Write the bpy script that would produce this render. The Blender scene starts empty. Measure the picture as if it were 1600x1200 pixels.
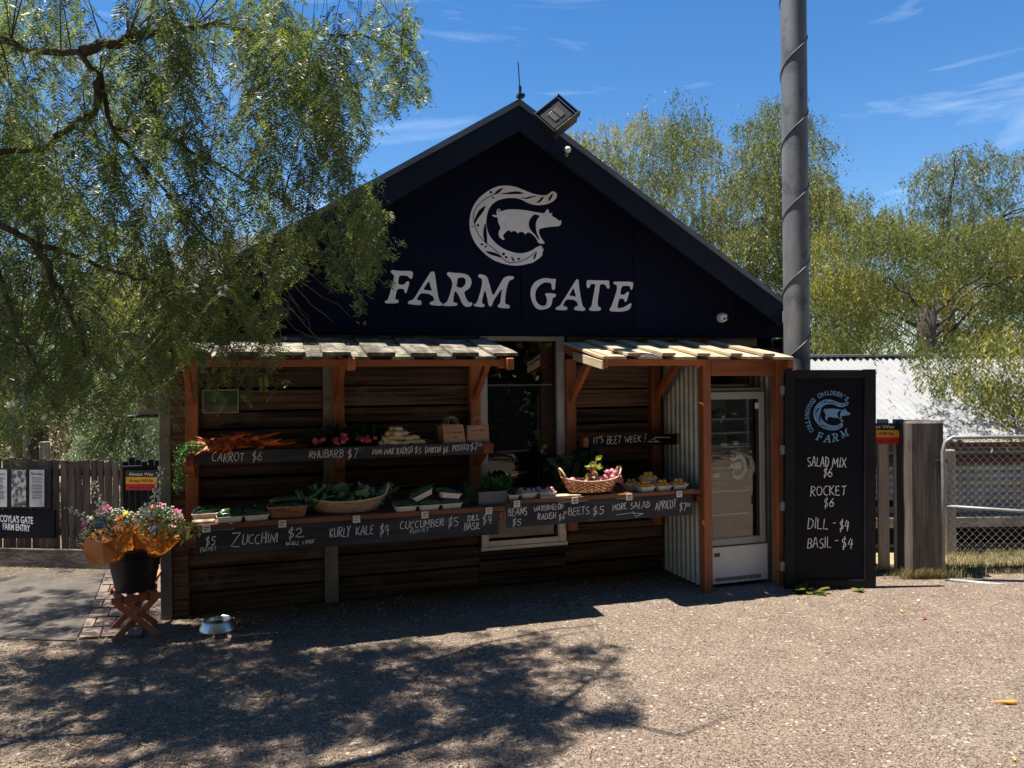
import bpy, math, random
import numpy as np
from mathutils import Vector, Matrix, Euler, noise
from mathutils.geometry import tessellate_polygon

S = bpy.context.scene
C = S.collection
R = math.radians
rnd = random.Random(11)

# ------------------------------------------------------------------ camera
FPX, CAMH, YAW, ROLL = 1180.0, 1.75, R(17.5), 0.0105
FW = Vector((math.sin(YAW), math.cos(YAW), 0))
RT = Vector((math.cos(YAW), -math.sin(YAW), 0))
UP = Vector((0, 0, 1))
CUP = UP * math.cos(ROLL) + RT * math.sin(ROLL)
CRT = RT * math.cos(ROLL) - UP * math.sin(ROLL)
CAM = Vector((0, 0, CAMH))
cd = bpy.data.cameras.new('camera')
cam = bpy.data.objects.new('camera', cd)
C.objects.link(cam)
m3 = Matrix((CRT, CUP, -FW)).transposed()
cam.matrix_world = Matrix.Translation(CAM) @ m3.to_4x4()
cd.sensor_width = 36.0
cd.lens = FPX / 1600 * 36
cd.clip_end = 900
S.camera = cam

# ------------------------------------------------------------------ light
SUNV = Vector((-0.31, 0.078, 1.0)).normalized()          # towards the sun
sl = bpy.data.lights.new('sun', 'SUN')
sl.energy = 5.0
sl.angle = R(0.53)
sl.color = (1.0, 0.93, 0.82)
so = bpy.data.objects.new('sun', sl)
C.objects.link(so)
so.rotation_euler = SUNV.to_track_quat('Z', 'Y').to_euler()
so.location = (0, 0, 30)
W = bpy.data.worlds.new('World')
S.world = W
W.use_nodes = True
nt = W.node_tree
for n in list(nt.nodes): nt.nodes.remove(n)
wo = nt.nodes.new('ShaderNodeOutputWorld')
bg = nt.nodes.new('ShaderNodeBackground'); bg.inputs['Strength'].default_value = 0.070
sky = nt.nodes.new('ShaderNodeTexSky'); sky.sky_type = 'NISHITA'; sky.sun_disc = False
sky.sun_elevation = math.asin(SUNV.z)
sky.sun_rotation = math.atan2(SUNV.x, SUNV.y)
sky.air_density = 1.0; sky.dust_density = 0.05; sky.ozone_density = 1.6
hs = nt.nodes.new('ShaderNodeHueSaturation'); hs.inputs['Saturation'].default_value = 1.34; hs.inputs['Hue'].default_value = 0.504
tc = nt.nodes.new('ShaderNodeTexCoord')
mp = nt.nodes.new('ShaderNodeMapping'); mp.inputs['Scale'].default_value = (1.0, 2.2, 9.0); mp.inputs['Rotation'].default_value = (R(8), R(-10), R(-17))
nz = nt.nodes.new('ShaderNodeTexNoise'); nz.inputs['Scale'].default_value = 1.7; nz.inputs['Detail'].default_value = 6; nz.inputs['Roughness'].default_value = 0.62; nz.inputs['Distortion'].default_value = 0.5
cr = nt.nodes.new('ShaderNodeValToRGB'); cr.color_ramp.elements[0].position = 0.56; cr.color_ramp.elements[1].position = 0.88
cr.color_ramp.elements[0].color = (0, 0, 0, 1); cr.color_ramp.elements[1].color = (0.35, 0.35, 0.35, 1)
mx = nt.nodes.new('ShaderNodeMixRGB'); mx.inputs['Color2'].default_value = (11.0, 11.8, 13.0, 1)
L = nt.links.new
L(tc.outputs['Generated'], mp.inputs['Vector']); L(mp.outputs[0], nz.inputs['Vector']); L(nz.outputs['Fac'], cr.inputs[0])
L(sky.outputs[0], hs.inputs['Color']); L(hs.outputs[0], mx.inputs['Color1']); L(cr.outputs[0], mx.inputs['Fac'])
L(mx.outputs[0], bg.inputs['Color']); L(bg.outputs[0], wo.inputs[0])
S.view_settings.view_transform = 'Standard'
S.view_settings.look = 'None'
S.view_settings.exposure = 1.3
S.view_settings.gamma = 1.0
S.render.engine = 'CYCLES'
S.cycles.max_bounces = 8
S.cycles.transparent_max_bounces = 16
S.cycles.use_denoising = True

# ------------------------------------------------------------------ projection helpers (photo pixel + real depth -> world point)
def ray(px, py):
    return FW + CRT * ((px - 800) / FPX) + CUP * ((600 - py) / FPX)
def P(px, py, Y):
    d = ray(px, py); return CAM + d * (Y / d.y)
def G(px, py, z=0.0):
    d = ray(px, py); return CAM + d * ((z - CAMH) / d.z)
def Q(px, py, z):
    return CAM + ray(px, py) * z
def XA(px, Y): return P(px, 600, Y).x
_FW = np.array(FW); _CR = np.array(CRT); _CU = np.array(CUP); _CA = np.array(CAM)
def proj(p):
    d = p - _CA; z = d @ _FW
    zz = np.where(np.abs(z) < 1e-3, 1e-3, z)
    return 800 + FPX * (d @ _CR) / zz, 600 - FPX * (d @ _CU) / zz, z
def inpoly(x, y, poly):
    r = np.zeros(x.shape, bool); n = len(poly)
    for i in range(n):
        x1, y1 = poly[i]; x2, y2 = poly[(i + 1) % n]
        c = ((y1 > y) != (y2 > y)) & (x < (x2 - x1) * (y - y1) / ((y2 - y1) or 1e-9) + x1)
        r ^= c
    return r

# ------------------------------------------------------------------ materials
MATS = {}
def node(t, ty, **k):
    n = t.nodes.new(ty)
    for a, v in k.items(): setattr(n, a, v)
    return n
def M(name, c1, c2=None, scale=(4, 4, 4), detail=6, rough=0.75, bump=0.0, bscale=None, metallic=0.0,
      spots=None, rand=0.0, spec=0.5, lo=0.35, hi=0.65, coat=0.0, rdist=0.0, bdist=0.01, transl=None):
    """colour noise between c1 and c2 (stretched by scale), optional third colour patches, per-object random, relief"""
    m = bpy.data.materials.new(name); m.use_nodes = True; t = m.node_tree
    b = t.nodes['Principled BSDF']
    b.inputs['Roughness'].default_value = rough; b.inputs['Metallic'].default_value = metallic
    b.inputs['Specular IOR Level'].default_value = spec
    if coat: b.inputs['Coat Weight'].default_value = coat
    co = node(t, 'ShaderNodeTexCoord'); oi = node(t, 'ShaderNodeObjectInfo')
    mp = node(t, 'ShaderNodeMapping'); mp.inputs['Scale'].default_value = scale
    ad = node(t, 'ShaderNodeVectorMath', operation='ADD')
    sc = node(t, 'ShaderNodeVectorMath', operation='SCALE'); sc.inputs['Scale'].default_value = 17.0
    cx = node(t, 'ShaderNodeCombineXYZ')
    l = t.links.new
    l(oi.outputs['Random'], cx.inputs[0]); l(oi.outputs['Random'], cx.inputs[1]); l(oi.outputs['Random'], cx.inputs[2])
    l(cx.outputs[0], sc.inputs[0]); l(co.outputs['Object'], ad.inputs[0]); l(sc.outputs[0], ad.inputs[1]); l(ad.outputs[0], mp.inputs['Vector'])
    nz = node(t, 'ShaderNodeTexNoise'); nz.inputs['Scale'].default_value = 1.0; nz.inputs['Detail'].default_value = detail; nz.inputs['Roughness'].default_value = 0.6
    nz.inputs['Distortion'].default_value = rdist
    l(mp.outputs[0], nz.inputs['Vector'])
    c2 = c2 or c1
    r = node(t, 'ShaderNodeValToRGB'); e = r.color_ramp.elements
    e[0].position = lo; e[1].position = hi; e[0].color = (*c1, 1); e[1].color = (*c2, 1)
    l(nz.outputs['Fac'], r.inputs[0]); col = r.outputs[0]
    if spots:      # (colour, scale, threshold, strength)
        n2 = node(t, 'ShaderNodeTexNoise'); n2.inputs['Scale'].default_value = spots[1]; n2.inputs['Detail'].default_value = 5; n2.inputs['Roughness'].default_value = 0.65
        l(ad.outputs[0], n2.inputs['Vector'])
        r2 = node(t, 'ShaderNodeValToRGB'); r2.color_ramp.elements[0].position = spots[2]; r2.color_ramp.elements[1].position = min(1, spots[2] + 0.1)
        r2.color_ramp.elements[0].color = (0, 0, 0, 1); r2.color_ramp.elements[1].color = (spots[3],) * 3 + (1,)
        l(n2.outputs['Fac'], r2.inputs[0])
        mm = node(t, 'ShaderNodeMixRGB'); mm.inputs['Color2'].default_value = (*spots[0], 1)
        l(r2.outputs[0], mm.inputs['Fac']); l(col, mm.inputs['Color1']); col = mm.outputs[0]
    if rand:
        h = node(t, 'ShaderNodeHueSaturation')
        mr = node(t, 'ShaderNodeMapRange'); mr.inputs['To Min'].default_value = 1 - rand; mr.inputs['To Max'].default_value = 1 + rand
        l(oi.outputs['Random'], mr.inputs[0]); l(mr.outputs[0], h.inputs['Value']); l(col, h.inputs['Color']); col = h.outputs[0]
    l(col, b.inputs['Base Color'])
    if bump:
        n3 = node(t, 'ShaderNodeTexNoise'); n3.inputs['Scale'].default_value = 1.0; n3.inputs['Detail'].default_value = 5
        mp2 = node(t, 'ShaderNodeMapping'); mp2.inputs['Scale'].default_value = bscale or scale
        l(ad.outputs[0], mp2.inputs['Vector']); l(mp2.outputs[0], n3.inputs['Vector'])
        bp = node(t, 'ShaderNodeBump'); bp.inputs['Strength'].default_value = bump; bp.inputs['Distance'].default_value = bdist
        l(n3.outputs['Fac'], bp.inputs['Height']); l(bp.outputs[0], b.inputs['Normal'])
    if transl:
        tr = node(t, 'ShaderNodeBsdfTranslucent'); tr.inputs['Color'].default_value = (*transl, 1)
        ms = node(t, 'ShaderNodeAddShader'); o = t.nodes['Material Output']
        l(b.outputs[0], ms.inputs[0]); l(tr.outputs[0], ms.inputs[1]); l(ms.outputs[0], o.inputs['Surface'])
    MATS[name] = m
    return m
def leafmat(name, cols, transl=0.45, rough=0.5):
    """leaf colour picked by the per-leaf attribute 'tint' (0..1)"""
    m = bpy.data.materials.new(name); m.use_nodes = True; t = m.node_tree; l = t.links.new
    b = t.nodes['Principled BSDF']; b.inputs['Roughness'].default_value = rough; b.inputs['Specular IOR Level'].default_value = 0.45
    a = node(t, 'ShaderNodeAttribute', attribute_name='tint')
    r = node(t, 'ShaderNodeValToRGB'); e = r.color_ramp.elements
    for i, c in enumerate(cols):
        p = i / (len(cols) - 1)
        if i < 2: x = e[i]; x.position = p
        else: x = e.new(p)
        x.color = (*c, 1)
    e[1].position = 1 / (len(cols) - 1)
    l(a.outputs['Fac'], r.inputs[0]); l(r.outputs[0], b.inputs['Base Color'])
    h = node(t, 'ShaderNodeHueSaturation'); h.inputs['Saturation'].default_value = 1.1; h.inputs['Value'].default_value = 1.3
    l(r.outputs[0], h.inputs['Color'])
    tr = node(t, 'ShaderNodeBsdfTranslucent'); l(h.outputs[0], tr.inputs['Color'])
    ms = node(t, 'ShaderNodeMixShader'); ms.inputs[0].default_value = transl
    l(b.outputs[0], ms.inputs[1]); l(tr.outputs[0], ms.inputs[2]); l(ms.outputs[0], t.nodes['Material Output'].inputs['Surface'])
    MATS[name] = m; return m

M('navy', (0.0026, 0.0052, 0.019), (0.0042, 0.0074, 0.025), (1.2, 1.2, 1.2), rough=0.8, spec=0.12, spots=((0.03, 0.03, 0.035), 60, 0.74, 0.5))
M('navy_fascia', (0.0065, 0.0115, 0.025), (0.011, 0.018, 0.034), (2, 2, 2), rough=0.7, spec=0.2, spots=((0.25, 0.25, 0.27), 22, 0.72, 0.75))
M('flashing', (0.14, 0.165, 0.21), (0.2, 0.23, 0.28), (3, 3, 3), rough=0.45, metallic=0.3)
M('roofing', (0.055, 0.06, 0.07), (0.08, 0.085, 0.1), (2, 2, 2), rough=0.5, metallic=0.2)
M('gutter', (0.08, 0.10, 0.11), (0.2, 0.23, 0.24), (9, 9, 9), rough=0.55, metallic=0.4)
M('white_paint', (0.74, 0.75, 0.78), (0.82, 0.83, 0.86), (14, 14, 14), rough=0.7, spots=((0.2, 0.2, 0.22), 130, 0.74, 0.4))
M('blue_paint', (0.13, 0.30, 0.50), (0.17, 0.37, 0.58), (14, 14, 14), rough=0.6)
M('plank', (0.032, 0.021, 0.016), (0.165, 0.112, 0.084), (0.8, 10, 26), detail=9, rough=0.88, bump=1.0, bscale=(1.2, 14, 46), bdist=0.02, rand=0.4, spec=0.2, spots=((0.14, 0.12, 0.105), 2.6, 0.56, 0.55), rdist=0.8)
M('plank_grey', (0.09, 0.08, 0.075), (0.2, 0.18, 0.165), (1.0, 8, 24), detail=8, rough=0.9, bump=0.8, bscale=(1.5, 14, 40), bdist=0.012, rand=0.2, spec=0.2)
M('concrete', (0.17, 0.165, 0.135), (0.29, 0.28, 0.235), (5, 5, 5), rough=0.9, bump=0.35, bscale=(30, 30, 30), bdist=0.004, spots=((0.09, 0.095, 0.085), 9, 0.58, 0.6))
M('steel_post', (0.14, 0.15, 0.14), (0.2, 0.21, 0.19), (3, 3, 9), rough=0.7)
M('timber', (0.20, 0.058, 0.019), (0.40, 0.132, 0.044), (6, 6, 1.1), detail=8, rough=0.55, bump=0.3, bscale=(26, 26, 3), bdist=0.004, rand=0.22, spots=((0.08, 0.022, 0.01), 16, 0.66, 0.7))
M('timber_x', (0.19, 0.054, 0.018), (0.40, 0.13, 0.042), (1.1, 8, 8), detail=8, rough=0.55, bump=0.3, bscale=(3, 26, 26), bdist=0.004, rand=0.2, spots=((0.08, 0.022, 0.01), 16, 0.66, 0.7))
M('timber_y', (0.24, 0.06, 0.017), (0.45, 0.14, 0.042), (8, 1.1, 8), detail=8, rough=0.55, bump=0.3, bscale=(26, 3, 26), bdist=0.004, rand=0.2)
M('shelf_wood', (0.10, 0.035, 0.015), (0.24, 0.09, 0.035), (1.0, 9, 9), detail=8, rough=0.6, bump=0.3, bscale=(3, 26, 26), bdist=0.004, rand=0.2)
M('end_grain', (0.12, 0.022, 0.012), (0.26, 0.06, 0.025), (10, 10, 10), rough=0.7)
M('shingle_pale', (0.30, 0.225, 0.14), (0.50, 0.405, 0.28), (16, 1.1, 9), detail=9, rough=0.85, bump=0.5, bscale=(50, 3, 20), bdist=0.004, rand=0.18, spots=((0.2, 0.17, 0.14), 5, 0.6, 0.6))
M('shingle_grey_dapple', (0.07, 0.06, 0.05), (0.29, 0.26, 0.20), (12, 2.0, 9), detail=9, rough=0.9, bump=0.6, bscale=(50, 3, 20), bdist=0.005, rand=0.3, spots=((0.055, 0.05, 0.038), 9, 0.47, 0.9))  # dark spots paint dappled tree shade onto the grey boards
M('tray_edge_dark', (0.03, 0.022, 0.016), (0.07, 0.05, 0.035), (10, 10, 10), rough=0.9)
M('chalkboard', (0.009, 0.011, 0.018), (0.045, 0.05, 0.062), (1.6, 3, 7), detail=7, rough=0.7, lo=0.42, hi=0.75, rdist=1.2, spots=((0.11, 0.115, 0.125), 4.5, 0.6, 0.5))
M('board_black', (0.003, 0.0038, 0.0085), (0.006, 0.007, 0.013), (2, 2, 2), rough=0.6, spec=0.15)
M('frame_black', (0.006, 0.0065, 0.010), (0.013, 0.0135, 0.018), (3, 3, 3), rough=0.6, spec=0.2, spots=((0.06, 0.06, 0.065), 18, 0.68, 0.5))
M('chalk', (0.16, 0.16, 0.165), (0.88, 0.88, 0.86), (140, 140, 140), detail=4, rough=0.95, lo=0.34, hi=0.56)
M('aluminium', (0.34, 0.35, 0.36), (0.42, 0.43, 0.44), (6, 6, 6), rough=0.4, metallic=0.6)
M('bright_wire', (0.36, 0.37, 0.38), (0.5, 0.51, 0.52), (9, 9, 9), rough=0.5, metallic=0.4)
M('galvanised', (0.17, 0.18, 0.19), (0.28, 0.29, 0.30), (12, 12, 12), rough=0.6, metallic=0.5)
M('corrugated_grey', (0.30, 0.32, 0.31), (0.44, 0.46, 0.45), (2, 2, 6), rough=0.42, metallic=0.55, spots=((0.16, 0.15, 0.13), 7, 0.62, 0.5))
M('corrugated_old', (0.17, 0.20, 0.235), (0.30, 0.33, 0.35), (3, 3, 6), rough=0.5, metallic=0.45, spots=((0.26, 0.22, 0.15), 4, 0.55, 0.6))
M('roof_white', (0.20, 0.205, 0.21), (0.235, 0.24, 0.245), (3, 3, 3), rough=0.5, spots=((0.4, 0.39, 0.37), 6, 0.66, 0.4))
M('maroon', (0.06, 0.012, 0.014), (0.09, 0.02, 0.022), (5, 5, 5), rough=0.6)
M('pole_steel', (0.115, 0.12, 0.128), (0.175, 0.18, 0.19), (7, 7, 2.2), detail=8, rough=0.62, metallic=0.25, spots=((0.055, 0.055, 0.06), 5, 0.53, 0.65), bump=0.15, bscale=(60, 60, 60), bdist=0.002)
M('fridge_frame', (0.26, 0.255, 0.24), (0.32, 0.315, 0.30), (3, 3, 3), rough=0.4)
M('fridge_white', (0.60, 0.61, 0.60), (0.70, 0.71, 0.70), (3, 3, 3), rough=0.35, spots=((0.42, 0.41, 0.38), 12, 0.68, 0.4))
M('fridge_inner', (0.28, 0.30, 0.285), (0.36, 0.38, 0.365), (3, 3, 3), rough=0.4)
M('black_plastic', (0.012, 0.012, 0.013), (0.02, 0.02, 0.021), (5, 5, 5), rough=0.42)
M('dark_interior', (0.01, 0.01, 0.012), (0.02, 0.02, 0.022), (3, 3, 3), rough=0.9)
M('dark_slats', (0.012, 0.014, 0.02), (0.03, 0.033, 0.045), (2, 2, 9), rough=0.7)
M('white_plastic', (0.72, 0.72, 0.70), (0.8, 0.8, 0.78), (3, 3, 3), rough=0.35)
M('cream_card', (0.62, 0.58, 0.50), (0.72, 0.68, 0.60), (18, 18, 18), rough=0.85, rand=0.06)
M('lamp_lens', (0.045, 0.04, 0.03), (0.06, 0.054, 0.04), (9, 9, 9), rough=0.3)
M('grey_wood', (0.13, 0.105, 0.085), (0.33, 0.285, 0.245), (13, 13, 1.5), detail=9, rough=0.9, bump=0.9, bscale=(55, 55, 4), bdist=0.008, rand=0.2, spots=((0.075, 0.06, 0.05), 5, 0.6, 0.5))
M('grey_wood_lit', (0.26, 0.225, 0.185), (0.52, 0.46, 0.39), (13, 13, 1.5), detail=9, rough=0.9, bump=0.9, bscale=(55, 55, 4), bdist=0.008, rand=0.1, spots=((0.14, 0.12, 0.10), 5, 0.6, 0.5))  # grey_wood with its colour brightened to stand for stronger ambient light
M('old_post', (0.045, 0.038, 0.033), (0.13, 0.11, 0.095), (11, 11, 1.2), detail=9, rough=0.92, bump=1.0, bscale=(40, 40, 3), bdist=0.012, spots=((0.05, 0.03, 0.025), 4, 0.6, 0.5))
M('old_picket', (0.035, 0.024, 0.019), (0.135, 0.098, 0.08), (16, 16, 1.6), detail=8, rough=0.9, bump=0.7, bscale=(50, 50, 4), bdist=0.006, rand=0.3)
M('grey_wood_x', (0.20, 0.175, 0.15), (0.40, 0.36, 0.31), (1.5, 9, 9), detail=9, rough=0.9, bump=0.7, bscale=(4, 40, 40), bdist=0.006)
M('old_rail', (0.045, 0.035, 0.027), (0.14, 0.112, 0.09), (1.5, 9, 12), detail=8, rough=0.9, bump=0.6, bscale=(4, 40, 40), bdist=0.006)
M('sign_yellow', (0.72, 0.34, 0.01), (0.78, 0.38, 0.015), (5, 5, 5), rough=0.45)
M('sign_red', (0.50, 0.008, 0.012), (0.56, 0.012, 0.016), (5, 5, 5), rough=0.45)
M('sign_black', (0.01, 0.01, 0.01), (0.014, 0.013, 0.012), (5, 5, 5), rough=0.45)
M('dark_red_print', (0.16, 0.004, 0.006), (0.2, 0.006, 0.008), (5, 5, 5), rough=0.5)
M('print_black', (0.012, 0.012, 0.014), (0.02, 0.02, 0.02), (5, 5, 5), rough=0.6)
M('notice_paper', (0.42, 0.41, 0.42), (0.58, 0.57, 0.56), (6, 6, 6), rough=0.6)
M('notice_photo', (0.05, 0.045, 0.05), (0.5, 0.46, 0.47), (28, 28, 22), detail=3, rough=0.4, lo=0.44, hi=0.6, spots=((0.10, 0.13, 0.08), 12, 0.6, 0.9))
M('meter_grey', (0.20, 0.215, 0.19), (0.28, 0.29, 0.26), (3, 3, 3), rough=0.6)
M('green_sign', (0.012, 0.075, 0.022), (0.02, 0.11, 0.03), (6, 6, 6), rough=0.3)
M('sign_grey', (0.09, 0.08, 0.08), (0.2, 0.18, 0.17), (20, 20, 20), rough=0.3)
M('cream_print', (0.40, 0.40, 0.30), (0.48, 0.48, 0.38), (9, 9, 9), rough=0.5)
M('wicker', (0.22, 0.085, 0.035), (0.50, 0.25, 0.12), (30, 30, 30), rough=0.5, rand=0.15)
M('wicker_pale', (0.44, 0.27, 0.15), (0.66, 0.46, 0.28), (30, 30, 30), rough=0.5)
M('kraft', (0.30, 0.165, 0.10), (0.44, 0.26, 0.165), (6, 6, 6), rough=0.8, bump=0.5, bscale=(16, 16, 16), bdist=0.01, rand=0.1, transl=(0.05, 0.03, 0.015))
M('kraft_orange', (0.30, 0.105, 0.02), (0.44, 0.17, 0.035), (7, 7, 7), rough=0.7, bump=0.4, bscale=(14, 14, 14), bdist=0.01, transl=(0.22, 0.075, 0.012))
M('twine', (0.40, 0.30, 0.20), (0.5, 0.4, 0.28), (50, 50, 50), rough=0.8)
M('stool_wood', (0.30, 0.085, 0.035), (0.46, 0.155, 0.07), (9, 9, 3), detail=8, rough=0.6, rand=0.12, spots=((0.08, 0.03, 0.02), 22, 0.66, 0.6))
M('bowl_steel', (0.66, 0.61, 0.55), (0.74, 0.69, 0.62), (5, 5, 5), rough=0.36, metallic=1.0)
M('carrot', (0.42, 0.055, 0.008), (0.66, 0.13, 0.02), (30, 30, 30), rough=0.45, rand=0.2)
M('carrot_bright', (0.75, 0.24, 0.03), (0.8, 0.3, 0.05), (30, 30, 30), rough=0.5)
M('daikon', (0.58, 0.43, 0.22), (0.70, 0.56, 0.33), (20, 20, 20), rough=0.45, rand=0.1)
M('radish_pink', (0.42, 0.03, 0.07), (0.62, 0.10, 0.16), (24, 24, 24), rough=0.35, rand=0.25)
M('radish_pale', (0.42, 0.32, 0.30), (0.52, 0.18, 0.22), (16, 16, 16), rough=0.4, rand=0.15)
M('beet', (0.34, 0.08, 0.12), (0.50, 0.20, 0.22), (12, 12, 12), rough=0.5, rand=0.25)
M('apricot', (0.66, 0.26, 0.02), (0.74, 0.36, 0.05), (16, 16, 16), rough=0.5, rand=0.12, spots=((0.6, 0.12, 0.02), 9, 0.6, 0.4))
M('zucchini', (0.010, 0.030, 0.012), (0.04, 0.085, 0.03), (14, 14, 14), rough=0.22, rand=0.25)
M('zucchini_pale', (0.18, 0.26, 0.09), (0.25, 0.34, 0.13), (14, 14, 14), rough=0.4)
M('bean', (0.05, 0.14, 0.03), (0.08, 0.2, 0.05), (14, 14, 14), rough=0.4)
M('lamp_chip', (0.07, 0.064, 0.05), (0.085, 0.078, 0.06), (9, 9, 9), rough=0.4)
M('crate_grey', (0.15, 0.145, 0.14), (0.19, 0.185, 0.18), (9, 9, 9), rough=0.6)
M('path_slab', (0.055, 0.045, 0.038), (0.095, 0.079, 0.067), (5, 5, 5), rough=0.9, bump=0.3, bscale=(50, 50, 50), bdist=0.003, spots=((0.26, 0.23, 0.2), 30, 0.62, 0.6))
M('paver', (0.11, 0.078, 0.062), (0.20, 0.15, 0.12), (8, 8, 8), rough=0.9, bump=0.4, bscale=(40, 40, 40), bdist=0.004, rand=0.25)
M('bark_far', (0.03, 0.024, 0.018), (0.07, 0.058, 0.045), (9, 9, 3), rough=0.95)
M('bark', (0.035, 0.028, 0.022), (0.12, 0.10, 0.08), (9, 9, 3), detail=8, rough=0.95, bump=1.0, bscale=(22, 22, 6), bdist=0.02)
M('twig', (0.07, 0.055, 0.04), (0.17, 0.145, 0.11), (9, 9, 9), rough=0.8)
M('stem_green', (0.10, 0.17, 0.05), (0.16, 0.24, 0.08), (9, 9, 9), rough=0.6)
M('beet_stem', (0.30, 0.02, 0.06), (0.42, 0.06, 0.10), (9, 9, 9), rough=0.5)
for nme, c in (('flower_white', (0.66, 0.66, 0.58)), ('flower_magenta', (0.62, 0.02, 0.20)), ('flower_pink', (0.72, 0.12, 0.38)),
               ('flower_maroon', (0.16, 0.004, 0.02)), ('flower_orange', (0.8, 0.25, 0.01)), ('flower_blue', (0.14, 0.14, 0.5)),
               ('flower_yellow', (0.7, 0.55, 0.05)), ('flower_blush', (0.6, 0.36, 0.32))):
    M(nme, tuple(v * 0.8 for v in c), c, (40, 40, 40), rough=0.7)
leafmat('pepper_leaf', [(0.055, 0.08, 0.028), (0.11, 0.14, 0.045), (0.17, 0.215, 0.055), (0.30, 0.34, 0.06)], 0.5, 0.42)
leafmat('far_leaf', [(0.032, 0.05, 0.014), (0.085, 0.108, 0.028), (0.16, 0.168, 0.038), (0.33, 0.28, 0.04)], 0.5)
leafmat('far_leaf_grey', [(0.06, 0.08, 0.035), (0.10, 0.125, 0.05), (0.15, 0.17, 0.075), (0.21, 0.2, 0.08)], 0.35)
leafmat('olive_leaf', [(0.11, 0.15, 0.075), (0.17, 0.22, 0.11), (0.24, 0.29, 0.16), (0.33, 0.36, 0.22)], 0.3)
leafmat('pale_leaf', [(0.18, 0.17, 0.14), (0.24, 0.23, 0.18), (0.3, 0.28, 0.22)], 0.3)
leafmat('kale_leaf', [(0.03, 0.08, 0.045), (0.065, 0.15, 0.085), (0.13, 0.25, 0.15)], 0.2)
leafmat('herb_leaf', [(0.02, 0.075, 0.016), (0.04, 0.13, 0.026), (0.10, 0.22, 0.04)], 0.35)
leafmat('dark_herb', [(0.012, 0.035, 0.018), (0.022, 0.06, 0.03), (0.04, 0.09, 0.04)], 0.3)
leafmat('beet_leaf', [(0.10, 0.18, 0.035), (0.28, 0.36, 0.07), (0.5, 0.55, 0.16)], 0.4)
leafmat('dry_litter', [(0.12, 0.085, 0.05), (0.22, 0.165, 0.10), (0.38, 0.30, 0.19)], 0.1, 0.8)
leafmat('grass_blade', [(0.10, 0.10, 0.035), (0.19, 0.165, 0.07), (0.34, 0.27, 0.13)], 0.3, 0.6)
leafmat('gravel_stone', [(0.05, 0.034, 0.028), (0.15, 0.105, 0.083), (0.27, 0.205, 0.16), (0.58, 0.51, 0.43)], 0.0, 0.9)

def glass(name, tint, rough=0.0, extra=0.06):
    m = bpy.data.materials.new(name); m.use_nodes = True; t = m.node_tree; l = t.links.new
    for n in list(t.nodes): t.nodes.remove(n)
    o = node(t, 'ShaderNodeOutputMaterial'); g = node(t, 'ShaderNodeBsdfGlossy'); g.inputs['Roughness'].default_value = rough
    tr = node(t, 'ShaderNodeBsdfTransparent'); tr.inputs['Color'].default_value = (*tint, 1)
    fr = node(t, 'ShaderNodeFresnel'); fr.inputs['IOR'].default_value = 1.5
    a = node(t, 'ShaderNodeMath', operation='ADD'); a.inputs[1].default_value = extra
    mi = node(t, 'ShaderNodeMixShader')
    l(fr.outputs[0], a.inputs[0]); l(a.outputs[0], mi.inputs[0]); l(tr.outputs[0], mi.inputs[1]); l(g.outputs[0], mi.inputs[2]); l(mi.outputs[0], o.inputs[0])
    MATS[name] = m
glass('window_glass', (0.5, 0.55, 0.62), 0.0, 0.03)
glass('fridge_glass', (0.82, 0.86, 0.84), 0.0, 0.10)

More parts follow.
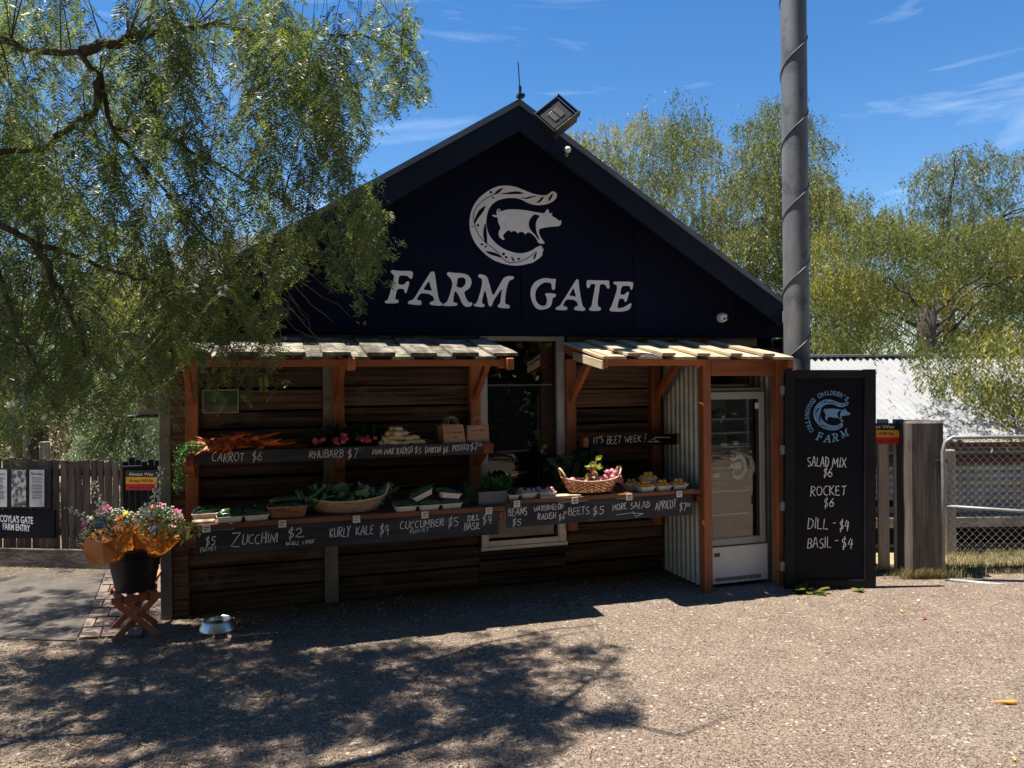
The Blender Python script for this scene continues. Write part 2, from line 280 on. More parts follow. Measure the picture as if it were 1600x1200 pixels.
# ground: gravel with patches, stones in colour and relief
def ground_mat():
    m = bpy.data.materials.new('gravel_ground'); m.use_nodes = True; t = m.node_tree; l = t.links.new
    b = t.nodes['Principled BSDF']; b.inputs['Roughness'].default_value = 0.95; b.inputs['Specular IOR Level'].default_value = 0.2
    co = node(t, 'ShaderNodeTexCoord')
    def noi(s, d, ro=0.6):
        n = node(t, 'ShaderNodeTexNoise'); n.inputs['Scale'].default_value = s; n.inputs['Detail'].default_value = d; n.inputs['Roughness'].default_value = ro
        l(co.outputs['Object'], n.inputs['Vector']); return n
    def ramp(src, a, bb, ca, cb):
        r = node(t, 'ShaderNodeValToRGB'); r.color_ramp.elements[0].position = a; r.color_ramp.elements[1].position = bb
        r.color_ramp.elements[0].color = (*ca, 1); r.color_ramp.elements[1].color = (*cb, 1); l(src, r.inputs[0]); return r
    def mix(f, a, bb, ty='MIX'):
        x = node(t, 'ShaderNodeMixRGB', blend_type=ty)
        if isinstance(f, float): x.inputs[0].default_value = f
        else: l(f, x.inputs[0])
        l(a, x.inputs[1]); l(bb, x.inputs[2]); return x.outputs[0]
    big = noi(0.55, 4); mid = noi(3.0, 5); fine = noi(60, 6, 0.7)
    base = ramp(big.outputs['Fac'], 0.4, 0.62, (0.138, 0.083, 0.058), (0.150, 0.112, 0.082))
    sand = ramp(mid.outputs['Fac'], 0.36, 0.66, (0.062, 0.040, 0.030), (0.215, 0.158, 0.115))
    c = mix(0.5, base.outputs[0], sand.outputs[0])
    v = node(t, 'ShaderNodeTexVoronoi'); v.inputs['Scale'].default_value = 120; v.inputs['Randomness'].default_value = 1
    l(co.outputs['Object'], v.inputs['Vector'])
    sp = node(t, 'ShaderNodeSeparateColor'); l(v.outputs['Color'], sp.inputs[0])
    st = ramp(sp.outputs[0], 0.05, 1.0, (0.035, 0.024, 0.019), (0.38, 0.32, 0.26))
    c = mix(0.5, c, st.outputs[0])
    v2 = node(t, 'ShaderNodeTexVoronoi'); v2.inputs['Scale'].default_value = 34; l(co.outputs['Object'], v2.inputs['Vector'])
    sp2 = node(t, 'ShaderNodeSeparateColor'); l(v2.outputs['Color'], sp2.inputs[0])
    k = ramp(sp2.outputs[1], 0.84, 0.94, (0, 0, 0), (0.8, 0.8, 0.8))
    k2 = ramp(v2.outputs['Distance'], 0.30, 0.42, (1, 1, 1), (0, 0, 0))
    km = mix(1.0, k.outputs[0], k2.outputs[0], 'MULTIPLY')
    pale = node(t, 'ShaderNodeRGB'); pale.outputs[0].default_value = (0.42, 0.37, 0.31, 1)
    c = mix(km, c, pale.outputs[0])
    f2 = ramp(fine.outputs['Fac'], 0.3, 0.7, (0.72, 0.72, 0.72), (1.25, 1.25, 1.25))
    c = mix(1.0, c, f2.outputs[0], 'MULTIPLY')
    l(c, b.inputs['Base Color'])
    h = node(t, 'ShaderNodeMath', operation='ADD'); l(v.outputs['Distance'], h.inputs[0]); l(fine.outputs['Fac'], h.inputs[1])
    bp = node(t, 'ShaderNodeBump'); bp.inputs['Strength'].default_value = 0.8; bp.inputs['Distance'].default_value = 0.006
    l(h.outputs[0], bp.inputs['Height']); l(bp.outputs[0], b.inputs['Normal'])
    MATS['gravel_ground'] = m
ground_mat()
M('dry_ground', (0.15, 0.13, 0.06), (0.27, 0.22, 0.11), (3, 3, 3), rough=0.95)

# ------------------------------------------------------------------ mesh helpers
class MB:
    def __init__(s): s.v = []; s.f = []; s.sm = False
    def add(s, vs, fs):
        o = len(s.v); s.v.extend([tuple(p) for p in vs]); s.f.extend([tuple(i + o for i in f) for f in fs]); return s
    def box(s, x0, x1, y0, y1, z0, z1, ch=0.0, mtx=None):
        if ch:
            c = min(ch, (x1 - x0) / 3, (y1 - y0) / 3, (z1 - z0) / 3)
            vs = []; idx = {}
            for ix, X in ((0, (x0, x1)),):
                pass
            def pt(sx, sy, sz, ax):
                x = (x0, x1)[sx]; y = (y0, y1)[sy]; z = (z0, z1)[sz]
                dx = c if sx == 0 else -c; dy = c if sy == 0 else -c; dz = c if sz == 0 else -c
                if ax == 0: return (x, y + dy, z + dz)
                if ax == 1: return (x + dx, y, z + dz)
                return (x + dx, y + dy, z)
            for sx in (0, 1):
                for sy in (0, 1):
                    for sz in (0, 1):
                        for ax in (0, 1, 2):
                            idx[(sx, sy, sz, ax)] = len(vs); vs.append(pt(sx, sy, sz, ax))
            fs = []
            I = lambda *a: idx[a]
            for q in (0, 1):
                a = [I(q, 0, 0, 0), I(q, 1, 0, 0), I(q, 1, 1, 0), I(q, 0, 1, 0)]; fs.append(a if q else a[::-1])
                a = [I(0, q, 0, 1), I(0, q, 1, 1), I(1, q, 1, 1), I(1, q, 0, 1)]; fs.append(a if q else a[::-1])
                a = [I(0, 0, q, 2), I(1, 0, q, 2), I(1, 1, q, 2), I(0, 1, q, 2)]; fs.append(a if q else a[::-1])
            for p in (0, 1):
                for q in (0, 1):
                    a = [I(p, q, 0, 0), I(p, q, 1, 0), I(p, q, 1, 1), I(p, q, 0, 1)]; fs.append(a if (p ^ q) else a[::-1])
                    a = [I(p, 0, q, 0), I(p, 0, q, 2), I(p, 1, q, 2), I(p, 1, q, 0)]; fs.append(a if (p ^ q) else a[::-1])
                    a = [I(0, p, q, 1), I(1, p, q, 1), I(1, p, q, 2), I(0, p, q, 2)]; fs.append(a if (p ^ q) else a[::-1])
            for p in (0, 1):
                for q in (0, 1):
                    for r_ in (0, 1):
                        a = [I(p, q, r_, 0), I(p, q, r_, 1), I(p, q, r_, 2)]; fs.append(a if (p ^ q ^ r_) else a[::-1])
        else:
            vs = [(x0, y0, z0), (x1, y0, z0), (x1, y1, z0), (x0, y1, z0), (x0, y0, z1), (x1, y0, z1), (x1, y1, z1), (x0, y1, z1)]
            fs = [(3, 2, 1, 0), (4, 5, 6, 7), (0, 1, 5, 4), (1, 2, 6, 5), (2, 3, 7, 6), (3, 0, 4, 7)]
        if mtx is not None: vs = [mtx @ Vector(p) for p in vs]
        return s.add(vs, fs)
    def beam(s, a, b, w, h, up=(0, 0, 1), ch=0.003):
        """box of section w (sideways) x h (along up) from a to b"""
        a = Vector(a); b = Vector(b); d = b - a; n = d.length; d.normalize()
        u = Vector(up); sd = d.cross(u)
        if sd.length < 1e-4: sd = d.cross(Vector((0, 1, 0)))
        sd.normalize(); u = sd.cross(d)
        m = Matrix((d, sd, u)).transposed().to_4x4(); m.translation = a
        return s.box(0, n, -w / 2, w / 2, -h / 2, h / 2, ch, m)
    def tube(s, pts, r, n=6, cap=True):
        pts = [Vector(p) for p in pts]; k = len(pts)
        rr = r if isinstance(r, (list, tuple)) else [r] * k
        u = None; vs = []
        for i, p in enumerate(pts):
            d = (pts[min(i + 1, k - 1)] - pts[max(i - 1, 0)])
            if d.length < 1e-9: d = Vector((0, 0, 1))
            d.normalize()
            if u is None:
                u = d.orthogonal().normalized()
            else:
                u = u - d * u.dot(d)
                u = u.normalized() if u.length > 1e-6 else d.orthogonal().normalized()
            w = d.cross(u)
            for j in range(n):
                a = 2 * math.pi * j / n
                vs.append(p + (u * math.cos(a) + w * math.sin(a)) * rr[i])
        fs = []
        for i in range(k - 1):
            for j in range(n):
                j2 = (j + 1) % n
                fs.append((i * n + j, i * n + j2, (i + 1) * n + j2, (i + 1) * n + j))
        if cap: fs.append(tuple(range(n))[::-1]); fs.append(tuple((k - 1) * n + j for j in range(n)))
        return s.add(vs, fs)
    def lathe(s, prof, n=20, c=(0, 0, 0), axis=None, jitter=0.0, rg=None):
        """prof: list of (radius, height)"""
        vs = []; fs = []; k = len(prof)
        mt = axis or Matrix.Identity(3); c = Vector(c)
        for i, (r, h) in enumerate(prof):
            for j in range(n):
                a = 2 * math.pi * j / n
                q = r * (1 + (jitter * (rg.random() - 0.5) if jitter else 0))
                vs.append(c + mt @ Vector((q * math.cos(a), q * math.sin(a), h)))
        for i in range(k - 1):
            for j in range(n):
                j2 = (j + 1) % n
                fs.append((i * n + j, i * n + j2, (i + 1) * n + j2, (i + 1) * n + j))
        if prof[0][0] > 1e-5: fs.append(tuple(range(n))[::-1])
        if prof[-1][0] > 1e-5: fs.append(tuple((k - 1) * n + j for j in range(n)))
        return s.add(vs, fs)
    def ball(s, c, rx, ry=None, rz=None, n=10, m=7, mtx=None):
        ry = ry or rx; rz = rz or rx; vs = []; fs = []
        for i in range(m + 1):
            t = math.pi * i / m
            for j in range(n):
                a = 2 * math.pi * j / n
                q = Vector((rx * math.sin(t) * math.cos(a), ry * math.sin(t) * math.sin(a), -rz * math.cos(t)))
                if mtx is not None: q = mtx @ q
                vs.append(q + Vector(c))
        for i in range(m):
            for j in range(n):
                j2 = (j + 1) % n
                fs.append((i * n + j, i * n + j2, (i + 1) * n + j2, (i + 1) * n + j))
        return s.add(vs, fs)
    def slab(s, polys, T, th=0.0):
        """polys: outline (+holes) 2D; T maps (u,v,w) -> world; front at w=0, back at w=-th"""
        flat = [p for q in polys for p in q]
        tri = tessellate_polygon([[Vector((x, y, 0)) for x, y in q] for q in polys])
        n = len(flat)
        def area(a, b, c):
            return (flat[b][0] - flat[a][0]) * (flat[c][1] - flat[a][1]) - (flat[b][1] - flat[a][1]) * (flat[c][0] - flat[a][0])
        tri = [t if area(*t) > 0 else t[::-1] for t in tri]
        s.add([T(x, y, 0) for x, y in flat], tri)
        if th:
            s.add([T(x, y, -th) for x, y in flat], [t[::-1] for t in tri])
            for q in polys:
                k = len(q); vs = [T(x, y, 0) for x, y in q] + [T(x, y, -th) for x, y in q]
                s.add(vs, [(i, (i + 1) % k, (i + 1) % k + k, i + k) for i in range(k)])
        return s
OFF = {}
def build(name, mb, mat, parent=None, smooth=False, label=None):
    me = bpy.data.meshes.new(name)
    o_ = OFF.get(parent.name, Vector((0, 0, 0))) if parent else Vector((0, 0, 0))
    v = np.array(mb.v, dtype=np.float64)
    v -= np.array(o_)
    me.from_pydata([tuple(x) for x in v], [], mb.f)
    me.materials.append(MATS[mat] if isinstance(mat, str) else mat)
    if smooth or mb.sm:
        me.polygons.foreach_set('use_smooth', [True] * len(me.polygons))
    me.update()
    o = bpy.data.objects.new(name, me); C.objects.link(o)
    if parent:
        o.parent = parent; OFF[o.name] = OFF.get(parent.name, Vector((0, 0, 0)))
    if label: o['label'] = label
    return o
def smooth_by_angle(o, deg=35):
    me = o.data
    me.polygons.foreach_set('use_smooth', [True] * len(me.polygons))
    try: me.set_sharp_from_angle(angle=R(deg))
    except Exception: pass
def npmesh(name, V, Fq, mat, parent=None, tint=None, tri=False, kind=None):
    """numpy vertices and quads/tris -> one mesh object with per-vertex 'tint'"""
    me = bpy.data.meshes.new(name)
    o_ = np.array(OFF.get(parent.name, Vector((0, 0, 0)))) if parent else np.zeros(3)
    V = (V - o_).astype(np.float32); k = Fq.shape[1]
    me.vertices.add(len(V)); me.vertices.foreach_set('co', V.ravel())
    me.loops.add(Fq.size); me.loops.foreach_set('vertex_index', Fq.astype(np.int32).ravel())
    me.polygons.add(len(Fq)); me.polygons.foreach_set('loop_start', np.arange(0, Fq.size, k, dtype=np.int32))
    try: me.polygons.foreach_set('loop_total', np.full(len(Fq), k, dtype=np.int32))
    except Exception: pass
    if tint is not None:
        a = me.attributes.new('tint', 'FLOAT', 'POINT'); a.data.foreach_set('value', tint.astype(np.float32))
    me.materials.append(MATS[mat]); me.update(calc_edges=True); me.validate()
    o = bpy.data.objects.new(name, me); C.objects.link(o)
    if parent: o.parent = parent
    if kind: o['kind'] = kind
    return o
def tag(o, label, cat, group=None):
    o['label'] = label; o['category'] = cat
    if group: o['group'] = group
    return o
def thing(name, label, cat, loc, group=None):
    o = bpy.data.objects.new(name, None); C.objects.link(o); o.location = loc; o.empty_display_size = 0.1
    OFF[o.name] = Vector(loc); return tag(o, label, cat, group)
def struct(o): o['kind'] = 'structure'; return o
def copy_thing(src, loc, rz=0.0, label=None, group=None, scale=None, rot=None):
    o = src.copy(); C.objects.link(o); o.location = loc; o.rotation_euler = rot if rot else (0, 0, rz)
    if scale: o.scale = scale if isinstance(scale, tuple) else (scale,) * 3
    if label: o['label'] = label
    if group: o['group'] = group
    for ch in src.children:
        c = ch.copy(); C.objects.link(c); c.parent = o
        for g in ch.children:
            d = g.copy(); C.objects.link(d); d.parent = c
    return o
def place(o, loc, rot=(0, 0, 0), scale=None):
    o.location = loc; o.rotation_euler = rot
    if scale: o.scale = scale if isinstance(scale, tuple) else (scale,) * 3
    return o

# ------------------------------------------------------------------ flat lettering
def text_polys(s, bold=0.0):
    cu = bpy.data.curves.new('t', 'FONT'); cu.body = s; cu.size = 1.0; cu.offset = bold; cu.resolution_u = 3
    ob = bpy.data.objects.new('t', cu); C.objects.link(ob)
    dg = bpy.context.evaluated_depsgraph_get(); dg.update()
    me = bpy.data.meshes.new_from_object(ob.evaluated_get(dg))
    vs = [(v.co.x, v.co.y) for v in me.vertices]; fs = [tuple(p.vertices) for p in me.polygons]
    bpy.data.objects.remove(ob); bpy.data.curves.remove(cu); bpy.data.meshes.remove(me)
    return vs, fs
def text_on(mb, s, A, B, hgt, n, bold=0.0, upv=(0, 0, 1), slant=0.0):
    """letters of s from world point A to B (baseline), height hgt, facing n"""
    vs, fs = text_polys(s, bold)
    if not vs: return
    x0 = min(v[0] for v in vs); x1 = max(v[0] for v in vs)
    A = Vector(A); B = Vector(B); d = B - A; u = Vector(upv); n = Vector(n).normalized() * 0.0015
    k = 0.7
    mb.add([A + d * ((x - x0) / (x1 - x0)) + (u + d.normalized() * slant) * (y * hgt / k) + n for x, y in vs], fs)

# hand chalk letters: strokes on a 0..1 box
def arc(cx, cy, rx, ry, a0, a1, n=8):
    return [(cx + rx * math.cos(R(a0 + (a1 - a0) * i / n)), cy + ry * math.sin(R(a0 + (a1 - a0) * i / n))) for i in range(n + 1)]
GL = {
 'A': (.75, [[(0, 0), (.36, 1), (.42, 1), (.72, -.02)], [(.14, .36), (.6, .38)]]),
 'B': (.62, [[(.05, 0), (.05, 1)], [(0, 1)] + arc(.25, .76, .28, .23, 90, -90) + [(.08, .53)], [(.1, .53)] + arc(.28, .26, .32, .27, 90, -90) + [(0, 0)]]),
 'C': (.66, [arc(.42, .5, .4, .5, 62, 300)]),
 'D': (.7, [[(.08, -.04), (.08, 1)], [(0, 1)] + arc(.2, .5, .46, .5, 88, -88) + [(0, .0)]]),
 'E': (.58, [[(.55, 1), (.06, .98), (.04, .02), (.58, 0)], [(.06, .52), (.46, .54)]]),
 'F': (.55, [[(.55, 1), (.06, .98), (.04, 0)], [(.06, .54), (.44, .55)]]),
 'G': (.7, [arc(.4, .5, .38, .5, 60, 330) + [(.72, .42), (.42, .42)]]),
 'H': (.66, [[(.05, 0), (.06, 1)], [(.6, 0), (.6, 1)], [(.05, .5), (.6, .53)]]),
 'I': (.2, [[(.1, 0), (.1, 1)]]),
 'J': (.5, [[(.4, 1), (.4, .2)] + arc(.22, .2, .2, .2, 0, -160, 5)]),
 'K': (.64, [[(.05, -.02), (.07, 1)], [(.6, 1), (.1, .48), (.64, -.05)]]),
 'L': (.55, [[(.08, 1), (.04, .02), (.58, 0)]]),
 'M': (.84, [[(0, 0), (.1, 1), (.4, .3), (.7, 1), (.8, 0)]]),
 'N': (.7, [[(.02, 0), (.06, 1), (.58, .02), (.64, 1)]]),
 'O': (.72, [arc(.36, .5, .34, .48, 100, 460, 12)]),
 'P': (.6, [[(.06, -.1), (.06, 1)], [(0, 1)] + arc(.26, .74, .3, .25, 90, -90) + [(.06, .48)]]),
 'R': (.66, [[(.05, -.05), (.05, 1)], [(0, 1)] + arc(.26, .76, .3, .23, 90, -90) + [(.12, .52), (.66, -.05)]]),
 'S': (.58, [arc(.3, .76, .26, .24, 40, 250, 6) + arc(.28, .26, .28, .26, 75, -140, 6)]),
 'T': (.66, [[(0, .97), (.66, 1)], [(.34, 1), (.31, 0)]]),
 'U': (.66, [[(.03, 1), (.04, .3)] + arc(.33, .3, .29, .3, 180, 360, 6) + [(.62, 1)]]),
 'V': (.66, [[(0, 1), (.3, 0), (.64, 1)]]),
 'W': (.86, [[(0, 1), (.22, 0), (.44, .7), (.62, 0), (.86, 1)]]),
 'X': (.64, [[(0, 1), (.62, -.05)], [(.6, 1), (0, 0)]]),
 'Y': (.64, [[(0, 1), (.32, .5)], [(.66, 1.05), (.3, .42), (.18, -.15)]]),
 'Z': (.72, [[(.02, .98), (.68, 1), (.02, .02), (.75, -.05)]]),
 '0': (.6, [arc(.3, .5, .26, .48, 95, 455, 10)]),
 '1': (.3, [[(.05, .8), (.2, 1), (.2, 0)]]),
 '2': (.7, [arc(.3, .72, .27, .28, 165, -30, 6) + [(.03, .04), (.9, .02)]]),
 '4': (.66, [[(.3, 1), (.06, .42), (.66, .42)], [(.5, .9), (.46, -.1)]]),
 '5': (.62, [[(.6, 1), (.14, .98), (.1, .58)] + arc(.26, .3, .3, .3, 100, -130, 7)]),
 '6': (.58, [[(.5, 1), (.16, .6)] + arc(.3, .27, .26, .27, 150, 510, 10)]),
 '7': (.6, [[(.02, .95), (.6, 1), (.25, -.08)]]),
 '8': (.56, [arc(.28, .75, .22, .24, 270, 630, 8), arc(.28, .26, .26, .26, 90, 450, 8)]),
 '$': (.56, [arc(.3, .72, .24, .2, 40, 255, 6) + arc(.27, .3, .25, .22, 75, -140, 6), [(.36, 1.16), (.2, -.22)]]),
 '!': (.2, [[(.14, 1.1), (.1, .35)], [(.08, .08), (.07, 0)]]),
 "'": (.16, [[(.1, 1.05), (.06, .78)]]),
 '-': (.42, [[(.04, .45), (.38, .48)]]),
 ' ': (.42, []),
}
def chalk(mb, txt, A, B, hgt, n, wd=0.0052, seed=1, slant=0.08, up=Vector((0, 0, 1))):
    """hand-written stroke lettering from A to B on a board facing n"""
    rg = random.Random(seed * 977 + len(txt)); A = Vector(A); B = Vector(B)
    n = Vector(n).normalized(); tot = sum(GL[c][0] + .16 for c in txt) - .16; d = B - A; ux = d.normalized(); w = d.length / tot
    x = 0.0
    for c in txt:
        gw, st = GL[c]; jy = rg.uniform(-.06, .06) * hgt; js = rg.uniform(.9, 1.1); jl = rg.uniform(-.06, .08)
        for s_ in st:
            pts = []
            for i in range(len(s_) - 1):
                (xa, ya), (xb, yb) = s_[i], s_[i + 1]; L_ = math.hypot((xb - xa) * w, (yb - ya) * hgt); k = max(1, int(L_ / .018))
                for q in range(k): pts.append((xa + (xb - xa) * q / k, ya + (yb - ya) * q / k))
            pts.append(s_[-1])
            W3 = []
            for (px_, py_) in pts:
                yy = py_ * hgt * js + jy; xx = (x + px_) * w + (slant + jl) * yy
                W3.append(A + ux * (xx + rg.gauss(0, .0006)) + up * (yy + rg.gauss(0, .0006)) + n * .0016)
            ribbon(mb, W3, wd, n, rg)
        x += gw + .16
def ribbon(mb, pts, wd, n, rg):
    vs = []; k = len(pts)
    for i, p in enumerate(pts):
        d = pts[min(i + 1, k - 1)] - pts[max(i - 1, 0)]
        if d.length < 1e-7: d = Vector((1, 0, 0))
        sd = n.cross(d).normalized() * wd * .5 * rg.uniform(.75, 1.2)
        vs += [p + sd, p - sd]
    mb.add(vs, [(2 * i + 1, 2 * i, 2 * i + 2, 2 * i + 3) for i in range(k - 1)])

# ================================================================== SETTING
WY = 6.28                          # wall face
SX, SY = 1, 1
g = MB(); n_ = 24
g.add([(-260, -200, 0), (260, -200, 0), (260, 400, 0), (-260, 400, 0)], [(0, 1, 2, 3)])
struct(build('ground', g, 'gravel_ground'))
# dry grassy ground behind the fences (4 mm above the gravel)
g = MB()
a = Q(1290, 888, 7.2); b_ = Q(1700, 880, 6.95)
g.add([(a.x, a.y, .004), (b_.x + 3, b_.y - 1.2, .004), (60, 12, .004), (60, 300, .004), (5.2, 300, .004), (5.2, 7.3, .004)], [(0, 1, 2, 3, 4, 5)])
struct(build('grass_ground', g, 'dry_ground'))
g = MB()
a = Q(-220, 888, 7.55); b_ = Q(262, 888, 7.35)
g.add([(a.x - 30, a.y + 3, .004), (a.x, a.y, .004), (b_.x, b_.y, .004), (-0.9, 300, .004), (-60, 300, .004)], [(0, 1, 2, 3, 4)])
struct(build('garden_ground', g, 'dry_ground'))
# concrete path on the left and the pavers beside it
pathp = [G(-260, 884), G(168, 884), G(140, 960), G(118, 1003), G(-330, 990)]
g = MB(); n_ = len(pathp)
g.add([(p.x, p.y, .012) for p in pathp] + [(p.x, p.y, 0.0) for p in pathp], [tuple(range(n_))[::-1]] + [(i, (i + 1) % n_, (i + 1) % n_ + n_, i + n_) for i in range(n_)])
pth = struct(build('path', g, 'path_slab'))
A0, A1 = G(172, 886), G(252, 886); B0, B1 = G(122, 1000), G(222, 996)
rows = 9
pav = struct(build('paving', MB().add([tuple(A0) , tuple(A1), tuple(B1), tuple(B0)], [(3, 2, 1, 0)]), 'gravel_ground'))
for i in range(rows):
    t0, t1 = i / rows + .006, (i + 1) / rows - .006
    cols = 3; sh = (i % 2) * .5
    for j in range(-1, cols + 1):
        s0, s1 = (j + sh) / cols + .012, (j + 1 + sh) / cols - .012
        s0, s1 = max(0, s0), min(1, s1)
        if s1 - s0 < .08: continue
        q = []
        for (t, s_) in ((t0, s0), (t0, s1), (t1, s1), (t1, s0)):
            p = (A0.lerp(A1, s_)).lerp(B0.lerp(B1, s_), t); q.append(p)
        z = .012 + rnd.uniform(0, .006)
        g = MB(); g.add([(p.x, p.y, z) for p in q] + [(p.x, p.y, -.01) for p in q], [(3, 2, 1, 0)] + [(k, (k + 1) % 4, (k + 1) % 4 + 4, k + 4) for k in range(4)])
        build('paver', g, 'paver', pav)

# ================================================================== FARM SHOP BUILDING
CX, HALF, FY = 1.96, 2.63, 5.94
APZ, EVZ = 4.105, 2.465
SL = (APZ - EVZ) / HALF
XL, XR = -0.83, 4.77
CLZ = 2.17
shop = thing('farm_shop', 'dark timber walled farm shop with navy gable lettered FARM GATE', 'shop', (CX, WY, 0))
def roofz(x): return APZ - SL * abs(x - CX)
# cladding panels
seams = [XL, -.12, .96, 2.03, 3.10, 4.16, XR]
CY = 6.16
for i in range(len(seams) - 1):
    x0, x1 = seams[i] + .003, seams[i + 1] - .003
    o = [(x0, CLZ), (x1, CLZ), (x1, max(CLZ + .02, roofz(x1) - .12))]
    if x0 < CX < x1: o.append((CX, APZ - .12))
    o.append((x0, max(CLZ + .02, roofz(x0) - .12)))
    g = MB(); g.slab([o], lambda u, v, w: (u, CY - w, v), .03)
    build('cladding_panel', g, 'navy', shop)
# fascia boards (raking), flashing, roof sheets
for sgn in (-1, 1):
    xe = CX + sgn * HALF
    g = MB(); lo = [(CX, APZ - .05), (xe, EVZ - .05), (xe, EVZ - .255), (CX, APZ - .255)]
    if sgn > 0: lo = lo[::-1]
    g.slab([lo], lambda u, v, w: (u, FY - w, v), .03)
    build('fascia_board', g, 'navy_fascia', shop)
    g = MB(); lo = [(CX, APZ + .004), (xe + sgn * .03, EVZ - .015), (xe + sgn * .03, EVZ - .058), (CX, APZ - .048)]
    if sgn > 0: lo = lo[::-1]
    g.slab([lo], lambda u, v, w: (u, FY - .015 - w, v), .09)
    build('barge_flashing', g, 'flashing', shop)
    # roof sheet, corrugated down the slope
    g = MB(); y0, y1 = FY + .03, 11.6; nn = 180
    vs = []; 
    for k in range(nn + 1):
        y = y0 + (y1 - y0) * k / nn; zo = .009 * math.sin(k * math.pi / 2)
        vs += [(CX, y, APZ - .02 + zo), (xe + sgn * .05, y, EVZ - .055 + zo)]
    g.add(vs, [((2 * k, 2 * k + 1, 2 * k + 3, 2 * k + 2) if sgn > 0 else (2 * k + 2, 2 * k + 3, 2 * k + 1, 2 * k)) for k in range(nn)])
    build('roof_sheet', g, 'roofing', shop)
    g = MB(); lo = [(CX, APZ - .06), (xe, EVZ - .09), (xe, EVZ - .115), (CX, APZ - .085)]
    if sgn > 0: lo = lo[::-1]
    g.slab([lo], lambda u, v, w: (u, FY + .032 - w, v), .19)
    build('soffit', g, 'navy', shop)
# gutters with boxed ends
for sgn in (-1, 1):
    xe = CX + sgn * HALF
    x0, x1 = (xe - .05, xe + .13) if sgn > 0 else (xe - .02, xe + .22)
    zt = 2.40
    g = MB(); g.box(x0, x1, FY - .075, FY - .02, zt - .12, zt, .004)
    g.box(x0 - (.05 if sgn > 0 else 0), x0 if sgn > 0 else x1 + .05, FY - .07, FY - .03, zt - .115, zt - .005, .003) if sgn > 0 else g.box(x1, x1 + .05, FY - .07, FY - .03, zt - .115, zt - .005, .003)
    g.box(x0 - .01, x1 + .01, FY - .09, FY - .012, zt, zt + .008)
    if sgn > 0: g.box(x1 - .11, x1, FY - .02, 11.6, zt - .115, zt - .01)
    else: g.box(x0, x0 + .11, FY - .02, 11.6, zt - .115, zt - .01)
    build('gutter', g, 'gutter', shop)
# band of weathered boards just under the cladding, wall planks, concrete posts
WX0, WX1, WZ0, WZ1 = 1.68, 2.455, .345, 2.17      # window opening
def wavy_plank(x0, x1, z0, z1, y=WY, th=.055, seed=0, mat='plank'):
    rg = random.Random(seed); n = max(6, int((x1 - x0) / .06)); f1 = rg.uniform(.5, 1.5); ph = rg.uniform(0, 9); am = rg.choice([.004, .010, .018, .028])
    top = []; bot = []
    for i in range(n + 1):
        x = x0 + (x1 - x0) * i / n
        top.append((x, z1 - .003 - am * (.5 + .5 * noise.noise(Vector((x * f1 * 3, ph, 0)))) - .002 * rg.random()))
        bot.append((x, z0 + .003 + am * .8 * (.5 + .5 * noise.noise(Vector((x * f1 * 3, ph + 5, 0)))) + .002 * rg.random()))
    yo = y + rg.uniform(-.012, .008); g = MB(); c = .008
    vs = []
    for k in range(n + 1):
        (x, zt), (_, zb) = top[k], bot[k]
        vs += [(x, yo + th, zt), (x, yo + c, zt), (x, yo, zt - c), (x, yo, zb + c), (x, yo + c, zb), (x, yo + th, zb)]
    fs = []
    for k in range(n):
        for j in range(5):
            a = k * 6 + j; fs.append((a, a + 1, a + 7, a + 6))
    fs.append((5, 4, 3, 2, 1, 0)); e = n * 6; fs.append((e, e + 1, e + 2, e + 3, e + 4, e + 5))
    g.add(vs, fs)
    return build('wall_plank', g, mat, shop)
zrows = [0, .17, .35, .52, .70, .87, 1.05, 1.24, 1.42, 1.56, 1.73, 1.95, 2.085]
bays = [(-.63, .375), (.485, WX0 - .01), (WX0 - .01, WX1 + .01), (WX1 + .01, 3.42), (3.42, 4.28), (4.28, XR - .02)]
sd = 0
for bi, (x0, x1) in enumerate(bays):
    off = [0, .02, 0, -.03, 0, 0][bi]
    zr = [0] + [z + off for z in zrows[1:]]
    if bi == 2: zr = [0, .12, .23, WZ0 - .006]
    for k in range(len(zr) - 1):
        sd += 1; wavy_plank(x0 + .002, x1 - .002, zr[k], zr[k + 1], seed=sd)
g = MB(); g.box(-.60, WX0 - .03, WY - .045, WY + .02, 2.10, 2.168, .004); build('top_board', g, 'plank_grey', shop)
g = MB(); g.box(WX1 + .03, 4.45, WY - .045, WY + .02, 2.09, 2.168, .004); build('top_board', g, 'plank_grey', shop)
g = MB(); g.box(.377, .483, WY - .03, WY + .08, 0, 2.168, .006); build('concrete_post', g, 'concrete', shop)
g = MB(); g.box(XL, -.75, WY - .06, WY + .10, 0, 2.168, .004); build('steel_post', g, 'steel_post', shop)
g = MB(); g.box(-.748, -.632, WY - .045, WY + .10, 0, 2.168, .006); build('corner_post', g, 'plank', shop)
g = MB(); g.box(XR - .018, XR, WY - .02, WY + .10, 0, 2.168); build('corner_post', g, 'plank', shop)
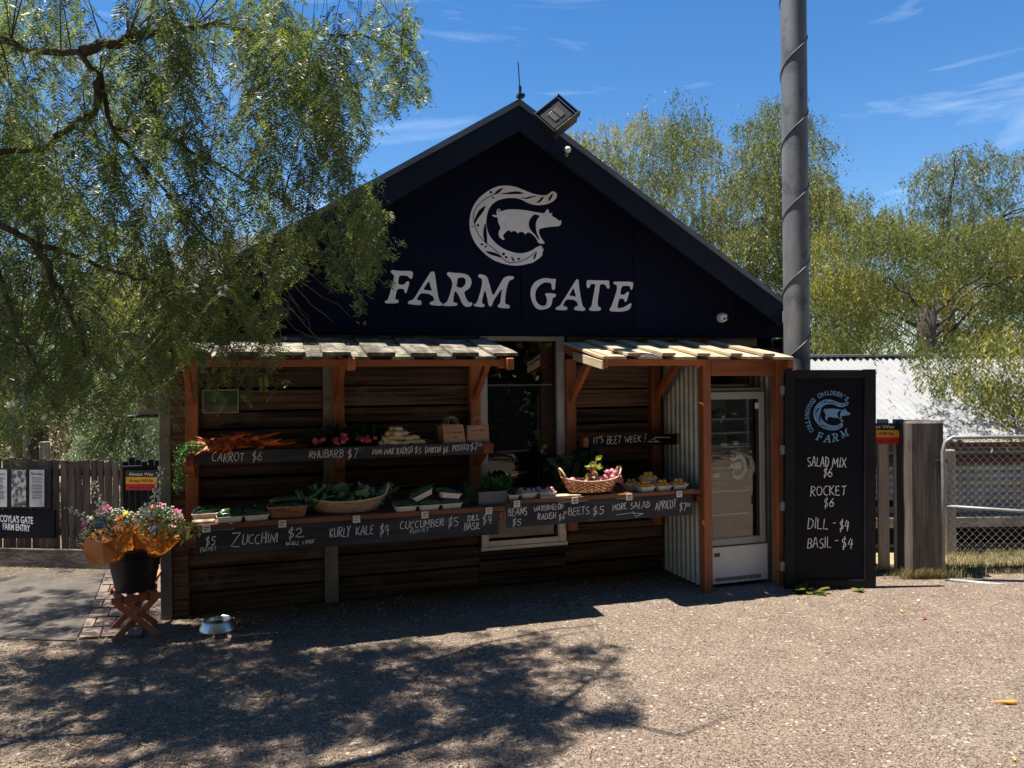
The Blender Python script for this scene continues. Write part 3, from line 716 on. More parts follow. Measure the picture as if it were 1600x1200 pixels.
# side and back walls, inner lining
g = MB(); g.box(XL, XL + .05, WY + .1, 11.2, 0, 2.3); g.box(XR - .05, XR, WY + .1, 11.2, 0, 2.3); g.box(XL, XR, 11.2, 11.25, 0, 2.3)
g.add([(XL, 11.2, 2.3), (XR, 11.2, 2.3), (CX, 11.2, 4.0)], [(0, 2, 1)])
build('side_wall', g, 'corrugated_old', shop)
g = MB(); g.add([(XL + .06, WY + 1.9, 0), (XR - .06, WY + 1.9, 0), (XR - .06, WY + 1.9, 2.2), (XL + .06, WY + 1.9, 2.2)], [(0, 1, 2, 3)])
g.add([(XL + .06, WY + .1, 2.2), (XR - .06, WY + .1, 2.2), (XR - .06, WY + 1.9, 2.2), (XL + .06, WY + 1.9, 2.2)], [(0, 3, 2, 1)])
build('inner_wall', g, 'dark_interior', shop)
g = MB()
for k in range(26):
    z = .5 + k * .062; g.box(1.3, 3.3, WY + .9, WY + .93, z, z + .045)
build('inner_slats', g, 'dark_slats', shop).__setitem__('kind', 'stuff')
# window
wr = build('window', MB().box(WX0, WX0 + .065, WY - .05, WY + .06, WZ0, WZ1 - .004, .003).box(WX1 - .065, WX1, WY - .05, WY + .06, WZ0, WZ1 - .004, .003)
           .box(WX0 + .065, WX1 - .065, WY - .049, WY + .06, WZ1 - .045, WZ1 - .005, .003).box(WX0 + .065, WX1 - .065, WY - .049, WY + .06, WZ0, WZ0 + .06, .003)
           .box(WX0 - .01, WX1 + .01, WY - .06, WY - .05, WZ0 - .02, WZ0 + .012, .002), 'aluminium', shop)
build('pane', MB().add([(WX0 + .065, WY + .01, WZ0 + .06), (WX1 - .065, WY + .01, WZ0 + .06), (WX1 - .065, WY + .01, WZ1 - .045), (WX0 + .065, WY + .01, WZ1 - .045)], [(0, 1, 2, 3)]), 'window_glass', wr)
build('sash', MB().box(WX1 - .19, WX1 - .075, WY + .05, WY + .12, WZ0 + .05, WZ1 - .05, .004), 'timber', wr)
build('glazing_bead', MB().box(WX1 - .075, WX1 - .066, WY - .045, WY + .0, WZ0 + .06, WZ1 - .045), 'aluminium', wr)
for k, px in enumerate((846, 858)):
    p0 = P(px, 800, WY + .10); p1 = P(px - 1, 618 if k == 0 else 622, WY + .10)
    t = tag(build('broom_handle', MB().tube([(p0.x, WY + .17, 0.3), (p1.x, WY + .17, p1.z)], .011, 8), 'cream_card', smooth=True),
        ['pale broom handle with a rounded tip leaning inside the shop window', 'plain pale pole beside the broom handle, close to the window frame'][k], 'pole')
# frames of roof truss bits visible through the glass
build('ceiling_batten', MB().beam(P(823, 566, WY + .3), P(855, 545, WY + .25), .02, .016).beam(P(829, 578, WY + .3), P(856, 562, WY + .25), .02, .045), 'shingle_pale', wr)

# ---- emblem and letters on the gable
ES, EX0, EY0 = 1 / 8.572, 720.0, 280.0
EMB_C = [(1290,210),(1275,180),(1240,160),(1210,168),(1180,195),(1150,212),(1105,215),(1060,213),(980,198),(900,168),(820,135),(740,103),(660,88),(600,85),(530,88),(480,100),(400,135),(330,180),(260,235),(200,305),(155,385),(130,460),(115,560),(118,640),(135,730),(170,815),(220,895),(290,970),(370,1040),(460,1095),(560,1130),(660,1152),(750,1158),(830,1150),(910,1130),(965,1118),(1010,1085),(1050,1060),(1080,1030),(1100,1000),(1088,985),(1105,960),(1112,928),(1090,942),(1098,905),(1075,915),(1078,882),(1040,903),(1010,912),(960,950),(900,975),(830,992),(750,990),(670,970),(600,945),(520,900),(450,840),(400,780),(365,710),(345,640),(340,560),(350,480),(375,400),(420,335),(480,290),(560,262),(650,250),(740,252),(820,275),(880,310),(950,338),(1040,350),(1120,342),(1180,325),(1230,300),(1265,270),(1285,240)]
EMB_PIG = [(530,435),(590,412),(660,403),(760,405),(860,415),(950,430),(1040,448),(1120,458),(1140,425),(1163,395),(1180,420),(1185,465),(1228,448),(1215,490),(1270,520),(1320,560),(1340,548),(1347,575),(1340,610),(1310,630),(1230,635),(1140,645),(1050,665),(1045,710),(1065,770),(1100,820),(1128,852),(1110,865),(1060,860),(1035,850),(1020,810),(985,760),(930,715),(885,715),(865,745),(840,710),(790,705),(765,728),(735,695),(700,693),(675,712),(650,685),(630,685),(570,740),(565,770),(592,810),(560,812),(520,780),(505,740),(512,690),(535,660),(520,620),(500,580),(495,510),(440,505),(415,475),(450,480),(485,482),(475,430),(490,400),(515,393),(532,410)]
EMB_CUT = [[(985,468),(1065,490),(1020,540),(1003,600),(1008,680),(1025,740),(1055,805),(1040,812),(1000,750),(945,695),(915,640),(908,580),(935,520)],
 [(440,208),(480,155),(530,125),(578,113),(540,155),(500,192)],
 [(500,192),(620,182),(700,165),(760,163),(810,172),(855,190),(800,198),(700,200),(620,202)],
 [(785,243),(860,250),(920,232),(980,222),(1025,226),(970,240),(900,262),(850,264)],
 [(1000,320),(1050,280),(1085,240),(1113,233),(1100,270),(1060,308)],
 [(1172,298),(1180,250),(1210,205),(1240,190),(1225,235),(1200,275)],
 [(180,560),(200,500),(240,420),(300,370),(340,355),(300,440),(240,510),(205,570),(190,600)],
 [(335,585),(345,680),(352,780),(355,870),(325,850),(305,780),(300,700),(315,620)],
 [(325,962),(400,968),(470,990),(520,1020),(550,1055),(480,1035),(410,1015),(360,990)],
 [(670,1030),(700,1050),(718,1085),(718,1112),(690,1085)],
 [(970,1082),(980,1030),(1000,990),(1020,962),(1015,1010),(995,1060)],
 [(498,410),(515,405),(520,430),(505,440)]]
EMB_STEM = [(490,190),(420,215),(350,250),(280,300),(220,360),(180,430),(168,500),(178,580),(200,660),(240,740),(300,820),(360,875),(430,920),(490,980),(550,1050),(600,1095),(660,1120),(740,1117),(820,1095),(900,1055),(960,1010),(1000,970)]
EMB_DOT = [(403,175,18),(433,248,14),(153,632,11),(230,617,18),(283,872,17),(333,902,15),(573,1002,20),(607,1045,18),(777,1068,17)]
LET = {
'F': [[(145,100),(175,85),(230,97),(390,97),(403,125),(395,180),(370,190),(345,155),(300,148),(250,150),(240,175),(232,250),(300,255),(325,220),(350,212),(363,230),(345,290),(330,345),(310,350),(298,300),(225,300),(210,350),(198,420),(235,425),(240,450),(220,465),(90,467),(78,440),(110,430),(130,390),(180,200),(190,150),(160,125)]],
'A': [[(600,110),(630,100),(648,115),(660,200),(690,400),(710,450),(740,470),(735,495),(600,485),(588,460),(620,440),(645,435),(635,390),(590,360),(540,352),(485,350),(440,425),(490,432),(503,460),(490,488),(350,475),(342,450),(370,432),(405,425),(500,270),(590,130)], [(585,205),(600,270),(620,325),(565,315),(515,310)]],
'R': [[(785,130),(800,108),(850,118),(960,122),(1020,140),(1060,180),(1070,230),(1050,290),(990,330),(985,350),(1010,420),(1040,455),(1075,455),(1078,480),(1050,505),(1000,505),(960,470),(930,390),(900,340),(880,325),(865,380),(858,455),(900,458),(908,480),(890,495),(750,497),(742,475),(790,450),(820,370),(845,280),(850,230),(830,180),(800,155)], [(908,178),(970,168),(1000,190),(1000,240),(975,275),(945,292),(893,275),(905,230)]],
'M': [[(1140,150),(1160,132),(1220,145),(1250,175),(1280,280),(1312,385),(1360,300),(1410,210),(1440,170),(1480,155),(1540,157),(1553,175),(1535,195),(1505,200),(1480,240),(1460,330),(1450,410),(1448,470),(1495,485),(1505,505),(1490,525),(1375,515),(1362,490),(1395,460),(1400,400),(1418,290),(1360,370),(1320,430),(1300,490),(1275,505),(1258,480),(1245,400),(1222,310),(1200,370),(1182,460),(1215,480),(1218,495),(1200,510),(1100,500),(1092,480),(1130,455),(1165,350),(1190,240),(1185,185),(1155,175)]],
}
LET2 = {
'G': [[(478,185),(500,190),(492,240),(490,300),(470,315),(452,300),(450,250),(430,230),(370,225),(320,255),(280,300),(262,360),(270,430),(300,475),(340,495),(380,490),(395,460),(398,410),(372,355),(400,348),(490,355),(502,375),(490,395),(462,400),(455,460),(435,505),(390,530),(320,540),(270,520),(230,460),(208,370),(215,290),(260,220),(330,185),(400,176),(450,190)]],
'A': [[(725,200),(742,188),(757,200),(765,300),(790,440),(805,500),(835,525),(825,553),(715,545),(700,525),(725,498),(752,495),(740,450),(700,425),(650,420),(612,425),(575,492),(625,505),(630,530),(615,545),(500,540),(492,520),(525,498),(545,490),(620,370),(690,260)], [(700,285),(715,340),(728,395),(690,380),(645,380)]],
'T': [[(850,205),(870,200),(960,205),(1080,205),(1103,205),(1105,250),(1112,280),(1095,303),(1078,290),(1060,250),(1000,245),(990,330),(975,420),(975,500),(1012,515),(1005,550),(885,552),(872,530),(905,495),(915,430),(935,330),(950,245),(895,245),(880,290),(858,292),(845,270)]],
'E': [[(1148,228),(1165,218),(1375,220),(1376,260),(1368,305),(1350,312),(1338,265),(1245,268),(1228,365),(1270,370),(1300,345),(1320,332),(1332,340),(1315,400),(1300,445),(1283,450),(1270,412),(1220,410),(1205,460),(1195,522),(1260,515),(1320,480),(1350,460),(1360,480),(1340,530),(1300,550),(1240,560),(1120,558),(1105,535),(1130,500),(1165,400),(1195,300),(1190,255),(1165,250)]],
}
def polyT(polys, fn):
    """map emblem pixel outlines through fn(x,y)->3D; orientation kept facing the camera"""
    g = MB(); flat = [p for q in polys for p in q]
    tri = tessellate_polygon([[Vector((x, -y, 0)) for x, y in q] for q in polys])
    def area(a, b, c): return (flat[b][0] - flat[a][0]) * -(flat[c][1] - flat[a][1]) + (flat[b][1] - flat[a][1]) * (flat[c][0] - flat[a][0])
    tri = [t if area(*t) > 0 else t[::-1] for t in tri]
    g.add([fn(x, y) for x, y in flat], tri); return g
def rounded(q, it=1):
    for _ in range(it):
        r = []
        for i in range(len(q)):
            a, b = q[i], q[(i + 1) % len(q)]
            r += [(a[0] * .8 + b[0] * .2, a[1] * .8 + b[1] * .2), (a[0] * .2 + b[0] * .8, a[1] * .2 + b[1] * .8)]
        q = r
    return q
EY = CY - .002
def emblem(fn, fn2, light, dark, parent, name='painted_emblem', stem=9, cuts=True):
    g = polyT([rounded(EMB_C)], fn); h = polyT([rounded(EMB_PIG)], fn); g.add(h.v, h.f)
    o = build(name, g, light, parent)
    d = MB()
    for c in EMB_CUT:
        h = polyT([rounded(c)], fn2); d.add(h.v, h.f)
    for (x, y, r_) in EMB_DOT:
        h = polyT([[(x + r_ * math.cos(k * math.pi / 5), y + r_ * math.sin(k * math.pi / 5)) for k in range(10)]], fn2); d.add(h.v, h.f)
    L_ = []; R_ = []
    for i, (x, y) in enumerate(EMB_STEM):
        a = EMB_STEM[max(i - 1, 0)]; b = EMB_STEM[min(i + 1, len(EMB_STEM) - 1)]; dx, dy = b[0] - a[0], b[1] - a[1]; q = math.hypot(dx, dy)
        L_.append((x - dy / q * stem / 2, y + dx / q * stem / 2)); R_.append((x + dy / q * stem / 2, y - dx / q * stem / 2))
    h = polyT([L_ + R_[::-1]], fn2); d.add(h.v, h.f)
    build('emblem_cutouts', d, dark, o)
    return o
emblem(lambda x, y: P(EX0 + x * ES, EY0 + y * ES, EY), lambda x, y: P(EX0 + x * ES, EY0 + y * ES, EY - .002), 'white_paint', 'navy', shop)
for dct, ox in ((LET, 590.0), (LET2, 800.0)):
    for ch, polys in dct.items():
        build('painted_letter', polyT([rounded(q) for q in polys], lambda x, y: P(ox + x / 7.273, 410 + y / 7.273, EY)), 'white_paint', shop, label='white painted letter ' + ch)

# ---- lamp, sensor, cameras, lightning rod
ap = Vector((CX, FY - .03, APZ))
t = thing('antenna', 'thin dark rod standing on the peak of the gable', 'antenna', ap)
build('rod', MB().tube([ap + Vector((0, 0, .05)), P(809.5, 97, FY - .03)], .0045, 6), 'black_plastic', t)
build('bracket', MB().box(CX - .03, CX + .03, FY - .07, FY - .01, APZ, APZ + .03, .004).tube([ap + Vector((0, 0, .02)), ap + Vector((0, 0, .10))], .013, 8), 'black_plastic', t)
c = P(869, 180, 5.62)
t = thing('floodlight', 'square black floodlight tilted on the right slope of the gable', 'floodlight', c)
e = Euler((R(38), R(0), R(-24))).to_matrix()
tilt = Matrix.Rotation(R(40), 3, Vector((0, -1, 0)))
mt = (tilt @ Matrix.Rotation(R(-24), 3, 'X')).to_4x4(); mt.translation = c
build('housing', MB().box(-.135, .135, .0, .09, -.12, .12, .01, mt), 'black_plastic', t)
build('visor', MB().box(-.135, .135, -.06, .0, -.135, -.12, .003, mt).box(-.14, -.13, -.035, .0, -.12, .12, .002, mt).box(.13, .14, -.035, .0, -.12, .12, .002, mt).box(-.13, .13, -.02, 0, .11, .12, .002, mt), 'black_plastic', t)
build('lens', MB().box(-.105, .105, -.008, -.001, -.085, .085, .002, mt), 'lamp_lens', t)
build('reflector', MB().box(-.055, -.004, -.014, -.009, -.045, .045, .002, mt).box(.004, .055, -.014, -.009, -.045, .045, .002, mt), 'lamp_chip', t)
cc = P(872, 205, FY - .03)
build('arm', MB().beam(mt @ Vector((0, .07, -.05)), Vector((cc.x, FY + .0, cc.z)), .04, .03).beam(mt @ Vector((-.05, .06, -.10)), Vector((cc.x - .06, FY + .0, cc.z + .02)), .03, .03), 'black_plastic', t)
c = P(887, 234, FY - .05)
t = thing('sensor', 'small round white sensor on the fascia board under the floodlight', 'sensor', c)
build('dome', MB().ball(c, .028, .03, .028, 14, 10), 'white_plastic', t, True)
build('mount', MB().tube([c + Vector((-.01, 0, -.045)), c + Vector((0, .05, -.02))], .013, 8).ball(c + Vector((-.01, 0, -.045)), .016), 'steel_post', t, True)
c = P(1130, 496, CY - .04)
t = thing('security_camera', 'white dome security camera on the navy gable above the fridge', 'camera', c)
build('dome', MB().ball(c, .045, .045, .042, 16, 12), 'white_plastic', t, True)
build('base', MB().lathe([(.045, 0), (.045, .03)], 18, (c.x, CY - .0, c.z), Matrix.Rotation(R(90), 3, 'X')), 'white_plastic', t)
build('lens', MB().ball(c + Vector((.018, -.032, -.008)), .016, .016, .016, 10, 8).ball(c + Vector((-.012, -.038, -.014)), .013, .013, .013, 10, 8), 'black_plastic', t, True)

# ================================================================== SPIRAL POLE
pc = Vector((4.50, 5.72, 0)); PR = .112
t = thing('steel_pole', 'tall grey steel pole wrapped with spiral fins behind the black menu board', 'pole', pc)
prof = [(PR * 1.0, 0), (PR, 9.5)]
build('shaft', MB().lathe([(PR, z) for z in np.linspace(0, 11, 12)], 40, pc), 'pole_steel', t, True)
g = MB(); vs = []; N = 520; pit = .66
z0 = .05; 
for i in range(N):
    a = 2 * math.pi * i / 32; z = z0 + pit * i / 32
    th_ = -a + 2.2
    for (r_, dz) in ((PR - .004, -.006), (PR + .009, -.004), (PR + .009, .004), (PR - .004, .006)):
        vs.append((pc.x + r_ * math.cos(-th_), pc.y + r_ * math.sin(-th_), z + dz))
fs = []
for i in range(N - 1):
    for k in range(3):
        a = i * 4 + k; fs.append((a, a + 4, a + 5, a + 1))
g.add(vs, fs); build('spiral_fin', g, 'pole_steel', t, True)
c = Q(1168, 422, 16)
t = thing('street_lamp', 'street lamp head showing above the right roof slope', 'street lamp', (c.x, c.y, 0))
build('pole', MB().tube([(c.x - .3, c.y, 0), (c.x - .3, c.y, c.z - .1), c], .05, 8), 'steel_post', t)
build('lamp_head', MB().ball(c + Vector((.15, 0, 0)), .34, .14, .09, 14, 8), 'white_plastic', t, True)

# ================================================================== LEFT PRODUCE STALL
UZ, LZ, RZ = 1.285, .815, .855          # shelf tops
YU, YL, YA = 5.83, 5.55, 5.38           # fronts: upper shelf, lower shelf, awning
stall = thing('produce_stall', 'orange timber market stall under the weathered grey shingle awning with painted tree shade', 'market stall', (.6, WY, 0))
PX = [XA(298.5, WY - .09), XA(529, WY - .09), XA(743, WY - .09)]
for x in PX:
    w = .045
    build('post', MB().box(x - w, x + w, WY - .09, WY - .005, .58, 1.965, .004), 'timber', stall)
    build('bracket', MB().beam((x, WY - .09, .56), (x, YL + .12, LZ - .06), .07, .06), 'timber', stall)
    build('bracket', MB().beam((x, WY - .09, 1.08), (x, YU + .1, UZ - .07), .07, .05), 'timber', stall)
    build('rafter', MB().beam((x + .0, WY - .005, 2.055), (x, YA + .015, 1.905), .045, .075), 'timber_y', stall)
    build('brace', MB().beam((x - .0, WY - .07, 1.64), (x, YA + .42, 1.93), .042, .07), 'timber', stall)
for x in (PX[1] + .02, 1.675):
    build('rafter_tail', MB().box(x - .03, x + .03, YA - .035, YA + .015, 1.855, 1.945, .008), 'timber_y', stall)
build('awning_beam', MB().box(-.565, 1.675, YA + .016, YA + .056, 1.885, 1.935, .004), 'timber_x', stall)
build('awning_beam', MB().box(-.565, 1.675, WY - .02, WY - .0, 2.0, 2.06, .004), 'timber_x', stall)
def shingle(x0, x1, ya, yb, za, zb, th, mat, par, seed, name='shingle'):
    rg = random.Random(seed); g = MB(); n = 7; vs = []
    for k in range(n + 1):
        f = k / n; y = ya + (yb - ya) * f; z = za + (zb - za) * f + rg.uniform(-.002, .003)
        a = x0 + rg.uniform(-.004, .004); b = x1 + rg.uniform(-.004, .004)
        vs += [(a, y, z - th), (a, y, z - .002), (a + .004, y, z), (b - .004, y, z), (b, y, z - .002), (b, y, z - th)]
    fs = []
    for k in range(n):
        for j in range(6):
            j2 = (j + 1) % 6; fs.append((k * 6 + j, k * 6 + j2, (k + 1) * 6 + j2, (k + 1) * 6 + j))
    fs.append((0, 1, 2, 3, 4, 5)[::-1] if False else (5, 4, 3, 2, 1, 0)); fs.append(tuple(n * 6 + j for j in range(6)))
    g.add(vs, [f[::-1] for f in fs]); return build(name, g, mat, par)
AZ0, AZ1 = 1.955, 2.125
n_sh = 15; pitch = (1.72 + .58) / n_sh
for k in range(n_sh):
    x = -.58 + k * pitch; up_ = (k % 2 == 0)
    dz = .026 if up_ else 0.0; ex = .02 if up_ else 0
    shingle(x - ex, x + pitch + ex, YA - (.03 if up_ else .012) + rnd.uniform(-.015, .01), WY - .012 if up_ else WY - .06 - rnd.random() * .05, AZ0 + dz, AZ1 + dz, .022, 'shingle_grey_dapple', stall, k + 50)
# shelves
for k in range(3):
    y0 = YU + .026 + k * .117
    build('shelf_plank', MB().box(XA(291, YU), XA(768, YU) - .01, y0, y0 + .113, UZ - .035, UZ - .012, .003), 'shelf_wood', stall)
for k in range(4):
    y0 = YL - .012 + k * .172
    build('shelf_plank', MB().box(XA(296, YL), 1.72, y0, y0 + .168, LZ - .038, LZ, .004), 'shelf_wood', stall)
build('shelf_bearer', MB().box(XA(289, YU), XA(303, YU) - .003, YU - .012, WY - .1, 1.19, 1.279, .01), 'end_grain', stall)
build('shelf_bearer', MB().box(XA(752, YU) + .003, XA(770, YU), YU - .012, WY - .1, 1.195, 1.285, .012), 'end_grain', stall)
build('shelf_bearer', MB().box(XA(777, YL), XA(786, YL), YL + .006, WY - .1, .70, LZ - .04, .012), 'timber_y', stall)
cb1 = build('chalkboard', MB().box(XA(303, YU), XA(752, YU), YU, YU + .022, 1.193, 1.287, .002), 'chalkboard', stall)
cb2 = build('chalkboard', MB().box(XA(302.5, YL), XA(776, YL), YL - .022, YL - .0135, .605, .775, .002), 'chalkboard', stall)
nrm = Vector((0, -1, 0))
def wr(mb, txt, px0, py0, px1, py1, h, Y, seed, wd=.0052):
    a = P(px0, py0, Y); b = P(px1, py1, Y); z = (a - CAM).dot(FW); z2 = (b - CAM).dot(FW)
    chalk(mb, txt, a, b, h * (z + z2) / 2 / FPX, nrm, wd, seed)
g = MB()
for i, it in enumerate([("CARROT", 331, 721, 381, 720, 13), ("$6", 394, 720, 409, 719, 13), ("RHUBARB", 483, 716, 536, 714, 11), ("$7", 543, 716, 558, 715, 13),
    ("MINI", 582, 710, 597, 710, 8), ("MAK", 601, 710, 616, 709, 9), ("RADISH", 620, 710, 644, 708, 10), ("$5", 648, 708, 658, 708, 9),
    ("DAIKON", 664, 708, 688, 707, 9), ("$6", 692, 708, 700, 707, 9), ("POTATO", 707, 705, 732, 703, 9), ("$7", 735, 703, 745, 702, 11), ("20", 746, 697, 753, 697, 4)]):
    g = MB(); wr(g, it[0], *it[1:5], it[5], YU, i, .0055 if it[5] > 5 else .004); build('chalk_word', g, 'chalk', cb1, label='chalked ' + it[0])
Yb = YL - .022
for i, it in enumerate([("$5", 321, 852, 336, 851, 12), ("PUNNET", 313, 862, 338, 859, 6), ("Z", 360, 853, 374, 852, 21), ("UCCHINI", 378, 850, 434, 848, 15), ("$2", 450, 841, 472, 839, 14),
    ("SINGLE", 446, 852, 467, 851, 5), ("LARGE", 473, 850, 491, 848, 5), ("KURLY", 515, 840, 547, 837, 14), ("KALE", 556, 836, 583, 834, 13), ("$4", 593, 835, 608, 835, 15),
    ("CUCCUMBER", 625, 827, 693, 821, 11), ("$5", 699, 823, 716, 822, 14), ("PUNNET", 640, 834, 670, 830, 6), ("DILL", 730, 814, 748, 812, 9), ("BASIL", 725, 828, 750, 826, 10), ("$4", 754, 818, 768, 817, 13)]):
    g = MB(); wr(g, it[0], *it[1:5], it[5], Yb, i + 20, .0065 if it[5] > 8 else .0042); build('chalk_word', g, 'chalk', cb2, label='chalked ' + it[0])

# ================================================================== RIGHT PRODUCE STALL with fridge cabinet
st2 = thing('produce_stall', 'orange timber stall with pale board awning and fridge cabinet', 'market stall', (3.2, WY, 0))
YF = 5.50
for x in (XA(893, WY - .09), XA(1026, WY - .09)):
    build('post', MB().box(x - .045, x + .045, WY - .09, WY - .005, .45, 1.965, .004), 'timber', st2)
    build('bracket', MB().beam((x, WY - .09, .60), (x, YL + .12, RZ - .06), .07, .06), 'timber', st2)
    build('brace', MB().beam((x, WY - .07, 1.60), (x, YA + .42, 1.93), .042, .07), 'timber', st2)
    build('rafter', MB().beam((x, WY - .005, 2.055), (x, YA + .10, 1.905), .045, .075), 'timber_y', st2)
build('end_rafter', MB().beam((2.475, WY - .005, 2.075), (2.475, YA + .015, 1.915), .03, .10), 'timber_y', st2)
build('side_fascia', MB().beam((2.44, WY - .30, 1.985), (2.44, YA - .0, 1.89), .016, .07), 'shingle_pale', st2)
build('awning_beam', MB().box(2.475, 3.36, YA + .016, YA + .056, 1.885, 1.937, .004), 'timber_x', st2)
build('header_beam', MB().box(3.46, 4.10, YF - .02, YF + .025, 1.80, 1.935, .004), 'timber_x', st2)
build('rafter_tail', MB().box(4.14, 4.20, YA - .02, YF - .03, 1.84, 1.94, .02), 'timber_y', st2)
build('post', MB().box(3.385, 3.46, YF - .02, YF + .055, 0, 1.94, .005), 'timber', st2, label='pale edged timber post left of the fridge')
build('post', MB().box(4.10, 4.185, YF - .02, YF + .06, 0, 1.94, .005), 'timber', st2, label='timber post carrying the hinges of the menu board')
n_sh = 11; pitch = (4.165 - 2.455) / n_sh
for k in range(n_sh):
    x = 2.455 + k * pitch; up_ = (k % 2 == 1)
    dz = .026 if up_ else 0.0
    w_ = pitch * (.74 if up_ else 1.32); xo = (pitch - w_) / 2
    shingle(x + xo, x + xo + w_, YA - (.035 if up_ else .02), WY - .012 if not up_ else WY - .012, AZ0 + dz, AZ1 + dz, .022, 'shingle_pale', st2, k + 150, 'awning_board')
def corr(x0, x1, y0, y1, z0, z1, pit, amp, vert=True, n=6):
    """corrugated sheet between two ground points, ribs vertical or level"""
    g = MB(); a = Vector((x0, y0, 0)); b = Vector((x1, y1, 0)); d = (b - a); Ln = d.length; d.normalize(); nn = Vector((d.y, -d.x, 0)); vs = []
    if vert:
        k = int(Ln / pit * n)
        for i in range(k + 1):
            s_ = Ln * i / k; o = nn * amp * math.sin(2 * math.pi * s_ / pit); p = a + d * s_ + o
            vs += [(p.x, p.y, z0), (p.x, p.y, z1)]
    else:
        k = int((z1 - z0) / pit * n)
        for i in range(k + 1):
            z = z0 + (z1 - z0) * i / k; o = nn * amp * math.sin(2 * math.pi * z / pit)
            vs += [(a.x + o.x, a.y + o.y, z), (b.x + o.x, b.y + o.y, z)]
    g.add(vs, [(2 * i, 2 * i + 1, 2 * i + 3, 2 * i + 2) for i in range(k)]); g.sm = True
    return g
build('corrugated_sheet', corr(3.435, 3.435, WY - .03, YF + .05, .02, 1.93, .076, .011, True, 8), 'corrugated_grey', st2)
build('corrugated_sheet', corr(4.145, 4.145, YF + .06, WY - .03, .02, 1.93, .076, .011, True, 8), 'corrugated_grey', st2)
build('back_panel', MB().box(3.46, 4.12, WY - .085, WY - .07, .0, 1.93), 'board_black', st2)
for k in range(4):
    y0 = YL - .012 + k * .172
    build('shelf_plank', MB().box(1.725, 3.42, y0, y0 + .168, RZ - .038, RZ, .004), 'shelf_wood', st2)
build('shelf_bearer', MB().box(3.36, 3.425, YL - .008, WY - .1, .74, RZ - .04, .012), 'end_grain', st2)
build('shelf_bearer', MB().beam((2.60, WY - .1, 1.245), (2.60, 5.985, 1.245), .07, .088), 'end_grain', st2)
for k in range(2):
    build('shelf_plank', MB().box(2.60, 3.42, 5.99 + k * .1, 6.085 + k * .1, 1.262, 1.28, .003), 'shelf_wood', st2)
cb3 = build('chalkboard', MB().box(XA(920, 5.965), XA(1057, 5.965), 5.965, 5.985, 1.197, 1.290, .002), 'board_black', st2)
build('shelf_end', MB().box(XA(912, 5.955), XA(920, 5.955) - .002, 5.955, 5.995, 1.20, 1.288, .008), 'timber', st2)
build('shelf_end', MB().box(XA(1057, 5.955) + .004, XA(1064, 5.955), 5.955, 5.995, 1.20, 1.288, .008), 'timber', st2)
cb4 = build('chalkboard', MB().box(XA(789, YL - .02), XA(1080, YL - .02), YL - .022, YL - .0135, .65, .82, .002), 'chalkboard', st2)
g = MB()
for i, it in enumerate([("IT'S", 927, 693, 942, 692, 10), ("BEET", 948, 694, 970, 692, 11), ("WEEK", 976, 692, 1001, 690, 9), ("!", 1005, 691, 1009, 690, 11)]):
    g = MB(); wr(g, it[0], *it[1:5], it[5], 5.965, i + 60, .005); build('chalk_word', g, 'chalk', cb3, label='chalked ' + it[0])
rg = random.Random(3); g = MB()
for seg in ([(1048, 683.5), (1025, 683.5), (1012, 690), (1030, 690.5), (1021, 686.5)],): ribbon(g, [P(x, y, 5.9633) for x, y in seg], .005, nrm, rg)
build('chalk_arrow', g, 'chalk', cb3)
g = MB()
for i, it in enumerate([("BEANS", 794, 806, 823, 804, 11), ("$5", 800, 821, 814, 820, 10), ("WATERMELON", 834, 799, 880, 795, 8), ("RADISH", 840, 812, 868, 810, 9), ("$6", 873, 812, 882, 811, 9), ("50", 880, 803, 886, 803, 4),
    ("BEETS", 888, 805, 920, 803, 11), ("$5", 926, 805, 943, 803, 13), ("MORE", 957, 799, 979, 794, 10), ("SALAD", 985, 795, 1015, 793, 10), ("APRICOT", 1024, 796, 1056, 793, 12), ("$7", 1061, 798, 1072, 797, 12), ("50", 1072, 791, 1078, 791, 5)]):
    g = MB(); wr(g, it[0], *it[1:5], it[5], YL - .022, i + 80, .0062 if it[5] > 6 else .004); build('chalk_word', g, 'chalk', cb4, label='chalked ' + it[0])
g = MB()
for seg in ([(963, 804.5), (985, 801.5), (1005, 802.5)], [(989, 799), (993, 807), (1004, 803)]): ribbon(g, [P(x, y, YL - .0236) for x, y in seg], .005, nrm, rg)
build('chalk_arrow', g, 'chalk', cb4)
# price clips on the lower shelf edge
for i, (px, st, z) in enumerate([(320, 'with the price of zucchini punnets', 0), (439, 'under the zucchini basket', 0), (555, 'under the kale basket', 0), (662, 'under the cucumber punnets', 0), (762, 'under the grey herb crate', 0),
                                 (806, 'above the word BEANS', 1), (897, 'above the word BEETS', 1), (982, 'above the words MORE SALAD', 1), (1060, 'above the word APRICOT', 1)]):
    zt = (RZ if z else LZ) + .003; x = XA(px, YL - .03)
    t = tag(build('label_clip', MB().box(x - .026, x + .026, YL - .0275, YL - .0235, zt - .055, zt - .004, .001), 'cream_card'), 'small white label clip on the shelf edge ' + st, 'label clip', 'label clips on the shelf edge')
    build('print', MB().box(x - .016, x + .016, YL - .0283, YL - .0279, zt - .022, zt - .016).box(x - .016, x + .010, YL - .0283, YL - .0279, zt - .040, zt - .034), 'print_black', t)

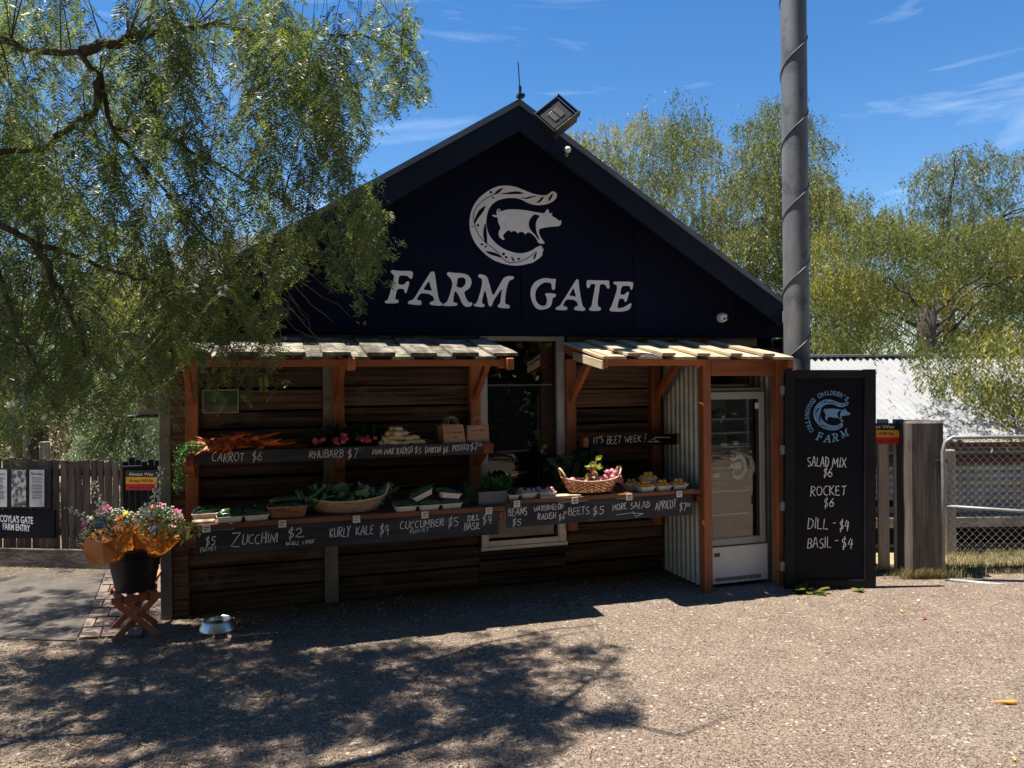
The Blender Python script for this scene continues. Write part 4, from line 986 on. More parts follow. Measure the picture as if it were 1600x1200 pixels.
# ================================================================== GLASS DOOR FRIDGE
FX0, FX1, FYF = 3.475, 4.07, 5.62
fr = thing('display_fridge', 'white upright fridge with glass door standing in the timber cabinet', 'fridge', (3.77, 5.9, 0))
FZT = 1.70
g = MB(); g.box(FX0, FX0 + .035, FYF, WY - .1, .36, FZT - .03).box(FX1 - .035, FX1, FYF, WY - .1, .36, FZT - .03).box(FX0 + .035, FX1 - .035, WY - .14, WY - .1, .36, FZT - .03)
g.box(FX0, FX1, FYF, WY - .1, FZT - .03, FZT - .005, .004).box(FX0 + .035, FX1 - .035, FYF + .02, WY - .14, .36, .40)
build('cabinet', g, 'fridge_inner', fr)
build('top_vent', MB().box(FX0 + .08, FX1 - .12, FYF + .04, FYF + .3, FZT, FZT + .03, .01), 'steel_post', fr)
build('base_panel', MB().box(FX0 - .0, FX1 + .01, FYF - .025, WY - .1, .03, .345, .006), 'fridge_white', fr)
gv = MB()
for k in range(26):
    x = FX0 + .08 + k * .0175; gv.box(x, x + .008, FYF - .03, FYF - .0255, .055, .085)
build('grille', gv, 'black_plastic', fr)
build('display', MB().box(FX0 + .07, FX0 + .125, FYF - .029, FYF - .0255, .265, .295), 'black_plastic', fr)
build('foot', MB().box(FX0 + .03, FX0 + .08, FYF + .02, FYF + .07, 0, .03), 'black_plastic', fr)
build('foot', MB().box(FX1 - .08, FX1 - .03, FYF + .02, FYF + .07, 0, .03), 'black_plastic', fr)
door = build('door', MB().box(FX1 - .075, FX1 - .022, FYF - .045, FYF - .003, .36, FZT - .035, .006).box(FX0, FX0 + .03, FYF - .045, FYF - .003, .36, FZT - .035, .006)
             .box(FX0 + .03, FX1 - .075, FYF - .044, FYF - .003, FZT - .10, FZT - .036, .005).box(FX0 + .03, FX1 - .075, FYF - .044, FYF - .003, .361, .42, .005), 'fridge_frame', fr)
build('gasket', MB().box(FX1 - .105, FX1 - .075, FYF - .03, FYF - .004, .42, FZT - .10), 'black_plastic', door)
build('pane', MB().add([(FX0 + .03, FYF - .028, .42), (FX1 - .105, FYF - .028, .42), (FX1 - .105, FYF - .028, FZT - .10), (FX0 + .03, FYF - .028, FZT - .10)], [(0, 1, 2, 3)]), 'fridge_glass', door)
g = MB(); text_on(g, 'EXCORE', P(1166, 606.5, FYF - .0455), P(1188, 605.5, FYF - .0455), .014, nrm, .02, slant=.35); build('brand_lettering', g, 'print_black', door)
build('sticker', MB().box(XA(1176, FYF), XA(1187, FYF), FYF - .031, FYF - .029, 1.515, 1.565), 'cream_card', door)
for i, z in enumerate([.60, .80, 1.00, 1.18, 1.30, 1.42]):
    gs = MB(); y0, y1 = FYF + .03, WY - .16
    gs.box(FX0 + .04, FX1 - .04, y0, y0 + .012, z, z + .014)
    gs.box(FX0 + .04, FX1 - .04, y1 - .01, y1, z, z + .008)
    for k in range(14):
        x = FX0 + .05 + k * .0385; gs.box(x, x + .004, y0 + .012, y1 - .01, z + .003, z + .008)
    build('wire_shelf', gs, 'aluminium', fr)
for i, (px, z, lab) in enumerate([(1130, 1.19, 'upper of two white product tags on the fridge shelf'), (1148, 1.20, 'small white tag beside the larger tag on the fridge shelf'), (1118, .93, 'white tag low at the left in the fridge')]):
    x = XA(px, FYF + .02); tag(build('price_tag', MB().box(x - .03 + .01 * (i == 1), x + .03, FYF + .02, FYF + .024, z, z + .035), 'white_plastic'), lab, 'tag', 'tags on the fridge shelves')
# salad bags inside the fridge
bags = [(1120, 1.194, 'pale salad bag on the middle fridge shelf at the left'), (1146, 1.194, 'pale salad bag on the middle fridge shelf at the right'), (1122, 1.434, 'salad bag with a red label on the top fridge shelf'),
        (1122, .814, 'green salad bag standing low in the fridge, at the left'), (1150, .614, 'small green salad bag on the lowest fridge shelf')]
for i, (px, z, lab) in enumerate(bags):
    x = XA(px, 5.85); g = MB(); rg = random.Random(i)
    g.ball((x, 5.86, z + .035), .07, .05, .035, 12, 8)
    g.v = [(a + rg.uniform(-.006, .006), b + rg.uniform(-.006, .006), c_ + rg.uniform(-.005, .005)) for a, b, c_ in g.v]
    t = tag(build('salad_bag', g, 'zucchini_pale' if i > 2 else 'bean', smooth=True), lab, 'salad bag', 'salad bags in the fridge')
# reflection of the emblem, painted mirrored on the fridge glass
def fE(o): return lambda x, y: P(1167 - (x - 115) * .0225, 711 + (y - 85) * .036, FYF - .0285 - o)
emblem(fE(.0006), fE(.0012), 'cream_print', 'fridge_inner', door, 'painted_reflection', 14)
def arc_text(mb, s, cx, cy, r0, a0, a1, h, w, fn, bold=.03, flip=1):
    """letters around a centre; angles in degrees (image sense, y down), fn maps px -> world"""
    n = len(s)
    for i, ch in enumerate(s):
        if ch == ' ': continue
        vs, fs = text_polys(ch, bold)
        if not vs: continue
        x0 = min(v[0] for v in vs); x1 = max(v[0] for v in vs)
        th = R(a0 + (a1 - a0) * (i + .5) / n)
        ux, uy = math.cos(th), math.sin(th)        # outward
        tx, ty = -uy, ux                            # along (clockwise in image)
        ww = w * (.5 if ch in "I'" else 1)
        pts = []
        for (x, y) in vs:
            q = ((x - (x0 + x1) / 2) / max(x1 - x0, .25 if ch in "I'" else .1)) * ww * flip; rr = r0 + y / .7 * h
            pts.append(fn(cx + ux * rr + tx * q, cy + uy * rr + ty * q))
        mb.add(pts, fs)
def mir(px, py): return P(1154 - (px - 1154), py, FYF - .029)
g = MB(); arc_text(g, "COLLINGWOOD CHILDREN'S", 1152, 731, 19.5, 125, 305, 4.5, 2.6, mir); build('painted_reflection_text', g, 'cream_print', door)  # lettering that belongs to the painted emblem reflection

# ================================================================== MENU BOARD (open cabinet door)
ZD = 6.36
def D(px, py, o=0.0): return Q(px, py, ZD - o)
mb_ = thing('menu_board', 'tall black framed chalkboard door with blue pig emblem and salad prices', 'menu board', (4.5, 5.3, 0))
def dbox(x0, y0, x1, y1, o0, o1):
    g = MB(); a = [Q(x0, y1, ZD), Q(x1, y1, ZD), Q(x1, y0, ZD), Q(x0, y0, ZD)]
    vs = [p - FW * o1 for p in a] + [p - FW * o0 for p in a]
    g.add(vs, [(0, 1, 2, 3), (7, 6, 5, 4), (0, 4, 5, 1), (1, 5, 6, 2), (2, 6, 7, 3), (3, 7, 4, 0)]); return g
build('stile', dbox(1226, 578.5, 1241.5, 919, -.03, .014), 'frame_black', mb_)
build('stile', dbox(1350.5, 577, 1367.5, 920, -.03, .014), 'frame_black', mb_)
build('rail', dbox(1241.5, 578, 1350.5, 591, -.03, .0135), 'frame_black', mb_)
build('rail', dbox(1241.5, 906, 1350.5, 920, -.03, .0135), 'frame_black', mb_)
bp_ = build('panel', dbox(1241.5, 591, 1350.5, 906, -.028, -.004), 'board_black', mb_)
for y in (610, 703, 791, 885):
    build('hinge', dbox(1219.5, y - 7, 1225.8, y + 7, -.02, .004), 'steel_post', mb_)
PF = -.0045
fB = lambda o: (lambda x, y: D(1240 + (310 + (x - 115) * .468) / 10, 590 + (340 + (y - 85) * .452) / 10, PF + .006 + o))
emblem(fB(.0), fB(.0006), 'blue_paint', 'board_black', mb_, 'painted_emblem', 10)
g = MB(); fn = lambda x, y: D(x, y, PF + .006)
arc_text(g, "COLLINGWOOD CHILDREN'S", 1298.2, 651.0, 33.8, 140, 316, 7.0, 4.3, fn, .035)
build('painted_lettering', g, 'blue_paint', mb_)
g = MB()
for (ch, cx, cy, rot, sc) in (('F', 1280.3, 681.7, 12, .0345), ('A', 1292.3, 685.0, 2, .032), ('R', 1304.5, 683.4, -10, .034), ('M', 1319.5, 677.0, -27, .031)):
    polys = LET[ch]; xs = [p[0] for p in polys[0]]; ys = [p[1] for p in polys[0]]; mx_, my_ = (min(xs) + max(xs)) / 2, (min(ys) + max(ys)) / 2
    ca, sa = math.cos(R(rot)), math.sin(R(rot))
    def ff(x, y):
        dx, dy = (x - mx_) * sc, (y - my_) * sc * 1.02; return D(cx + dx * ca - dy * sa, cy + dx * sa + dy * ca, PF + .006)
    h = polyT([rounded(q) for q in polys], ff); g.add(h.v, h.f)
build('painted_lettering', g, 'blue_paint', mb_)
g = MB()
for i, it in enumerate([("SALAD", 1262, 729, 1295, 729, 15), ("MIX", 1300, 730, 1322, 730, 15), ("$6", 1286, 745, 1300, 745, 13), ("ROCKET", 1266, 775, 1322, 773, 14), ("$6", 1287, 793, 1302, 792, 13),
    ("DILL", 1261, 826, 1293, 826, 17), ("-", 1301, 823, 1306, 823, 14), ("$4", 1311, 828, 1326, 828, 16), ("BASIL", 1261, 856, 1298, 856, 16), ("-", 1304, 852, 1310, 852, 14), ("$4", 1315, 856, 1332, 856, 17)]):
    a = D(it[1], it[2], PF + .004); b = D(it[3], it[4], PF + .004)
    g = MB(); chalk(g, it[0], a, b, it[5] * ZD / FPX, -FW, .0075, i + 200, .05); build('chalk_word', g, 'chalk', bp_, label='chalked ' + it[0])

# ================================================================== PRODUCE
def sh(px, Y, Z): return Vector((XA(px, Y), Y, Z))
# carrots
def carrot_mesh(ln, r):
    g = MB(); g.lathe([(0.0006, -ln), (r * .25, -ln * .8), (r * .5, -ln * .5), (r * .82, -ln * .2), (r, -ln * .04), (r * .85, 0), (r * .3, .004), (0, .005)], 8, (0, 0, 0), Matrix.Rotation(R(90), 3, 'Y')); g.sm = True
    return g
car_protos = [tag(build('carrot', carrot_mesh(l_, r_), 'carrot'), 'orange carrot in the loose heap above the word CARROT', 'carrot', 'carrots heaped on the upper shelf') for l_, r_ in ((.13, .020), (.145, .018), (.11, .021))]
rg = random.Random(5); first = [True] * 3
spots = []
for k in range(85):
    u = rg.random(); px = 322 + 124 * u
    hmax = .105 * (1 - abs(u - .45) * 1.35)
    z = UZ + .015 + max(0, hmax) * rg.random()
    spots.append((XA(px, 6.0) + rg.uniform(-.01, .01), 5.89 + rg.random() * .2, z, rg.uniform(-50, 30) + (180 if rg.random() < .35 else 0), rg.uniform(-22, 22)))
for k in range(9):      # the front ones hang over the chalkboard
    spots.append((XA(322 + k * 4, YU) + .02, YU + .02 + rg.random() * .03, UZ + .02 + rg.random() * .03, rg.uniform(20, 120), rg.uniform(-35, -8)))
for k, (x, y, z, az, tl) in enumerate(spots):
    i = k % 3; o = car_protos[i] if first[i] else car_protos[i].copy()
    if not first[i]: C.objects.link(o)
    first[i] = False
    place(o, (x, y, z), (0, R(tl), R(az)))
o = tag(build('carrot', carrot_mesh(.12, .014), 'carrot_bright'), 'single orange carrot lying on the gravel at the right edge', 'carrot'); q = G(1586, 1101); place(o, (q.x, q.y, .013), (0, 0, R(-25)))
# carrot tops hanging over the left end
def leaf_bunch(name, pts, mat, nleaf, ll, lw, spread, seed, parent=None, droop=.5):
    """small leaves set along stems; returns arrays"""
    rr = np.random.RandomState(seed); V = []; F_ = []; T = []
    pts = np.array(pts); seg = len(pts) - 1
    for k in range(nleaf):
        t = rr.rand() * seg; i = min(int(t), seg - 1); f = t - i
        p = pts[i] * (1 - f) + pts[i + 1] * f + rr.randn(3) * spread
        d = rr.randn(3); d[2] -= droop; d /= np.linalg.norm(d); s_ = np.cross(d, rr.randn(3)); s_ /= np.linalg.norm(s_)
        L_ = ll * (.6 + .8 * rr.rand()); w = lw * (.6 + .8 * rr.rand()); o = len(V) * 1
        n0 = len(V); V += [p, p + d * L_ * .45 + s_ * w, p + d * L_, p + d * L_ * .45 - s_ * w]; F_.append((n0, n0 + 1, n0 + 2, n0 + 3)); T += [rr.rand()] * 4
    return npmesh(name, np.array(V), np.array(F_), mat, parent, np.array(T))
q = sh(283, 5.84, UZ)
t = thing('carrot_greens', 'feathery green carrot tops hanging over the left end of the upper shelf', 'carrot tops', q)
build('stem', MB().tube([q + Vector((.16, .04, .03)), q + Vector((.05, .0, .05)), q + Vector((-.01, -.02, -.02)), q + Vector((-.02, -.02, -.2))], .006, 6), 'stem_green', t, True)
leaf_bunch('leaves', [q + Vector((.16, .02, .03)), q + Vector((.06, .0, .05)), q + Vector((0, -.02, -.01)), q + Vector((-.01, -.02, -.12)), q + Vector((-.02, -.02, -.24))], 'herb_leaf', 900, .024, .004, .022, 4, t)
# rhubarb / pink radish bunches
for i, (px, n) in enumerate([(497, 7), (527, 6), (533, 5), (562, 6), (577, 6)]):
    c = sh(px, 5.92, UZ)
    t = thing('radish_bunch', ['pink radish bunch with pale root tips above the R of RHUBARB', 'small pink radish bunch above the letters HUB', 'single pale topped radish bunch standing higher above the end of RHUBARB',
              'dark red radish bunch right of the price seven', 'crimson radish bunch left of the daikon heap'][i], 'radishes', c, 'pink radish bunches on the upper shelf')
    rr = random.Random(i + 3)
    for k in range(n):
        g = MB(); p = c + Vector((rr.uniform(-.035, .035), rr.uniform(-.06, .03), .018 + rr.random() * (.05 if i != 2 else .09)))
        g.ball(p, .017, .016, .016, 10, 7); dd = Vector((rr.uniform(-1, 1), -1, rr.uniform(-.6, .6))).normalized()
        g.tube([p + dd * .013, p + dd * .03, p + dd * .045 + Vector((0, 0, .004))], [.004, .0015, .0007], 5)
        build('radish', g, 'radish_pink', t, True)
    leaf_bunch('leaves', [c + Vector((0, .05, .03)), c + Vector((rr.uniform(-.05, .05), .16, .08))], 'dark_herb', 160, .06, .014, .03, i, t, -.2)
# daikon heap
dg = MB(); dg.lathe([(0.0, -.045), (.008, -.043), (.018, -.03), (.024, -.005), (.0235, .02), (.017, .038), (.008, .044), (0, .045)], 12, (0, 0, 0), Matrix.Rotation(R(90), 3, 'Y'))
dg.tube([(.042, 0, 0), (.07, .002, .003), (.105, .0, .014)], [.004, .0018, .0008], 5); dg.sm = True
dp = tag(build('mini_daikon', dg, 'daikon'), 'cream mini daikon radish in the pyramid heap on the upper shelf', 'daikon', 'mini daikon radishes heaped on the upper shelf')
lay = [(594, 0, 80), (604, 0, 10), (612, 0, -8), (622, 0, 8), (634, 0, 200), (645, 0, 5), (655, 0, 0), (600, 1, 100), (609, 1, 10), (618, 1, 190), (628, 1, 20), (637, 1, 5), (647, 1, 0), (606, 2, 60), (613, 2, 0), (622, 2, 200), (630, 2, 10), (611, 3, 80), (622, 3, 30), (616, 3, 140)]
for k, (px, lv, az) in enumerate(lay):
    o = dp if k == 0 else dp.copy()
    if k: C.objects.link(o)
    row_ = sorted(q_[0] for q_ in lay if q_[1] == lv); o['label'] = 'cream mini daikon in the %s row of the heap, %s' % (['bottom', 'second', 'third', 'top'][lv], ['nearest the radishes', 'second from the left', 'third from the left', 'fourth from the left', 'fifth from the left', 'sixth from the left', 'nearest the paper bags'][row_.index(px)])
    Y = 5.875 + lv * .03 + rg.random() * .03; place(o, (XA(px, Y), Y, UZ + .012 + lv * .034 + rg.uniform(0, .006)), (rg.uniform(-.2, .2), R(rg.uniform(-18, 22)), R(az)), rg.uniform(.85, 1.1))
# kraft bags
def bag(px0, px1, Y, hgt, dp_, seed, label, twist, text):
    x0, x1 = XA(px0, Y), XA(px1, Y); rr = random.Random(seed)
    t = thing('paper_bag', label, 'paper bag', ((x0 + x1) / 2, Y, UZ), 'brown paper bags of potatoes on the upper shelf')
    n = 8; vs = []; H_ = 8
    ring = [(x0 + (x1 - x0) * i / n, Y) for i in range(n)] + [(x1, Y + dp_ * i / 4) for i in range(4)] + [(x1 - (x1 - x0) * i / n, Y + dp_) for i in range(n)] + [(x0, Y + dp_ - dp_ * i / 4) for i in range(4)]
    m = len(ring)
    for h in range(H_ + 1):
        f = h / H_
        for j, (x, y) in enumerate(ring):
            cr_ = .010 * noise.noise(Vector((x * 14, h * .7 + seed * 5, y * 14)))
            sx = (x0 + x1) / 2 + (x - (x0 + x1) / 2) * (1 - .07 * f) + twist * f
            vs.append((sx + cr_ * .6, y + (dp_ * .18 * f if y < Y + dp_ / 2 else -dp_ * .18 * f) + cr_, UZ + .001 + hgt * f + (.010 * noise.noise(Vector((x * 9, 0, seed))) if h == H_ else 0)))
    fs = [(h * m + j, h * m + (j + 1) % m, (h + 1) * m + (j + 1) % m, (h + 1) * m + j) for h in range(H_) for j in range(m)]
    fs.append(tuple(range(m))[::-1])
    build('bag', MB().add(vs, fs), 'kraft', t)
    for s_ in (0, 1):
        yy = Y + (dp_ * .18 - .004 if s_ == 0 else dp_ * .82); xm = (x0 + x1) / 2 + twist; w = (x1 - x0) * .24
        pts = [(xm - w, yy, UZ + hgt * .80)] + [(xm + w * 1.0 * math.cos(a), yy + .015 * math.sin(a) * (1 if s_ else -1), UZ + hgt + .065 * math.sin(a)) for a in np.linspace(math.pi, 0, 12)] + [(xm + w, yy, UZ + hgt * .80)]
        build('handle', MB().tube(pts, .0024, 5), 'twine', t, True)
    g = MB(); rr2 = random.Random(seed)
    xa = x0 + (x1 - x0) * .2; xb = x0 + (x1 - x0) * .8
    for (s_, z, f0, f1, hh) in text:
        chalk(g, s_, (x0 + (x1 - x0) * f0, Y - .004, UZ + z), (x0 + (x1 - x0) * f1, Y - .004, UZ + z), hh, nrm, .0022, seed)
    build('handwriting', g, 'print_black', t)
bag(686, 722, 5.97, .135, .09, 3, 'dark paper bag in the shade behind the other two potato bags', -.01, [("KG", .05, .4, .5, .01)])
bag(693, 727, 5.86, .145, .085, 1, 'crumpled brown paper potato bag with looped handles, front and centre', -.012, [("KING EDWARD", .078, .12, .8, .010), ("$7", .04, .45, .65, .012)])
bag(729, 764, 5.875, .135, .085, 2, 'brown paper potato bag at the right end of the upper shelf', .004, [("DUTCH CREAM", .088, .2, .85, .010), ("$7", .055, .4, .6, .012)])

# punnets (moulded trays)
def punnet(label, loc, rz=0, rx=0, ry=0, group='pale cardboard punnets on the lower shelf', w=.15, d=.11, h=.04):
    g = MB(); n = 5
    def ringp(w_, d_, z):
        r = []
        for (cx_, cy_, a0) in ((w_ / 2 - .015, d_ / 2 - .015, 0), (-w_ / 2 + .015, d_ / 2 - .015, 90), (-w_ / 2 + .015, -d_ / 2 + .015, 180), (w_ / 2 - .015, -d_ / 2 + .015, 270)):
            for k in range(4): a = R(a0 + 30 * k); r.append((cx_ + .015 * math.cos(a), cy_ + .015 * math.sin(a), z))
        return r
    rings = [ringp(w - .02, d - .02, 0), ringp(w, d, h - .004), ringp(w + .012, d + .012, h - .004), ringp(w + .012, d + .012, h), ringp(w - .004, d - .004, h), ringp(w - .024, d - .024, .004)]
    vs = [p for r_ in rings for p in r_]; m = 16
    fs = [(i * m + j, i * m + (j + 1) % m, (i + 1) * m + (j + 1) % m, (i + 1) * m + j) for i in range(5) for j in range(m)]
    fs.append(tuple(range(m))[::-1]); fs.append(tuple(5 * m + j for j in range(m)))
    g.add(vs, fs); o = build('punnet', g, 'cream_card'); tag(o, label, 'punnet', group); place(o, loc, (rx, ry, rz)); return o
def zuc_mesh(ln, r, bend=.01):
    g = MB(); k = 9; pts = [(-ln / 2 + ln * i / k, 0, bend * math.sin(math.pi * i / k)) for i in range(k + 1)]
    rr = [r * .35, r * .85, r, r, r, r, r * .95, r * .85, r * .6, r * .35]; g.tube(pts, rr, 10); g.tube([(ln / 2, 0, 0), (ln / 2 + .018, 0, .004)], [r * .4, r * .45], 6); g.sm = True; return g
def lay_fruit(proto, plist, labels=None):
    for k, (loc, rot) in enumerate(plist):
        o = proto if k == 0 else proto.copy()
        if k: C.objects.link(o)
        place(o, loc, rot, rg.uniform(.88, 1.12))
        if labels: o['label'] = labels[k]
# zucchini in punnets
zl = []
for i, (px, Y, lab) in enumerate([(318, 5.80, 'cream punnet of zucchini at the far left, set back on the shelf'), (357, 5.605, 'cream punnet of zucchini in front, above the word ZUCCHINI'), (398, 5.615, 'second front punnet of zucchini, just left of the small basket'), (412, 5.80, 'zucchini punnet set back behind the front two')]):
    c = sh(px, Y, LZ); punnet(lab, c, R(2 + i * 3), group='punnets of zucchini on the lower shelf', w=.165)
    for k in range(5): zl.append(((c.x + rg.uniform(-.012, .012), c.y - .035 + .018 * k, LZ + .042 + .012 * (k % 2) + (.018 if k == 4 else 0)), (rg.uniform(-.4, .4), R(rg.uniform(-9, 9)), R(rg.uniform(-14, 14)))))
zp = tag(build('zucchini', zuc_mesh(.155, .016), 'zucchini'), 'x', 'zucchini', 'small zucchini in the punnets'); lay_fruit(zp, zl, ['glossy zucchini in the ' + ['far left set back punnet', 'front punnet above the word ZUCCHINI', 'front punnet beside the small basket', 'rear punnet near the small basket'][k // 5] + [', at the front', ', second from the front', ', in the middle', ', towards the back', ', on top'][k % 5] for k in range(20)])

t = tag(build('wood_offcut', MB().box(-.085, .06, -.035, .055, 0, .012, .003), 'shingle_pale'), 'short flat wooden offcut on the left end of the lower shelf', 'wood'); place(t, sh(318, 5.625, LZ + .001))

# woven baskets
def basket(name, label, c, rx, ry, h, mat, mrim, seed, rect=False, handles=0, flare=1.2, rows=8, lift=.0, group=None):
    t = thing(name, label, 'basket', c, group); n = 44
    def pt(a, f, o=0):
        ca, sa = math.cos(a), math.sin(a); s_ = (1 + (flare - 1) * f) / flare
        if rect:
            q = 1 / max(abs(ca), abs(sa)) ** .82; ca *= q; sa *= q
        zz = h * f + lift * f * abs(ca) ** 2.5
        return Vector((c[0] + (rx * s_ + o) * ca, c[1] + (ry * s_ + o) * sa, c[2] + .004 + zz))
    g = MB()
    for r_ in range(rows):
        f = (r_ + .4) / rows
        g.tube([pt(2 * math.pi * j / n, f, .004 * (1 if (j + r_) % 2 else -1)) for j in range(n + 1)], h / rows * .47, 5, False)
    build('weave', g, mat, t, True)['kind'] = 'stuff'
    g = MB()
    for j in range(0, n, 2): g.tube([pt(2 * math.pi * (j + .5) / n, f) for f in (0, .5, 1)], .003, 4)
    build('stakes', g, mat, t)['kind'] = 'stuff'
    g = MB()
    g.tube([pt(2 * math.pi * j / 60, 1, .002 * (1 if j % 2 else -1)) + Vector((0, 0, .002 * (j % 2))) for j in range(61)], .0075, 6, False); g.tube([pt(2 * math.pi * j / 60, 1, .006) + Vector((0, 0, .005)) for j in range(61)], .005, 5, False)
    build('rim', g, mrim, t, True)
    g = MB(); g.add([pt(2 * math.pi * j / n, .02, -.004) for j in range(n)], [tuple(range(n))]); build('base', g, mat, t)
    for k in range(handles):
        sgn = 1 if k == 0 else -1
        g = MB(); pts = []
        for a in np.linspace(0, math.pi, 14):
            e_ = pt(0 if sgn > 0 else math.pi, 1, -.01)
            pts.append(e_ + Vector((sgn * -.004 + sgn * .035 * math.sin(a), ry * .42 * math.cos(a), .075 * math.sin(a))))
        g.tube(pts, .008, 6); g.tube([p + Vector((0, .004, .004)) for p in pts], .005, 5); build('handle', g, mrim, t, True)
    return t
c = sh(447, 5.66, LZ)
basket('small_basket', 'small rectangular brown basket holding large zucchini', c, .135, .085, .075, 'wicker', 'wicker', 1, rect=True, rows=9)
zp2 = tag(build('zucchini', zuc_mesh(.22, .024, .012), 'zucchini'), 'large glossy zucchini lying in the small rectangular basket', 'zucchini', 'large zucchini in the small basket')
lay_fruit(zp2, labels=['large zucchini at the front of the small basket', 'large zucchini in the middle of the small basket', 'large zucchini at the back of the small basket', 'topmost large zucchini in the small basket', 'lowest large zucchini under the others in the small basket'], plist=[((c.x - .005, c.y - .045, LZ + .075), (0, R(-3), R(3))), ((c.x + .01, c.y + .0, LZ + .08), (.3, 0, R(-4))), ((c.x, c.y + .045, LZ + .085), (0, R(2), R(2))), ((c.x + .0, c.y + .005, LZ + .115), (0, 0, R(3))), ((c.x + .0, c.y - .01, LZ + .04), (0, 0, 0))])
# kale basket
c = sh(541, 5.73, LZ)
basket('oval_basket', 'long oval wicker basket with hooped handle full of curly kale', c, .285, .13, .085, 'wicker_pale', 'wicker_pale', 2, handles=1, flare=1.35, lift=.03)
def kale(c, seed, parent):
    rr = np.random.RandomState(seed); V = []; Fq = []; T = []
    az = rr.rand() * 6.28; el = rr.uniform(.35, 1.15); d = np.array([math.cos(az) * math.cos(el), math.sin(az) * math.cos(el) * .7, math.sin(el)]); L_ = rr.uniform(.12, .2)
    s_ = np.cross(d, [0, 0, 1.0]); s_ /= np.linalg.norm(s_); u = np.cross(s_, d); n, m = 9, 8; tt = rr.rand()
    for i in range(n + 1):
        f = i / n; w = .055 * math.sin(math.pi * min(1, .12 + f * .9)) ** .6
        for j in range(m + 1):
            g_ = (j / m - .5) * 2; rf = abs(g_) ** 2 * .022
            p = np.array(c) + d * L_ * f + s_ * w * g_ * (1 + .2 * rr.randn()) + u * (rf * rr.randn() + .02 * abs(g_) - .05 * f * f) + d * rf * .8 * rr.randn()
            V.append(p); T.append(np.clip(.3 + .5 * abs(g_) + .15 * rr.randn() + .2 * tt, 0, 1))
    for i in range(n):
        for j in range(m): a = i * (m + 1) + j; Fq.append((a, a + 1, a + m + 2, a + m + 1))
    return npmesh('kale_leaf', np.array(V), np.array(Fq), 'kale_leaf', parent, np.array(T))
for b_ in range(6):
    bc = (c.x - .25 + b_ * .098, c.y + (.02 if b_ % 2 else -.025), LZ + .055)
    t = thing('kale_bunch', ['curly kale bunch at the left end of the oval basket', 'curly kale bunch second from the left in the oval basket', 'tall curly kale bunch left of the middle of the oval basket', 'curly kale bunch right of the middle of the oval basket',
              'curly kale bunch beside the hooped basket handle', 'curly kale spilling past the right end of the oval basket'][b_], 'kale', bc, 'bunches of curly kale in the oval basket')
    for k in range(9): kale(bc, b_ * 20 + k, t)
# cucumber punnets
cl = []
for i, (px, Y, z, ry, lab) in enumerate([(631, 5.61, 0, 0, 'left of three cream cucumber punnets on the shelf edge'), (667, 5.61, 0, 0, 'middle one of the cream cucumber punnets on the shelf edge'), (702, 5.62, 0, 0, 'right one of the cream cucumber punnets beside the herb crate'),
                                        (659, 5.66, .085, R(-24), 'tilted punnet stacked on the cucumbers, leaning up to the right'), (700, 5.64, .075, R(7), 'upper punnet stacked on the right cucumber punnet')]):
    c2 = sh(px, Y, LZ + z); punnet(lab, c2, R(3), 0, ry, 'punnets of cucumbers on the lower shelf', w=.16)
    for k in range(4): cl.append(((c2.x + rg.uniform(-.01, .01) - (.02 if z else 0), c2.y - .03 + .02 * k, LZ + z + .045 + .01 * (k % 2)), (0, ry + R(rg.uniform(-5, 5)), R(rg.uniform(-8, 8)))))
cp = tag(build('cucumber', zuc_mesh(.165, .0145, .006), 'zucchini'), 'x', 'cucumber', 'cucumbers in the punnets'); lay_fruit(cp, cl, ['slim cucumber in the ' + ['left shelf edge punnet', 'middle shelf edge punnet', 'right shelf edge punnet', 'tilted upper punnet', 'level upper punnet'][k // 4] + [', at the front', ', second from the front', ', third from the front', ', at the back'][k % 4] for k in range(20)])
